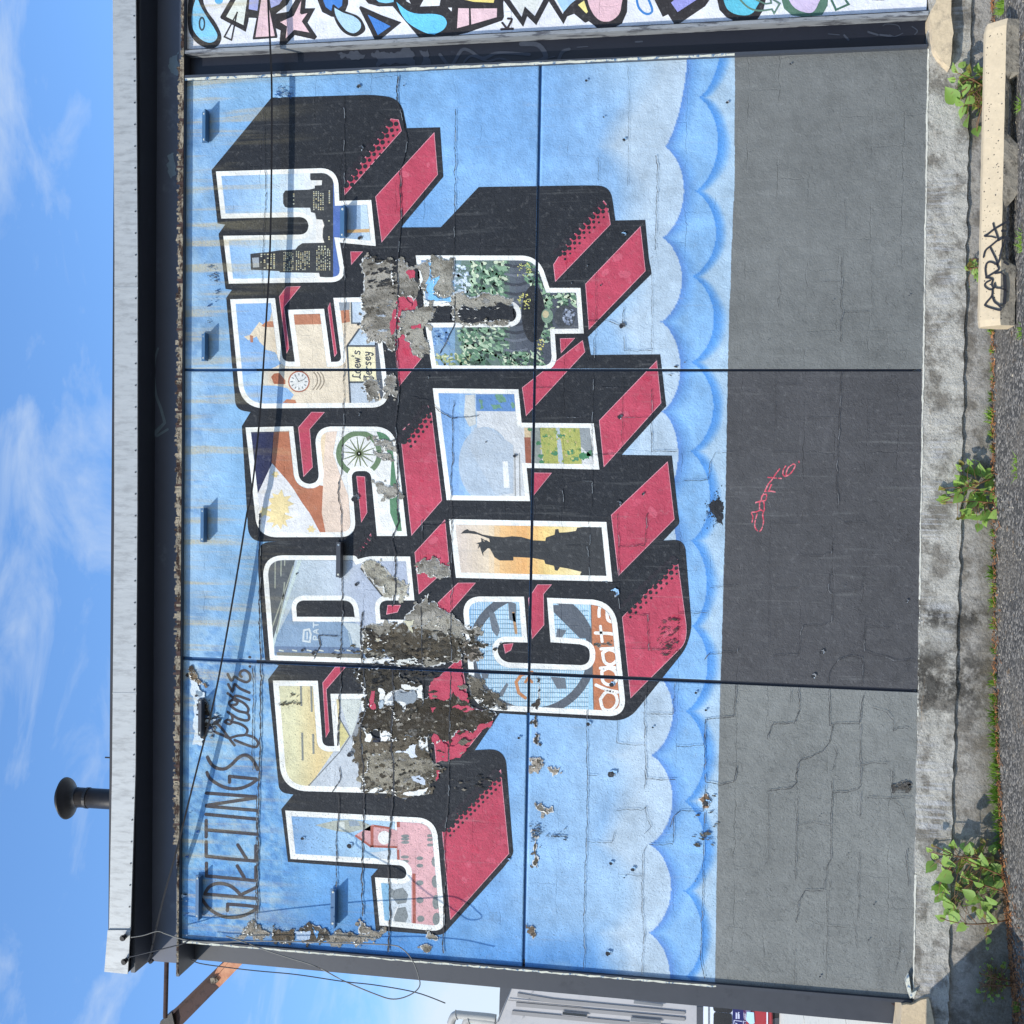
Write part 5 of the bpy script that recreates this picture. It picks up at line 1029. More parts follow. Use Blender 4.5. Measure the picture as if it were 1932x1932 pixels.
for yj in list(range(-380, 1750, 41)):
    c0 = U(FB(yj)-3.2, yj, -.1005); rv.tube([c0, c0 + Vector((0, -.004, 0))], .006, 6)
tag(rv.build('rivets', M_COLUMN, fa), kind='stuff')
mb = MB(); slab(mb, [(203, 1755), (196.8, 1833.5), (240.6, 1838), (245.8, 1755)], -.112, -.102); mb.build('fascia_panel', M_FASCIA, fa)['label'] = 'separate end piece of the fascia'
mb = MB(); zf0 = U(248, 1800, -.084).z; zf1 = U(214, 900, -.084).z
mb.hexa([(U(240, 1836, -.084).x, -.084, U(243, 1830, -.084).z+.012), (XR, -.084, U(256, 0, -.084).z+.02), (XR, .6, U(256, 0, -.084).z+.02), (U(240, 1836, -.084).x, .6, U(243, 1830, -.084).z+.012),
         (U(240, 1836, -.084).x, -.084, U(201, 1830, -.084).z-.012), (XR, -.084, U(214, 0, -.084).z-.012), (XR, .6, U(214, 0, -.084).z-.012), (U(240, 1836, -.084).x, .6, U(201, 1830, -.084).z-.012)])
mb.build('soffit_box', M_DARK, fa)
# roof deck behind
rd = empty('flat_roof', (3, 3, zf1), 'flat roof deck behind the fascia', 'roof'); mb = MB(); mb.box(xw+.05, XR, .6, 9, zf1-.3, zf1-.06); mb.build('deck', M_CONC, rd)
mb = MB(); mb.box(xw+.06, XR, .25, .30, -.6, zf1-.3); mb.box(xw+.06, xw+.2, .301, 9, -.6, zf1-.31); mb.build('building_shell', M_CONC, rd)
for cx_, cy_ in ((233.5, 1768.5), (236, 1813)):
    p = U(cx_, cy_, -.13); mb = MB(); mb.tube([p + Vector((0, .03, 0)), p + Vector((0, -.035, -.004))], .016, 10); mb.tube([p + Vector((0, -.01, 0)), p + Vector((0, -.022, 0))], .022, 10)
    o = mb.build('wire_insulator', M_BLACKM, None); tag(o, 'small rusty wire anchor on the fascia end piece, ' + ('inner of the two' if cy_ < 1790 else 'outer one near the roof corner'), 'anchor', 'wire anchors on the fascia end')

# foundation in two pours
fo = empty('foundation_wall', U(1800, 966, 0), 'rough grey concrete foundation with a dark horizontal pour line and paint drips', 'foundation')
def seam(y): return float(np.interp(y, [-300, 0, 480, 968, 1450, 1850, 2100], [1836, 1832, 1823, 1813, 1799, 1790, 1786]))
def botf(y): return BOTX(y) + 1.5
ys = np.concatenate([np.linspace(-300, 1889, 150), np.linspace(1890, 2300, 26)])
topl = [((botf(y) if y < 1889.5 else 1756) + R_(1.2), y) for y in ys]; sl = [(seam(y) + R_(2.4), y) for y in ys]
mb = MB(); F0 = [U(x, y, -.034) for x, y in topl]; F1 = [U(x, y, -.034 + random.uniform(-.004, .004)) for x, y in sl]
n = len(ys); nr = 7; vs = []
for k in range(nr):
    t = k/(nr-1)
    for i in range(n):
        p = F0[i].lerp(F1[i], t); vs.append((p.x, p.y + R_(.0025), p.z))
fs = [(k*n+i, k*n+i+1, (k+1)*n+i+1, (k+1)*n+i) for k in range(nr-1) for i in range(n-1)]
o0 = len(vs); vs += [(p.x, .05, p.z) for p in F0]; fs += [(i, i+1, o0+i+1, o0+i) for i in range(n-1)]
o1 = len(vs); vs += [(p.x, .05, p.z) for p in F1]; fs += [((nr-1)*n+i, (nr-1)*n+i+1, o1+i+1, o1+i) for i in range(n-1)]
mb.add(vs, fs)
def conc_mat(name, base, drip=(.46, .47, .49), stain=(.12, .105, .085), rust=True):
    m, nt, b = newmat(name); g = G(nt)
    pos = g.n('ShaderNodeNewGeometry').outputs['Position']; X, Y, Z = g.n('ShaderNodeSeparateXYZ', {0: pos}).outputs
    n1 = g.noise(pos, 60, 6, .7); n2 = g.noise(pos, 5, 5, .7); n3 = g.noise(pos, 150, 4, .7)
    f = g.m('ADD', 1., g.m('ADD', g.m('MULTIPLY', g.m('SUBTRACT', n1, .5), 1.1), g.m('MULTIPLY', g.m('SUBTRACT', n3, .5), .9)))
    col = g.mix(1., base, g.vec(f, f, f), 'MULTIPLY')
    col = g.mix(g.step(n2, .45, .62, 0, .75), col, stain)
    dv = g.vec(g.m('MULTIPLY', X, 30.), 0., g.m('MULTIPLY', Z, 2.2)); dr = g.noise(dv, 1.5, 5, .6)
    zt = g.m('ADD', g.m('MULTIPLY', g.noise(pos, 1.6, 3), .34), -.36)
    dm = g.step(g.m('SUBTRACT', Z, zt), -.05, .07)
    dm = g.m('MULTIPLY', dm, g.step(g.noise(pos, 1.1, 2), .46, .58)); col = g.mix(g.m('MULTIPLY', g.step(dr, .47, .62, 0, .6), dm), col, drip)
    xs0 = float(U(1800, 1285, 0).x); sm_ = g.m('MAXIMUM', g.step(g.m('ABSOLUTE', g.m('SUBTRACT', X, xs0)), .42, .05), g.step(g.m('ABSOLUTE', g.m('SUBTRACT', X, xs0 + .42)), .14, .02))
    col = g.mix(g.m('MULTIPLY', sm_, g.step(g.noise(pos, 7, 7, .75), .40, .56, 0, .9)), col, (.05, .046, .04))
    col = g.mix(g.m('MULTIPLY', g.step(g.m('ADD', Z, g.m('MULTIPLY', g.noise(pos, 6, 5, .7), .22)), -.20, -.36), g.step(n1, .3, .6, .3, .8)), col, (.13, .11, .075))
    if rust: col = g.mix(g.m('MULTIPLY', g.step(g.noise(g.vec(g.m('MULTIPLY', X, 1.3), 0., g.m('MULTIPLY', Z, 9.)), 2.2, 6, .7), .58, .70, 0, .45), g.step(n1, .35, .6)), col, (.33, .22, .12))
    col = g.mix(g.step(n3, .66, .74, 0, .8), col, (.03, .03, .03)); col = g.mix(g.step(n3, .36, .28, 0, .6), col, (.62, .62, .6))
    nt.links.new(col, b.inputs['Base Color']); b.inputs['Roughness'].default_value = .93; b.inputs['Specular IOR Level'].default_value = .2
    h = g.m('ADD', g.m('MULTIPLY', n1, .8), g.m('ADD', g.m('MULTIPLY', g.m('MULTIPLY', dr, dm), .4), g.m('MULTIPLY', g.noise(pos, 24, 5, .6), .9)))
    nt.links.new(g.n('ShaderNodeBump', {'Height': h, 'Strength': 1., 'Distance': .012}).outputs[0], b.inputs['Normal'])
    return m
M_FND = conc_mat('foundation_concrete', s2l((178, 175, 166))); M_FND2 = conc_mat('lower_foundation_concrete', s2l((156, 152, 145)), rust=False)
mb.build('upper_pour', M_FND, fo)
mb = MB(); q0 = [U(seam(y) - 5, y, -.006) for y in ys]; vs = []
for k in range(5):
    t = k/4
    for i, p in enumerate(q0): vs.append((p.x, -.006 + R_(.003), p.z - .42*t))
fs = [(k*n+i, k*n+i+1, (k+1)*n+i+1, (k+1)*n+i) for k in range(4) for i in range(n-1)]
mb.add(vs, fs); mb.build('lower_pour', M_FND2, fo)
mb = MB(); yp = np.arange(92, 1886, 3.2); wa, wb = 0, 0; rows_ = []
for y in yp:      # cream primer line left on the ledge
    wa = wa*.7 + random.gauss(0, .35); wb = wb*.7 + random.gauss(0, .35); thin = 1.0 if (y < 1130 or y > 1650) else .25
    rows_.append((U(botf(y) - 1.5*thin + wa, y, -.037), U(botf(y) + 1.0*thin + wb + .2, y, -.0375)))
for i in range(len(rows_)-1):
    if (yp[i] < 1130 or yp[i] > 1650 or random.random() < .4): mb.add([rows_[i][0], rows_[i+1][0], rows_[i+1][1], rows_[i][1]], [(0, 1, 2, 3)])
mb.build('primer_line', surf('cream_primer', s2l((206, 204, 192)), .8, 50, .3, s2l((150, 150, 146)), (.55, .66)), fo)
# tan piers under the columns
def pier(q, Yf, lab):
    e = empty('concrete_pier', U(*P(q)[0], Yf), lab, 'pier'); mb = MB(); slab(mb, rough(P(q), .06, 2), Yf, .2); mb.build('pier_block', M_TAN, e)
    return e
pier('30| 1225,95 1290,-20 1300,-300 1400,-300 1402,250 1385,420 1372,512 1330,470 1262,380 1240,250', -.12, 'tan chipped concrete pier under the right steel column')
pier('33| 1012,1790 1085,1788 1130,1765 1215,1740 1225,1760 1230,2400 1012,2400', -.06, 'tan broken concrete pier under the left steel column')
mb = MB(); slab(mb, P('33| 1040,1610 1065,1560 1085,1700 1125,1680 1110,1720 1075,1740 1060,1700'), -.06, -.02); tag(mb.build('mortar_lump', M_CREAM), 'grey and cream mortar lump at the lower left wall corner', 'mortar')

# unseen guessed block, added left of the view to shade the foundation corner
u0 = U(1750, 1932+62, 0).x; cbk = empty('unseen_block', (u0-.4, -.95, -.5), 'unseen grey block added left of the view to shade the foundation corner', 'block')
mb = MB(); mb.box(u0-.8, u0, -1.4, -.5, -.75, U(1616, 1900, 0).z); mb.build('block_body', M_CONC, cbk, bevel=.02)
# ------------------------------------------------------------------ ground
GP = [(1872, -300), (1870, 100), (1869, 500), (1871, 900), (1874, 1300), (1886, 1600), (1901, 1760), (1912, 1905)]
gx = [U(x, y, -.02).x for x, y in GP]; gz_ = [U(x, y, -.02).z for x, y in GP]; o_ = np.argsort(gx); gx = np.array(gx)[o_]; gz_ = np.array(gz_)[o_]
def gz(x, y=0): return float(np.interp(x, gx, gz_)) - .004*max(0, -y)
M_ASPH = None
m, nt, b = newmat('worn_asphalt'); g = G(nt); pos = g.n('ShaderNodeNewGeometry').outputs['Position']
vo = g.n('ShaderNodeTexVoronoi', {'Vector': pos, 'Scale': 58.}); n1 = g.noise(pos, 38, 6, .7); n2 = g.noise(pos, 2.2, 5, .65)
col = g.mix(g.step(g.n('ShaderNodeSeparateColor', {0: vo.outputs['Color']}).outputs[0], .45, .95, 0, .85), (.07, .066, .06), (.34, .31, .27))
col = g.mix(g.step(n2, .45, .65, 0, .5), col, (.19, .165, .13)); col = g.mix(g.step(g.noise(pos, 14, 6, .7), .60, .68, 0, .6), col, (.30, .19, .09)); col = g.mix(g.step(n1, .62, .7, 0, .7), col, (.02, .02, .02))
nt.links.new(col, b.inputs['Base Color']); b.inputs['Roughness'].default_value = .95
h = g.m('ADD', g.m('MULTIPLY', vo.outputs['Distance'], -.8), n1); nt.links.new(g.n('ShaderNodeBump', {'Height': h, 'Strength': 1., 'Distance': .012}).outputs[0], b.inputs['Normal'])
M_ASPH = m
xs = sorted(set([-900, -300, -80, -30, -12, -6] + list(np.linspace(-3, 9, 97)) + [12, 30, 100, 400, 1200])); ysg = [-60, -30, -14, -9] + list(np.linspace(-7, -.3, 40)) + list(np.linspace(-.28, .02, 10))
V = []; 
for y in ysg:
    for x in xs:
        z = gz(x, y) if abs(y) < 12 else gz(x, 12)
        if -3 < x < 9 and -7 < y: z += R_(.004) + .006*math.sin(x*2.1+y*3)
        if y > -.25: z -= .012*(1 if y > -.12 else .4) + R_(.006)
        V.append((x, y, z))
nx_ = len(xs); F = [(j*nx_+i, j*nx_+i+1, (j+1)*nx_+i+1, (j+1)*nx_+i) for j in range(len(ysg)-1) for i in range(nx_-1)]
tag(link('asphalt_ground', mesh_from(V, F), M_ASPH), 'worn grey asphalt lot in front of the wall', kind='structure')
# street behind the building on the left: concrete pavement with slab joints
M_PAVE = surf('pale_pavement', s2l((216, 208, 190)), .9, 20, .12, s2l((190, 184, 168)), (.5, .7), bump=.3)
zs = U(1904, 1885, 0).z - .03
mb = MB(); mb.add([(-400, .03, zs-.02), (XL+.3, .03, zs-.02), (XL+.3, 500, zs-.02), (-400, 500, zs-.02)], [(0, 1, 2, 3)]); tag(mb.build('street', surf('street_asphalt', s2l((96, 98, 104)), .9, 20, .2)), kind='structure')
pv = empty('pavement', (-2, 3, zs)); tag(pv, kind='structure')
yb = .6
while yb < 30:
    for k in range(7):
        x0 = -1.0 - k*3.0; mb = MB(); mb.box(x0-2.985, x0, yb, yb+2.97, zs-.019, zs+.05+R_(.003)); mb.build('paving_slab', M_PAVE, pv)
    yb += 3.0

# ------------------------------------------------------------------ brackets on the wall
def bracket(q, fx, rx_, lab):
    (xa, ya), (xb, yb_) = P(q); p0 = U(xa, ya, 0); p1 = U(xb, yb_, 0)
    x0, x1 = min(p0.x, p1.x), max(p0.x, p1.x); z = (p0.z+p1.z)/2; d = .078
    e = empty('steel_bracket', ((x0+x1)/2, 0, z), lab, 'bracket', 'angle brackets fixed to the mural wall')
    mb = MB(); mb.box(x0, x1, -d, -.013, z-.004, z+.004); mb.build('plate', M_BRACKET if 'blue painted' in lab else M_COLUMN, e)
    mb = MB(); mb.box(x0+.001, x1-.001, -.022, -.0128, z+.0042, z+.045); mb.build('back_leg', M_BRACKET if 'blue painted' in lab else M_COLUMN, e)
    mb = MB(); mb.tube([(x0+.02, -.0222, z+.025), (x0+.02, -.034, z+.025)], .008, 6); mb.build('bolt', M_CREAM, e)
    mb = MB(); mb.tube([(x1-.02, -.0222, z+.025), (x1-.02, -.034, z+.025)], .008, 6); mb.build('bolt', M_CREAM, e)
bracket('00| 1575,845 1575,1080', 0, 0, 'blue painted bracket at the top right corner beside the column')
bracket('01| 1572,582 1570,788', 0, 0, 'blue painted bracket above the theatre letter E near the joint')
bracket('02| 1562,-40 1562,215', 0, 0, 'blue painted bracket near the top above the letter S')
bracket('G1| 455,910 440,1590', 0, 0, 'dark grey bracket in torn plaster above the handwritten word from')
bracket('G3| 400,745 395,1545', 0, 0, 'blue painted bracket above the first letters of GREETINGS')
bracket('13| 612,910 605,1185', 0, 0, 'blue painted bracket left of the letter J')
bracket('10| 680,1560 680,1795', 0, 0, 'blue painted bracket inside the stem of the skyline letter Y')
bracket('12| 652,215 648,480', 0, 0, 'thin blue grey bracket at the top of the peeling letter R')

# ------------------------------------------------------------------ wires
def ribbon(name, pts, w, th, lab, mat, cat='cable'):
    mb = MB(); L_ = len(pts); R4 = []
    for i, p in enumerate(pts):
        t = (pts[min(i+1, L_-1)] - pts[max(i-1, 0)]).normalized(); wv = (CAM - p).normalized(); wv = (wv - t*wv.dot(t)).normalized(); hv = t.cross(wv).normalized()
        R4.append([p + wv*w/2 + hv*th/2, p + wv*w/2 - hv*th/2, p - wv*w/2 - hv*th/2, p - wv*w/2 + hv*th/2])
    vs = [v for r_ in R4 for v in r_]; fs = [(i*4+j, i*4+(j+1) % 4, (i+1)*4+(j+1) % 4, (i+1)*4+j) for i in range(L_-1) for j in range(4)] + [(0, 1, 2, 3), tuple((L_-1)*4+j for j in (3, 2, 1, 0))]
    mb.add(vs, fs); o = mb.build(name, mat); return tag(o, lab, cat)
wp = [(503, -130), (505.6, 0), (510, 90), (512.8, 175), (511.9, 350), (509, 484), (503, 592), (495.6, 710), (488, 810), (474, 935), (466, 968), (451, 1061), (423.6, 1219), (401, 1334), (371, 1453), (333, 1605), (308, 1696), (284, 1800)]
dep = [.10]*15 + [.10, .10, -.02]
ribbon('flat_cable', smooth([U(x, y, -.115 if y < 1700 else -.10) for x, y in wp], 4) if False else [U(x, y, -.115 + (0 if y < 1600 else (y-1600)/200*.05)) for x, y in smooth([np.array(p) for p in wp], 5)],   .030, .013, 'thick black flat cable sagging across the top of the mural', M_CABLE)
mb = MB(); mb.tube([U(x, y, -.06) for x, y in smooth([np.array(p) for p in P('03| 1140,1400 1125,1440 1118,1455 1130,1468 1150,1450')], 4)], .012, 8)
tag(mb.build('cable_hook', M_CABLE), 'bent hook end of the flat cable at the beam corner', 'hook')
def wire(name, q, Y, r, lab, mat, Yend=None, sm=6):
    pts = smooth([np.array(p) for p in P(q)], sm); n = len(pts); mb = MB()
    mb.tube([U(x, y, Y if Yend is None else Y + (Yend-Y)*i/(n-1)) for i, (x, y) in enumerate(pts)], r, 6); return tag(mb.build(name, mat, smooth=True), lab, 'wire')
wire('loose_wire', '03| 1225,1245 1400,1300 1600,1315 13| 0,1308 300,1312 600,1322 1000,1337 1100,1370 1170,1450 1215,1560 1225,1650 1150,1715 1030,1745 900,1710 650,1605 450,1500 200,1420 0,1352 03| 1880,1330 1700,1270', -.10, .0042, 'loose grey wire looping down beside the left column', M_GREYCABLE, -.62)
wire('drooping_wire', '03| 1430,1440 1500,1475 1700,1505 13| 0,1532 300,1560 650,1612 900,1640 1200,1695 1420,1775', -.15, .0038, 'thin wire drooping past the left column against the sky', M_CABLE, -.3)
wire('short_wire', '03| 965,1430 1130,1390 1350,1335 1430,1300', -.14, .0045, 'short dark wire crossing the beam end from fascia to column', M_CABLE)
wire('stray_wire', '03| 1480,1930 1480,1925 1520,1900 1600,1850', -2.0, .001, 'x', M_CABLE) if False else None
# the service cable further out whose broad shadow also falls beside the beam end is the flat cable's own; thin stay from fascia anchor
wire('anchor_wire', '03| 985,1280 1080,1265 1180,1235 1232,1246', -.12, .0035, 'thin grey wire tied to the inner fascia anchor', M_GREYCABLE)

# ------------------------------------------------------------------ flue pipe on the roof
pc = U(208, 1508, 1.4); zt_ = U(138, 1508, 1.4).z; rr = abs(U(180, 1489, 1.4).x - U(180, 1526, 1.4).x)/2
fl_ = empty('flue_pipe', (pc.x, 1.4, pc.z-.5), 'black sooty flue pipe with a wide conical rain cap on the roof', 'flue')
mb = MB(); mb.tube([(pc.x, 1.4, pc.z-.6), (pc.x, 1.4, zt_)], rr, 24); mb.build('pipe', M_BLACKM, fl_, smooth=True)
mb = MB(); mb.lathe([(rr*1.02, 0), (rr*1.05, .03), (rr*1.55, .075), (rr*2.05, .10), (rr*2.12, .115), (rr*1.5, .155), (rr*.8, .19), (.001, .21)], (pc.x, 1.4, zt_-.05), 32, axis=Matrix.Rotation(math.radians(-7), 3, 'Y')); mb.build('rain_cap', M_BLACKM, fl_, smooth=True)
mb = MB(); mb.tube([(pc.x, 1.4, zt_-.15), (pc.x, 1.4, zt_-.125)], rr*1.06, 24); mb.build('band', M_BLACKM, fl_)
p = U(207.5, 1429.5, .3); mb = MB(); mb.tube([p, p + Vector((0, 0, .04))], .006, 6); tag(mb.build('roof_screw', M_BLACKM), 'tiny dark screw sticking up from the fascia top', 'screw')

# ------------------------------------------------------------------ left of the building: brace, timber, rod
YB = 1.2
br = empty('rusty_brace', U(400, 1870, YB), 'rusty brown steel channel brace leaning behind the roof corner', 'brace')
mb = MB(); slab(mb, P('E| 560,1140 700,1030 1390,330 1700,345 1700,360 1330,740 780,1300 590,1490 560,1300'), YB, YB+.12); mb.build('channel', M_RUST, br)
mb = MB(); slab(mb, P('E| 540,1160 1400,320 1420,345 560,1200'), YB-.03, YB+.15); mb.build('channel_lip', M_RUST, br)
mb = MB(); slab(mb, P('E| 380,1290 430,1260 560,1150 600,1330 560,1600 300,1600'), YB-.04, YB+.16); mb.build('end_fitting', M_BLACKM, br)
tb = empty('timber_block', U(420, 1850, YB-.1), 'orange weathered timber strapped along the rusty brace', 'timber')
mb = MB(); slab(mb, P('E| 1300,560 1480,340 1700,345 1700,362 1330,745 1270,690'), YB-.11, YB-.005); mb.build('plank', M_WOOD, tb)
mb = MB(); slab(mb, P('E| 1250,530 1300,430 1420,330 1480,335 1290,560'), YB-.10, YB-.005); mb.build('plank', M_WOOD, tb)
mb = MB(); slab(mb, P('E| 1180,600 1260,585 1310,640 1270,690 1195,680'), YB-.13, YB-.10); mb.build('end_clip', M_CRUST, tb)
mb = MB(); mb.tube([U(*P('E| 480,300')[0], .4), U(*P('E| 458,1230')[0], .4)], .018, 10); tag(mb.build('steel_rod', M_RUST), 'dark horizontal steel rod tying the beam to the brace', 'rod')

# ------------------------------------------------------------------ far side: panelled factory, roof vents, van, car
FAR = 42.
M_PANEL = surf('factory_panel', s2l((178, 176, 176)), .8, 3, .05, s2l((166, 166, 168)), (.5, .7)); M_RIB = surf('factory_recess', s2l((142, 140, 139)), .85, 3, .06); M_GLASSD = surf('dark_glass', (.015, .016, .02), .12, 3, .05, spec=.6, bump=0)
M_LOUV = surf('grey_louvre', s2l((120, 122, 124)), .7, 30, .2)
fb = empty('factory_building', U(1340, 1900, FAR), 'pale panelled factory building with vertical recesses and slot windows', 'building')
mb = MB(); slab(mb, P('V| 590,1240 330,1932 200,2300 D| 1345,2100 1345,1800 960,1800'), FAR, FAR+8); mb.build('wall', M_PANEL, fb)
for q in ('23| -10,1834 1290,1955 1290,1985 -14,1862', '23| 30,1700 300,1745 1290,1840 1290,1862 300,1775 30,1728', '23| 20,1770 1290,1885 1290,1910 20,1800'):
    mb = MB(); slab(mb, P(q), FAR-.06, FAR-.01); mb.build('recess_strip', M_RIB, fb)
for q in ('V| 600,1255 330,1932 310,1932 585,1250', 'V| 540,1480 1932,1620 1932,1628 540,1490', 'V| 1005,1320 975,1390 970,1388 998,1318', 'V| 945,1460 930,1510 925,1508 938,1458', 'V| 830,1790 805,1860 800,1858 824,1788'):
    mb = MB(); slab(mb, P(q), FAR-.09, FAR-.062); mb.build('panel_joint', M_RIB, fb)
for q in ('23| 372,1842 552,1862 552,1880 368,1862', '23| 908,1755 1125,1785 1122,1802 905,1778', '23| 885,1885 1105,1905 1105,1930 880,1912'):
    f = MB(); qq = P(q); slab(f, inset(qq, -1.0), FAR-.13, FAR-.1); wf = f.build('window', M_PANEL, fb); g_ = MB(); slab(g_, qq, FAR-.15, FAR-.14); g_.build('pane', M_GLASSD if q[:3] in ('V| ', '23|') and ('1560,1720' in q or '372,1842' in q) else M_LOUV, wf)
mb = MB(); slab(mb, P('V| 395,1220 600,1220 600,1270 375,1780 385,1400'), FAR-3, FAR-2.8); tag(mb.build('dark_pilaster', M_COLUMN), 'dark narrow post standing between the sky and the factory', 'post')
for q, lab in (('13| 1460,1932 1480,1880 1510,1862 1560,1866 1740,1882 1800,1892', 'upper grey vent pipe bending over above the factory roof'), ('13| 1565,1960 1580,1915 1605,1895 1700,1905 1800,1918', 'lower grey vent pipe beside the factory roof')):
    mb = MB(); pts = smooth([np.array(p) for p in P(q)], 5); mb.tube([U(x, y, FAR-2) for x, y in pts], .17, 10)
    c0 = U(*pts[9], FAR-2); c1 = U(*pts[10], FAR-2); mb.tube([c0, c0.lerp(c1, .5)], .205, 10); tag(mb.build('vent_pipe', surf('vent_grey_'+str(len(q)), s2l((168, 166, 160)), .5, 9, .15), smooth=True), lab, 'pipe', 'vent pipes')
mb = MB(); slab(mb, P('B1| -60,1290 190,1300 190,1440 -60,1440'), 31., 31.6); slab(mb, P('B1| -60,1445 180,1445 180,2400 -60,2400'), 31., 31.6); tag(mb.build('roller_shutter', M_COLUMN), 'dark ribbed shutter above the parked van', 'shutter')
# van
VY = 27.; vn = empty('white_van', U(1410, 1925, VY), 'white passenger van with dark windows and a navy sign panel', 'van')
M_WHITE = surf('white_vehicle_paint', s2l((206, 214, 226)), .3, 6, .04, coat=.5, bump=0); M_NAVY = surf('navy_sign', s2l((16, 20, 84)), .4, 6, .05, bump=0); M_SILV = surf('sign_lettering', s2l((176, 182, 205)), .5, 6, .05, bump=0)
mb = MB(); slab(mb, P('B1| 200,1000 1760,1100 1760,2900 200,2900'), VY, VY+4.2); mb.build('body', M_WHITE, vn, bevel=.02)
mb = MB(); slab(mb, P('B1| 380,1000 415,1000 415,2900 380,2900'), VY-.03, VY-.001); mb.build('roof_gutter', M_COLUMN, vn)
for q in ('B1| 560,1100r40 1285,1100r40 1280,1530r110 565,1460r110', 'B1| 580,1480r110 1275,1550r110 1270,2600 560,2600'):
    mb = MB(); slab(mb, P(q), VY-.02, VY-.001); mb.build('window', M_GLASSD, vn)
mb = MB(); slab(mb, P('B1| 1300,1100 1745,1100 1745,2700 1290,2700'), VY-.03, VY-.001); sgn = mb.build('sign_panel', M_NAVY, vn)
mb = MB()
for q in ('B1| 1415,1480 1470,1530 1475,1740 1410,1740 1410,1560', 'B1| 1500,1480 1560,1490 1530,1540 1560,1580 1560,1740 1500,1740 1490,1560', 'B1| 1340,1780 1660,1820 1655,1850 1370,1810 1350,1930 1325,1930', 'B1| 1400,1880 1480,1920 1440,1990 1410,1960', 'B1| 1685,1810 1715,1815 1710,1930 1685,1930'): slab(mb, P(q), VY-.04, VY-.031)
mb.build('sign_lettering', M_SILV, sgn)
# red car
RY = 23.; rcar = empty('red_car', U(1450, 1925, RY), 'red car front parked at the kerb, seen past the column', 'car')
M_REDP = surf('red_vehicle_paint', s2l((150, 26, 40)), .3, 6, .05, coat=.8, bump=0); M_LAMP = surf('headlamp_glass', s2l((170, 205, 220)), .1, 6, .1, spec=.8, bump=0); M_TYRE = surf('tyre_rubber', (.02, .02, .022), .85, 30, .2)
mb = MB(); slab(mb, P('B2| 150,1300 330,1200 640,1250 860,1400 900,2900 -150,2900 -120,1700'), RY, RY+3.2); mb.build('body', M_REDP, rcar, bevel=.03)
mb = MB(); slab(mb, P('B2| -100,1480 160,1500 190,1900 60,1980 -130,1800'), RY-.03, RY-.001); mb.build('headlight', M_LAMP, rcar)
mb = MB(); slab(mb, P('B2| 640,1400 690,1400 690,2900 640,2900'), RY-.04, RY-.001); mb.build('trim_strip', M_WHITE, rcar)
wc = U(*P('B2| 1080,1980')[0], RY+.1); mb = MB(); mb.tube([wc, wc + Vector((0, .22, 0))], .34, 28); wh = mb.build('tyre', M_TYRE, rcar); mb = MB(); mb.tube([wc + Vector((0, -.01, 0)), wc + Vector((0, .02, 0))], .2, 20); mb.build('rim', M_COLUMN, wh)

# ------------------------------------------------------------------ neighbouring white mural
nb = empty('graffiti_wall', U(1745, 0, 0), 'white wall bay with outlined pastel graffiti shapes right of the column', 'wall')
NQ = [(349, -520), (349, NE(349)), (1748, NE(1748)), (1760, -520)]
A_ = Art(); A_.poly(NQ, (224, 226, 232), 0.0); A_.build('wall_face', nb, panels=None)
mb = MB(); slab(mb, NQ, .004, .2); mb.build('block_core', M_CONC, nb)
A_ = Art(); NBK = (50, 48, 50)
def sh(q, c_, l, sm=False):
    p = P(q); p = smooth([np.array(t) for t in p + p[:1]], 4)[:-1] if sm else p
    A_.poly([tuple(t) for t in p], c_, l)
SK = (134, 200, 232); PK = (224, 192, 196); LV = (160, 166, 214); MB_ = (72, 128, 200)
sh('N1| 150,-200 100,0 90,150 88,300 110,450 200,590 330,670 440,680 530,630 565,530 540,430 470,300 380,180 320,60 280,-80', NBK, 1, True); sh('N1| 215,-60 160,130 145,270 160,400 220,500 300,570 400,602 480,570 508,500 470,410 400,300 330,190 270,80', SK, 2, True)
c_ = P('N1| 290,335')[0]; A_.poly(ell(c_[0], c_[1], 6.3, 13.5), (60, 76, 84), 2.5, None, [ell(c_[0], c_[1], 3.2, 9.6)]); c_ = P('N1| 528,-5')[0]; A_.poly(ell(c_[0], c_[1], 8, 9), (100, 176, 218), 1)
sh('N1| 720,-60 545,240 560,265 910,450 945,300 980,-60', NBK, 1); sh('N1| 800,-60 632,235 875,355 935,-60', (218, 222, 212), 2)
A_.strokes(P('N1| 790,175 605,520 705,565 785,175'), 2.6, NBK, 3)
sh('N1| 925,-60 1120,-60 1085,140 1060,255 945,250 930,180', NBK, 1.1); sh('N1| 965,-60 1100,-60 1072,152 950,128', LV, 2.1)
sh('N1| 1240,-60 1560,-60 1500,60 1400,140 1335,190 1395,400 1310,390', NBK, 1.2); sh('N1| 1240,-60 1460,-60 1380,60 1265,112', LV, 2.1)
sh('N1| 1120,-60 1005,540 1012,558 1350,535 1355,515 1240,-60', NBK, 1.4); sh('N1| 1135,-60 1045,525 1318,508 1200,-60', PK, 2.4)
sh('N1| 1760,-60 1745,118 1890,115 1780,320 1915,520 1880,558 1600,495 1440,665 1380,655 1400,430 1310,390 1300,200 1510,165 1640,-60', NBK, 1.6); sh('N1| 1692,5 1672,185 1695,205 1778,185 1698,300 1805,458 1592,420 1472,540 1492,372 1395,312 1585,225', PK, 2.6)
sh('N2| 110,-60 200,170 330,235 370,240 530,150 565,60 570,-60', NBK, 1.1); sh('N2| 190,-60 250,100 330,155 345,70 365,60 430,120 480,80 490,-60', MB_, 2.1)
sh('N2| 345,90 560,170 720,240 805,380 780,460 660,515 520,470 420,360 360,220', NBK, 1.5, True); sh('N2| 372,108 500,180 640,228 735,310 740,400 650,468 540,430 440,310 385,200', (176, 208, 228), 2.5, True)
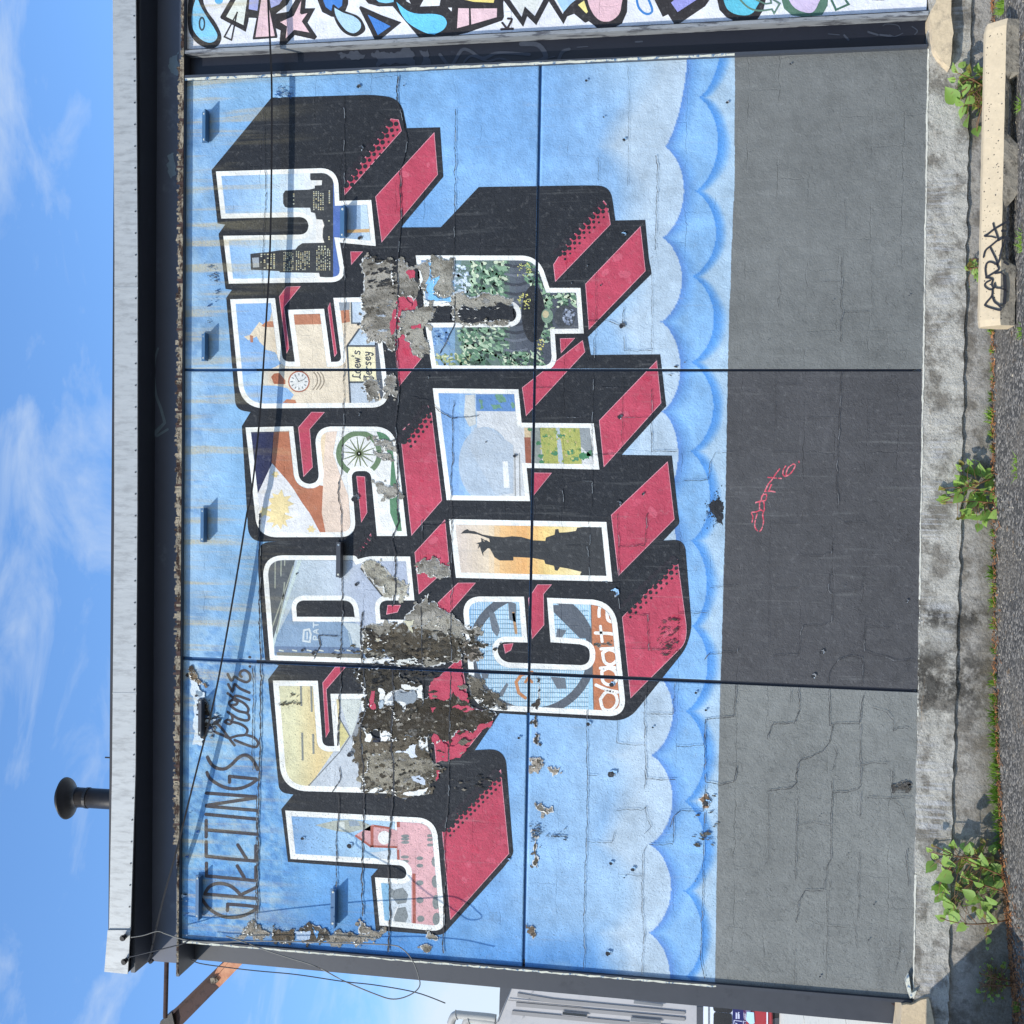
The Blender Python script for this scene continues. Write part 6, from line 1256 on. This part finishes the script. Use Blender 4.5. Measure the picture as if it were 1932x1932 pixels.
sh('N2| 740,83 1040,215 1320,315 1020,560 940,560 720,110', NBK, 1.2); sh('N2| 842,206 1165,370 985,495', MB_, 2.2)
sh('N2| 760,-60 850,50 1000,92 1195,88 1570,535 1932,530 N3| 160,520 420,460 905,290 930,240 918,45 940,-60', NBK, 1.3); sh('N2| 900,-60 1000,30 1100,45 1208,28 1210,-60', SK, 2.1, False)
sh('N2| 1245,25 1400,150 1560,195 1750,195 N3| 60,225 120,300 110,370 60,430 -40,480 N2| 1780,485 1650,460 1450,350 1330,220', (108, 196, 236), 2.3, True)
sh('N2| 1580,92 1855,80 1880,-60 1660,-60', (228, 230, 234), 2.2); sh('N2| 1380,10 1450,52 1420,-10', (228, 230, 234), 2.2); sh('N3| 140,108 195,108 190,162', (228, 230, 234), 2.2)
sh('N3| 285,115 435,118 437,352 268,398', PK, 2.2); sh('N3| 460,120 832,118 828,242 470,345', PK, 2.2); sh('N3| 140,-60 800,-60 785,40 500,25', (232, 214, 128), 2.2)
A_.strokes(P('N3| 940,-40 1190,310 1240,160 1375,290 1560,-60'), 10.5, NBK, 1.4); A_.strokes(P('N3| 1560,-60 1765,270 N4| 0,110'), 10.5, NBK, 1.6); sh('N3| 1010,-20 1185,200 1228,85 1348,192 1450,-20', (218, 220, 214), 1.2); sh('N3| 1650,-40 1770,172 N4| 30,60 180,-60', (166, 202, 228), 2.1)
A_.strokes(P('N3| 890,412 1055,405'), 4.2, (58, 52, 54), 2.5); A_.strokes(P('N3| 905,322 958,388'), 3.8, (58, 52, 54), 2.6); A_.strokes(smooth(P('N3| 985,262 1038,272 1010,340 975,400'), 3), 4, (58, 52, 54), 2.7)
sh('N4| -60,-60 -60,250 85,195 240,322 290,300 420,400 620,405 760,330 830,170 838,-60', NBK, 1.7); sh('N4| 138,68 225,8 278,168 255,190', (232, 218, 140), 2.2); sh('N4| 262,-60 300,90 380,230 480,300 600,295 710,210 748,90 720,-60', (222, 184, 190), 2.3, True)
A_.strokes(smooth(P('N4| 960,-60 985,80 1040,160 1110,198 1170,180 1182,120 1120,-40'), 5), 4.2, (62, 128, 194), 1.5)
sh('N4| 1190,-60 1335,238 1410,203 1500,342 1590,320 1932,90 N5| 200,-60', NBK, 1.4); sh('N4| 1452,38 1560,-60 1900,-60 1545,170', (150, 152, 212), 2.1)
sh('N5| 255,-60 300,140 400,245 500,288 660,300 835,272 920,140 965,-60', NBK, 1.8, False); sh('N5| 340,-60 400,110 500,190 630,217 740,200 812,120 850,-60', (98, 190, 212), 2.3, True)
A_.strokes(smooth(P('N5| 560,-40 700,100 850,150 1040,132'), 4), 3.4, (96, 126, 112), 3); A_.strokes(P('N5| 1040,132 1070,188 1150,50 1050,-10'), 3.4, (96, 126, 112), 3.3); A_.strokes(P('N5| 780,-20 950,55 1030,45 1015,-20'), 3, (96, 126, 112), 3.1)
sh('N5| 1160,-60 1210,120 1320,215 1500,240 1750,212 1825,80 1835,-60', (84, 116, 100), 1.8); sh('N5| 1250,-60 1340,90 1470,165 1610,175 1690,60 1690,-60', (202, 186, 214), 2.3, True)
A_.strokes(P('N5| 1860,-40 1932,110 N6| 10,140 190,60 120,-40'), 4, (70, 108, 92), 1.9)
sh('N6| 480,-40 720,-40 690,5 520,2', (50, 56, 66), 1.5)
A_.build('graffiti_shapes', nb, panels=[NQ], label='flat outlined shapes: drops, a star, a triangle, an arrow and zigzags')

# ------------------------------------------------------------------ wheel stop with tag
def gpt(x, y, h=0.):
    d = ray(x, y); 
    Z = float(gz(3)) - .01
    for _ in range(4):
        t = (Z + h - CAM.z)/d.z; p = CAM + d*t; Z = gz(p.x, p.y)
    return p
w0 = gpt(1924, 27); w1 = gpt(1922, 612); yf = (w0.y + w1.y)/2
xr, xl = U(1890, 34, yf).x, U(1890, 613, yf).x; zr = U(1891.5, 320, yf).z; zg = gz((xr+xl)/2, yf) - .004
def topz(y): return CAM.z + (U(1853.5, 320, y) - CAM).z
yt = yf + .085; zt = U(1854.5, 320, yt).z
ws = empty('wheel_stop', ((xl+xr)/2, yf+.1, zg), 'beige concrete wheel stop with a black scrawled tag, lying before the wall', 'wheel stop')
mb = MB(); prof_hi = [(yf, zr), (yt, zt), (yt+.06, zt), (yt+.13, zr-.02)]
NSEG = 46; rows = []
def yd2x(y): return U(1891, y, yf).x
notches = [(yd2x(268), yd2x(134)), (yd2x(500), yd2x(371))]
vs = []; fs = []
for i in range(NSEG+1):
    x = xl + (xr-xl)*i/NSEG; e = 1 if i in (0, NSEG) else 0; k = .012 if e else 0
    def nt_(x):
        for a_, b_ in notches:
            if a_ < x < b_: return min(1, min(x-a_, b_-x)/.035)
        return 0
    zb_ = zg + .062*nt_(x)
    prof = [(yt+.13, zb_), (yf+.030+R_(.003), zb_+R_(.004)), (yf+.014+R_(.003), (zb_+zr)/2), (yf+R_(.001), zr - .004), (yf+.006, zr+.004), ((yf+yt)/2, (zr+zt)/2 + R_(.001)), (yt-.004, zt-.006), (yt+.006, zt), (yt+.06, zt), (yt+.13, zr-.02)]
    ym = sum(p[0] for p in prof)/len(prof); zm = (zr+zg)/2
    vs += [(x + (k if x < xr-.5 else -k)*0 + R_(.0), p[0] + (ym-p[0])*.08*e, p[1] - (.008*e if p[1] > zm else 0) + R_(.0012)) for p in prof]
m_ = 10
for i in range(NSEG):
    for j in range(m_): fs.append((i*m_+j, i*m_+(j+1) % m_, (i+1)*m_+(j+1) % m_, (i+1)*m_+j))
fs += [tuple(range(m_))[::-1], tuple(NSEG*m_+j for j in range(m_))]
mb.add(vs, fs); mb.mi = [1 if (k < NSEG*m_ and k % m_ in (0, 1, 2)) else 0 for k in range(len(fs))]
M_STOPF = surf('shaded_stop_face', s2l((150, 142, 128)), .92, 55, .3, s2l((96, 90, 80)), (.5, .66), bump=.9, bdist=.006)  # darker copy for the front faces, their weaker light painted into the colour
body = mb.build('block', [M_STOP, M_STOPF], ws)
pit = MB()
for _ in range(230):
    x = random.uniform(xl+.03, xr-.03); t_ = random.random(); s0 = random.uniform(.0015, .0045)
    if random.random() < .55: c0 = Vector((x, yf + .006 + (yt-yf-.008)*t_ - .0005, zr + .004 + (zt-zr-.008)*t_ + .0012)); ax_ = Vector((0, (yt-yf), (zt-zr))).normalized()
    else: c0 = Vector((x, yf + .004 + .02*(1-t_) - .0035, zg + .07 + (zr-zg-.08)*t_)); ax_ = Vector((0, 0, 1))
    pit.add([c0 + Vector((s0*math.cos(a_)*random.uniform(.6, 1.3), 0, 0)) + ax_*s0*math.sin(a_)*random.uniform(.6, 1.3) for a_ in [k_*math.pi/3 for k_ in range(6)]], [tuple(range(6))[::-1]])
tag(pit.build('surface_pits', M_DARK, ws), kind='stuff')
TG = [('W| 410,430 450,410 540,340 640,280 740,220', 24), ('W| 530,255 545,320 570,380 600,470', 22), ('W| 420,440 500,440 570,460', 16), ('W| 610,480 500,570 420,640 395,730', 22), ('W| 600,490 680,450 750,470', 34), ('W| 700,480 650,620 620,760 590,830', 22), ('W| 490,600 540,700 580,790 590,850', 22),
      ('W| 590,840 500,800 440,820 420,900 430,1000', 22), ('W| 590,850 610,900 560,940 430,1020', 24), ('W| 560,960 640,950 680,980', 22), ('W| 430,1020 520,1040 510,1120 540,1170', 22), ('W| 490,1060 420,1100 420,1150 490,1190 540,1160', 20), ('W| 550,1100 570,1160 640,1170 700,1190', 20), ('W| 520,1190 510,1280 430,1380 430,1420 600,1475 640,1470', 24), ('W| 520,1290 550,1360 600,1400 640,1440', 26), ('W| 660,360 700,360', 34), ('W| 690,800 740,830', 30), ('W| 690,1000 700,1200 690,1380', 40)]
mb = MB()
def on_stop(x, y):
    if x > 1891.2: p = U(x, y, yf-.006); return p
    d = ray(x, y); n_ = Vector((0, -(zt-zr), (yt-yf))); n_.normalize(); p0 = Vector((0, yf, zr)) + n_*.007
    t = (p0 - CAM).dot(n_)/d.dot(n_); return CAM + d*t
for q, w in TG:
    k_ = .2075*K_*w*1.25; pts = smooth([np.array(p) for p in P(q)], 5)
    for pl in stroke([tuple(p) for p in pts], k_*.95):
        c_ = [on_stop(x, y) for x, y in pl]
        if any(v[0] > 1891.2 for v in pl) and any(v[0] <= 1891.2 for v in pl):
            lo = clip_half(pl, 1, 0, 1891.1); hi = clip_half(pl, -1, 0, -1891.3)
            for h_ in (lo, hi):
                if len(h_) > 2: mb.add([on_stop(x, y) for x, y in h_], [tuple(range(len(h_)))])
        else: mb.add(c_, [tuple(range(len(c_)))])
tg_ = mb.build('scrawled_tag', M_DARK, ws)

# ------------------------------------------------------------------ plants
def leafmat(name, c1, c2):
    m, nt, b = newmat(name); g = G(nt); pos = g.n('ShaderNodeNewGeometry').outputs['Position']
    oi = g.n('ShaderNodeObjectInfo').outputs['Random']; n1 = g.noise(pos, 40, 3)
    col = g.mix(g.m('ADD', g.m('MULTIPLY', oi, .7), g.m('MULTIPLY', n1, .3), clamp=True), c1, c2)
    b.inputs['Roughness'].default_value = .5; b.inputs['Specular IOR Level'].default_value = .35; nt.links.new(col, b.inputs['Base Color'])
    tr = nt.nodes.new('ShaderNodeBsdfTranslucent'); nt.links.new(g.mix(1., col, (1.3, 1.5, .5), 'MULTIPLY'), tr.inputs['Color'])
    mx_ = nt.nodes.new('ShaderNodeMixShader'); mx_.inputs[0].default_value = .32; nt.links.new(b.outputs[0], mx_.inputs[1]); nt.links.new(tr.outputs[0], mx_.inputs[2])
    nt.links.new(mx_.outputs[0], [n for n in nt.nodes if n.type == 'OUTPUT_MATERIAL'][0].inputs[0]); return m
M_LEAF = leafmat('broad_leaf', s2l((118, 150, 72)), s2l((160, 190, 104))); M_LEAFR = leafmat('young_leaf', s2l((138, 152, 62)), s2l((120, 100, 58))); M_GRASS = leafmat('weed_blade', s2l((86, 122, 44)), s2l((140, 172, 70)))
M_STEM = surf('plant_stem', s2l((120, 88, 60)), .6, 30, .2)
def leaf_mesh(heart=True, n=7):
    """heart/ovate leaf, 1 long, base at origin pointing +Y, folded and cupped"""
    V = []; F = []
    prof = [(0, 0.0), (.04, .20), (.14, .36), (.30, .42), (.48, .38), (.66, .27), (.84, .12), (1.0, .0)] if heart else [(0, 0), (.12, .13), (.3, .22), (.5, .23), (.7, .17), (.86, .08), (1., 0)]
    for (t, w) in prof:
        zc = -.16*t*t
        V += [(-w, t - (.08 if heart and t < .1 and w > 0 else 0), zc + .22*w), (-w*.5, t, zc + .05*w), (0, t, zc), (w*.5, t, zc + .05*w), (w, t - (.08 if heart and t < .1 and w > 0 else 0), zc + .22*w)]
    for i in range(len(prof)-1):
        for j in range(4): F.append((i*5+j, i*5+j+1, (i+1)*5+j+1, (i+1)*5+j))
    me = mesh_from(V, F, 'leaf'); me.polygons.foreach_set('use_smooth', [True]*len(F)); return me
LM = leaf_mesh(True); LM.materials.append(M_LEAF); LM2 = leaf_mesh(False); LM2.materials.append(M_LEAFR); LM3 = leaf_mesh(True); LM3.materials.append(M_LEAFR)
def knotweed(name, lab, roots, leaves, ybase, yspread, size):
    base = gpt(*roots[0]); base = Vector((U(*roots[0], ybase).x, ybase, gz(U(*roots[0], ybase).x, ybase)))
    e = empty(name, base, lab, 'plant'); rnd = random.Random(len(leaves))
    rts = [Vector((U(x, y, ybase).x, ybase, gz(U(x, y, ybase).x, ybase) - .01)) for x, y in roots]; st = {i: [] for i in range(len(rts))}
    extra = [(x + rnd.gauss(0, 9), y + rnd.gauss(0, 11), s_*rnd.uniform(.5, .85), 1) for (x, y, s_, d) in leaves if rnd.random() < .7 and size > .05]
    for (x, y, s_, d) in leaves + extra:
        Yl = ybase + (rnd.uniform(-yspread, yspread*.3) if not d else rnd.uniform(.2*yspread, yspread*.9)); Yl = min(Yl, -.05)
        p = U(x, y, Yl); k = min(range(len(rts)), key=lambda i: (rts[i]-p).length*rnd.uniform(.8, 1.2)); st[k].append(p)
        o = bpy.data.objects.new('leaf', LM if (s_ > .75 or rnd.random() < .7) else LM3); COL.objects.link(o); o.parent = e
        out = (p - rts[k]); az = math.atan2(out.z, out.x + rnd.uniform(-.06, .06))
        # leaf points outward from its stem, faces mostly the sun and viewer
        tip = Vector((math.cos(az + rnd.uniform(-1.0, 1.0)), rnd.uniform(-.7, .1), math.sin(az + rnd.uniform(-1.1, .5)) - .25)).normalized()
        nrm = (Vector((-.45, -.75, .65)) + Vector((rnd.uniform(-.75, .75), rnd.uniform(-.5, .5), rnd.uniform(-.6, .6)))).normalized()
        xax = tip.cross(nrm).normalized(); nrm = xax.cross(tip).normalized(); s1 = size*s_*rnd.uniform(.85, 1.15)
        M = Matrix((xax*s1, tip*s1, nrm*s1)).transposed().to_4x4(); M.translation = p - base - tip*s1*.5
        o.matrix_basis = M
    for k, ps in st.items():
        if not ps: continue
        mb = MB(); ps = sorted(ps, key=lambda p: (p-rts[k]).length); far = ps[-1]
        main = [rts[k].lerp(far, t) + Vector((.02*math.sin(3*t+k), -.05*math.sin(math.pi*t), .03*math.sin(math.pi*t))) for t in [i/7 for i in range(8)]]
        mb.tube(main, .0055, 6, r2=.0022)
        for p in ps:
            t = min(.92, (p-rts[k]).length/max(.05, (far-rts[k]).length)*.75); a_ = main[int(t*7)]; mid = a_.lerp(p, .5) + Vector((0, 0, .012)); mb.tube([a_, mid, p], .0022, 5, r2=.0012)
        mb.build('stem', M_STEM, e, smooth=True)
    return e
def LV_(q): 
    out = []
    for t in q.split(';'):
        fr, xy, s_, d = t.split(); c_ = P(fr + ' ' + xy)[0]; out.append((c_[0], c_[1], float(s_), int(d)))
    return out
LC = LV_('33| 1215,620 .5 0;33| 1255,665 .55 0;33| 1355,712 1.1 0;33| 1225,755 .9 0;33| 1330,830 1.0 0;33| 1280,900 1.15 0;33| 1330,920 .9 0;33| 1435,885 .7 0;33| 1410,580 .8 0;33| 1470,590 .6 0;33| 1518,615 .8 0;33| 1525,650 .5 0;33| 1620,695 1.0 0;33| 1550,715 .9 0;33| 1500,700 1.0 1;33| 1450,755 1.0 1;33| 1560,830 1.0 1;33| 1585,880 .75 0;33| 1450,930 1.1 1;33| 1360,1025 1.2 0;33| 1400,1095 .7 0;33| 1300,1130 .8 0;33| 1400,1140 .9 0;33| 1455,1210 .9 0;33| 1490,1040 .7 0;33| 1510,950 .8 0;33| 1600,975 .8 0;33| 1680,1000 .8 0;33| 1720,880 1.0 1;33| 1690,690 .5 0;33| 1730,760 .9 1;33| 1780,830 .7 1;33| 1600,1110 .8 0;33| 1680,1130 .9 0;33| 1660,1250 .6 0;33| 1660,1310 .5 1;33| 1735,1030 .5 0;33| 1620,550 .45 0;33| 1665,545 .4 0;33| 1700,610 .8 1;33| 1600,620 .8 1;33| 1640,780 1.0 1;33| 1540,930 .8 1;33| 1700,940 .9 1;33| 1640,1040 .8 1;33| 1480,830 .9 1;33| 1340,790 1.0 1;33| 1660,860 .9 1;33| 1580,760 .7 0;33| 1540,1010 .7 0;33| 1625,930 .7 0;33| 1275,1000 .5 0;33| 1700,700 .8 1')
knotweed('knotweed_plant', 'largest leafy knotweed plant growing from the crack near the left end', [(1893, 1655), (1891, 1630), (1893, 1690), (1894, 1735)], LC, -.10, .17, .094)
LB = LV_('32| 1310,-110 .8 0;31| 1380,1775 .9 0;31| 1450,1665 .9 0;31| 1560,1535 .8 0;31| 1530,1610 1.0 1;31| 1600,1600 1.0 1;31| 1430,1705 .8 0;31| 1490,1700 .7 0;31| 1330,1815 .95 0;31| 1430,1820 1.1 0;31| 1490,1750 .7 0;31| 1560,1700 .7 0;31| 1630,1750 1.0 0;31| 1690,1700 .9 0;31| 1650,1640 1.0 1;31| 1530,1870 1.1 0;31| 1620,1880 .9 0;31| 1700,1810 .9 0;31| 1725,1850 .7 0;31| 1490,1915 .8 0;31| 1580,1780 .8 0;31| 1610,1830 1.0 1;31| 1700,1760 .9 1;32| 1465,25 .7 0;32| 1530,20 .8 0;32| 1580,35 .7 0;32| 1640,20 .9 0;32| 1705,15 .8 0;32| 1590,110 .8 0;32| 1640,75 .7 1;31| 1560,1800 .9 1;31| 1480,1800 .8 1;31| 1440,1600 .6 0;31| 1520,1545 .6 0;31| 1660,1700 .8 0')
knotweed('knotweed_plant', 'middle leafy knotweed plant below the dark grey panel', [(1880, 930), (1879, 955), (1880, 905)], LB, -.08, .12, .09)
LA = LV_('30| 1410,520 1.0 0;30| 1385,600 .6 0;30| 1380,710 1.2 0;30| 1420,710 .7 0;30| 1440,770 .9 0;30| 1465,850 1.0 0;30| 1500,920 1.1 0;30| 1520,515 .7 0;30| 1490,565 .9 0;30| 1580,510 .8 0;30| 1600,550 .8 0;30| 1510,590 .9 0;30| 1525,640 .7 0;30| 1490,680 .9 0;30| 1545,700 .7 0;30| 1570,650 1.0 1;30| 1520,760 .8 0;30| 1550,810 .8 0;30| 1590,840 .8 0;30| 1600,770 .8 1;30| 1560,740 .8 1;30| 1590,620 .9 1;30| 1450,640 .7 0;30| 1470,600 .7 1;30| 1620,700 .9 1')
knotweed('knotweed_plant', 'reddish green knotweed plant behind the wheel stop under the right column', [(1876, 165), (1876, 185), (1876, 140)], LA, -.10, .10, .09)
LD = LV_('31| 1500,90 .7 0;31| 1520,60 .6 0;31| 1555,45 .8 0;31| 1560,100 .8 0;31| 1600,60 .7 1;31| 1570,150 .6 0;31| 1600,120 .7 0;31| 1540,75 .6 0')
knotweed('knotweed_plant', 'small yellowish knotweed sprig behind the tagged end of the wheel stop', [(1876, 505), (1876, 515)], LD, -.07, .05, .075)
LE_ = []; rnd = random.Random(3)
for i in range(60):
    c_ = P('33| %f,%f' % (rnd.gauss(1690, 48), rnd.gauss(1620, 62)))[0]; LE_.append((c_[0], c_[1], rnd.uniform(.25, .45), rnd.random() < .5))
knotweed('shaded_weed', 'dark small-leaved weed in the shade below the left column', [(1902, 1852), (1903, 1865)], LE_, -.07, .06, .075)

def tuft(c, n, h, spread, lab, rnd, Y0=-.045, group='weeds along the foundation crack'):
    x, y = P(c)[0]; p = U(x, y, Y0); z = gz(p.x, Y0) - .012; mb = MB()
    for i in range(n):
        a_ = rnd.uniform(0, math.pi*2); lean = rnd.uniform(.15, 1.0)*spread; hh = h*rnd.uniform(.45, 1.1); w = rnd.uniform(.003, .0075); bx, by = p.x + rnd.uniform(-1, 1)*spread*.5, Y0 + rnd.uniform(-.02, .012); dx, dy = math.cos(a_)*lean, -abs(math.sin(a_))*lean*.5
        px_, py_ = -math.sin(a_)*w, math.cos(a_)*w; seg = 4; vs = []
        for k in range(seg+1):
            t = k/seg; ww = (1-t**1.5)*1.0; cx_, cy_, cz_ = bx + dx*t**1.4, by + dy*t**1.4, z + hh*(t - .28*t*t)
            vs += [(cx_-px_*ww, cy_-py_*ww, cz_), (cx_+px_*ww, cy_+py_*ww, cz_)]
        mb.add(vs, [(2*k, 2*k+1, 2*k+3, 2*k+2) for k in range(seg)])
    o = mb.build('weed_tuft', M_GRASS); o['label'] = lab; o['category'] = 'weed'; o['group'] = group
rnd = random.Random(5)
TU = [('30| 1610,1200', 14, .06, .05, 'sparse blades behind the upper notch of the wheel stop'), ('30| 1600,1500', 18, .07, .05, 'thin blades behind the lower notch of the wheel stop'), ('31| 1690,930', 18, .05, .05, 'tiny tuft between the first joint and the spiky tuft'), ('32| 1690,300', 20, .06, .06, 'thin pale tuft right of the bright grass tuft'), ('32| 1700,560', 24, .07, .06, 'short tuft between two leafy tufts below the dark panel'), ('32| 1720,1400', 30, .08, .07, 'low tuft just past the second wall joint'), ('32| 1728,1850', 34, .10, .09, 'tuft at the right of the glossy long blades'), ('33| 1800,560', 30, .10, .10, 'shaded grass at the right foot of the big knotweed'), ('30| 1600,960', 16, .07, .05, 'weed tuft just below the reddish plant by the wheel stop'), ('30| 1600,1080', 16, .06, .05, 'short weed tuft behind the upper part of the wheel stop'), ('30| 1600,1370', 22, .08, .06, 'weed tuft behind the middle of the wheel stop'), ('30| 1590,1660', 26, .07, .05, 'weed tuft behind the wheel stop above its tag'), ('30| 1590,1870', 22, .07, .06, 'weed tuft behind the start of the scrawled tag'),
      ('31| 1680,560', 24, .06, .04, 'narrow weed tuft right against the tagged end of the wheel stop'), ('31| 1680,700', 22, .05, .04, 'low weed tuft under the first wall joint'), ('31| 1670,830', 20, .05, .05, 'sparse weed tuft left of the first wall joint'), ('31| 1675,1060', 30, .07, .06, 'spiky weed tuft below the dark panel'), ('31| 1690,1200', 40, .10, .09, 'dense grassy tuft below the dark panel'), ('31| 1680,1330', 24, .07, .06, 'grassy tuft right of the middle knotweed'), ('31| 1670,1440', 20, .06, .06, 'thin tuft beside the middle knotweed'),
      ('32| 1690,150', 20, .07, .04, 'pale tuft just left of the middle knotweed'), ('32| 1690,450', 34, .10, .07, 'bright grass tuft spreading onto the foundation'), ('32| 1690,670', 34, .07, .06, 'leafy tuft below the rough dark panel edge'), ('32| 1700,830', 22, .07, .06, 'thin dark tuft along the crack'), ('32| 1710,1030', 20, .06, .05, 'small tuft beside a pale pebble'), ('32| 1715,1250', 26, .09, .08, 'tuft with one long blade near the second wall joint'),
      ('32| 1720,1540', 44, .11, .10, 'broad-bladed tuft under the light grey panel'), ('32| 1725,1700', 46, .11, .10, 'tall leafy tuft under the light grey panel'), ('33| 1740,30', 36, .12, .10, 'glossy tuft with long blades above the big knotweed'), ('33| 1755,200', 60, .13, .11, 'densest bright green tuft above the big knotweed'), ('33| 1770,340', 36, .10, .09, 'tuft touching the big knotweed'), ('33| 1790,470', 24, .10, .10, 'dark grass behind the big knotweed')]
for c, n, h, s_, lab in TU: tuft(c, n, h, s_, lab, rnd)
def gtuft(x, y, n, h, s_, lab):
    p = gpt(x, y); o = None; X = p.x; c = 'D| %f,%f' % (x, y)
    rn = random.Random(int(x*y)); mb = MB()
    for i in range(n):
        a_ = rn.uniform(0, 6.28); lean = rn.uniform(.2, 1)*s_; hh = h*rn.uniform(.4, 1.1); w = rn.uniform(.003, .006); bx, by = p.x + rn.uniform(-1, 1)*s_*.7, p.y + rn.uniform(-.02, .02)
        vs = []
        for k in range(4):
            t = k/3; ww = (1-t)+.05; q = (bx + math.cos(a_)*lean*t, by + math.sin(a_)*lean*t*.5, p.z - .01 + hh*(t-.25*t*t)); vs += [(q[0]-w*ww, q[1], q[2]), (q[0]+w*ww, q[1], q[2])]
        mb.add(vs, [(2*k, 2*k+1, 2*k+3, 2*k+2) for k in range(3)])
    o = mb.build('weed_tuft', M_GRASS); tag(o, lab, 'weed', 'weeds on the asphalt')
gtuft(1917, 885, 34, .05, .09, 'low grass patch on the asphalt in front of the middle knotweed'); gtuft(1893, 14, 60, .09, .05, 'yellow green clump above the broken end of the wheel stop'); gtuft(1929, 455, 40, .07, .08, 'grass clump in front of the tagged wheel stop end'); gtuft(1927, 625, 26, .06, .05, 'small grass clump past the end of the wheel stop')
gtuft(1921, 1900, 34, .06, .04, 'small bright weed on the asphalt by the left pier'); gtuft(1925, 200, 26, .06, .06, 'faint weed in front of the wheel stop notch')
# loose gravel, dead leaves and needles
M_GRAV = surf('pale_gravel', s2l((196, 184, 160)), .9, 60, .3, s2l((120, 108, 96)), (.45, .6)); M_LITTER = surf('dead_leaf_litter', s2l((160, 108, 66)), .9, 60, .4, s2l((84, 58, 42)), (.45, .6))
mb = MB(); mb2 = MB(); rnd = random.Random(9)
for i in range(2600):
    x = rnd.uniform(-.8, 7.4); y = -rnd.random()**1.6*1.6 - .03; z = gz(x, y); s0 = rnd.uniform(.002, .007)*(2.0 if rnd.random() < .03 else 1)
    v = [(x + rnd.uniform(-1, 1)*s0*1.4, y + rnd.uniform(-1, 1)*s0*1.4, z + rnd.uniform(-.3, 1)*s0) for _ in range(4)]
    mb.add(v, [(0, 1, 2), (0, 2, 3), (0, 3, 1), (1, 3, 2)])
for i in range(2600):
    k = rnd.random(); x = rnd.gauss(-.1, .5) if k < .45 else rnd.uniform(-.5, 7); y = -.04 - abs(rnd.gauss(0, .07)) if k > .3 else -.04 - abs(rnd.gauss(0, .25)); z = gz(x, y); a_ = rnd.uniform(0, 3.14); l = rnd.uniform(.006, .03); w = rnd.uniform(.001, .004)
    ca, sa = math.cos(a_), math.sin(a_); mb2.add([(x-ca*l-sa*w, y-sa*l+ca*w, z+.003), (x+ca*l-sa*w, y+sa*l+ca*w, z+.003+rnd.uniform(0, .012)), (x+ca*l+sa*w, y+sa*l-ca*w, z+.004+rnd.uniform(0, .012)), (x-ca*l+sa*w, y-sa*l-ca*w, z+.002)], [(0, 1, 2, 3)])
tag(mb.build('gravel', M_GRAV), 'loose pale gravel scattered on the asphalt', kind='stuff'); tag(mb2.build('leaf_litter', M_LITTER), 'brown dead leaves and needles along the wall foot', kind='stuff')
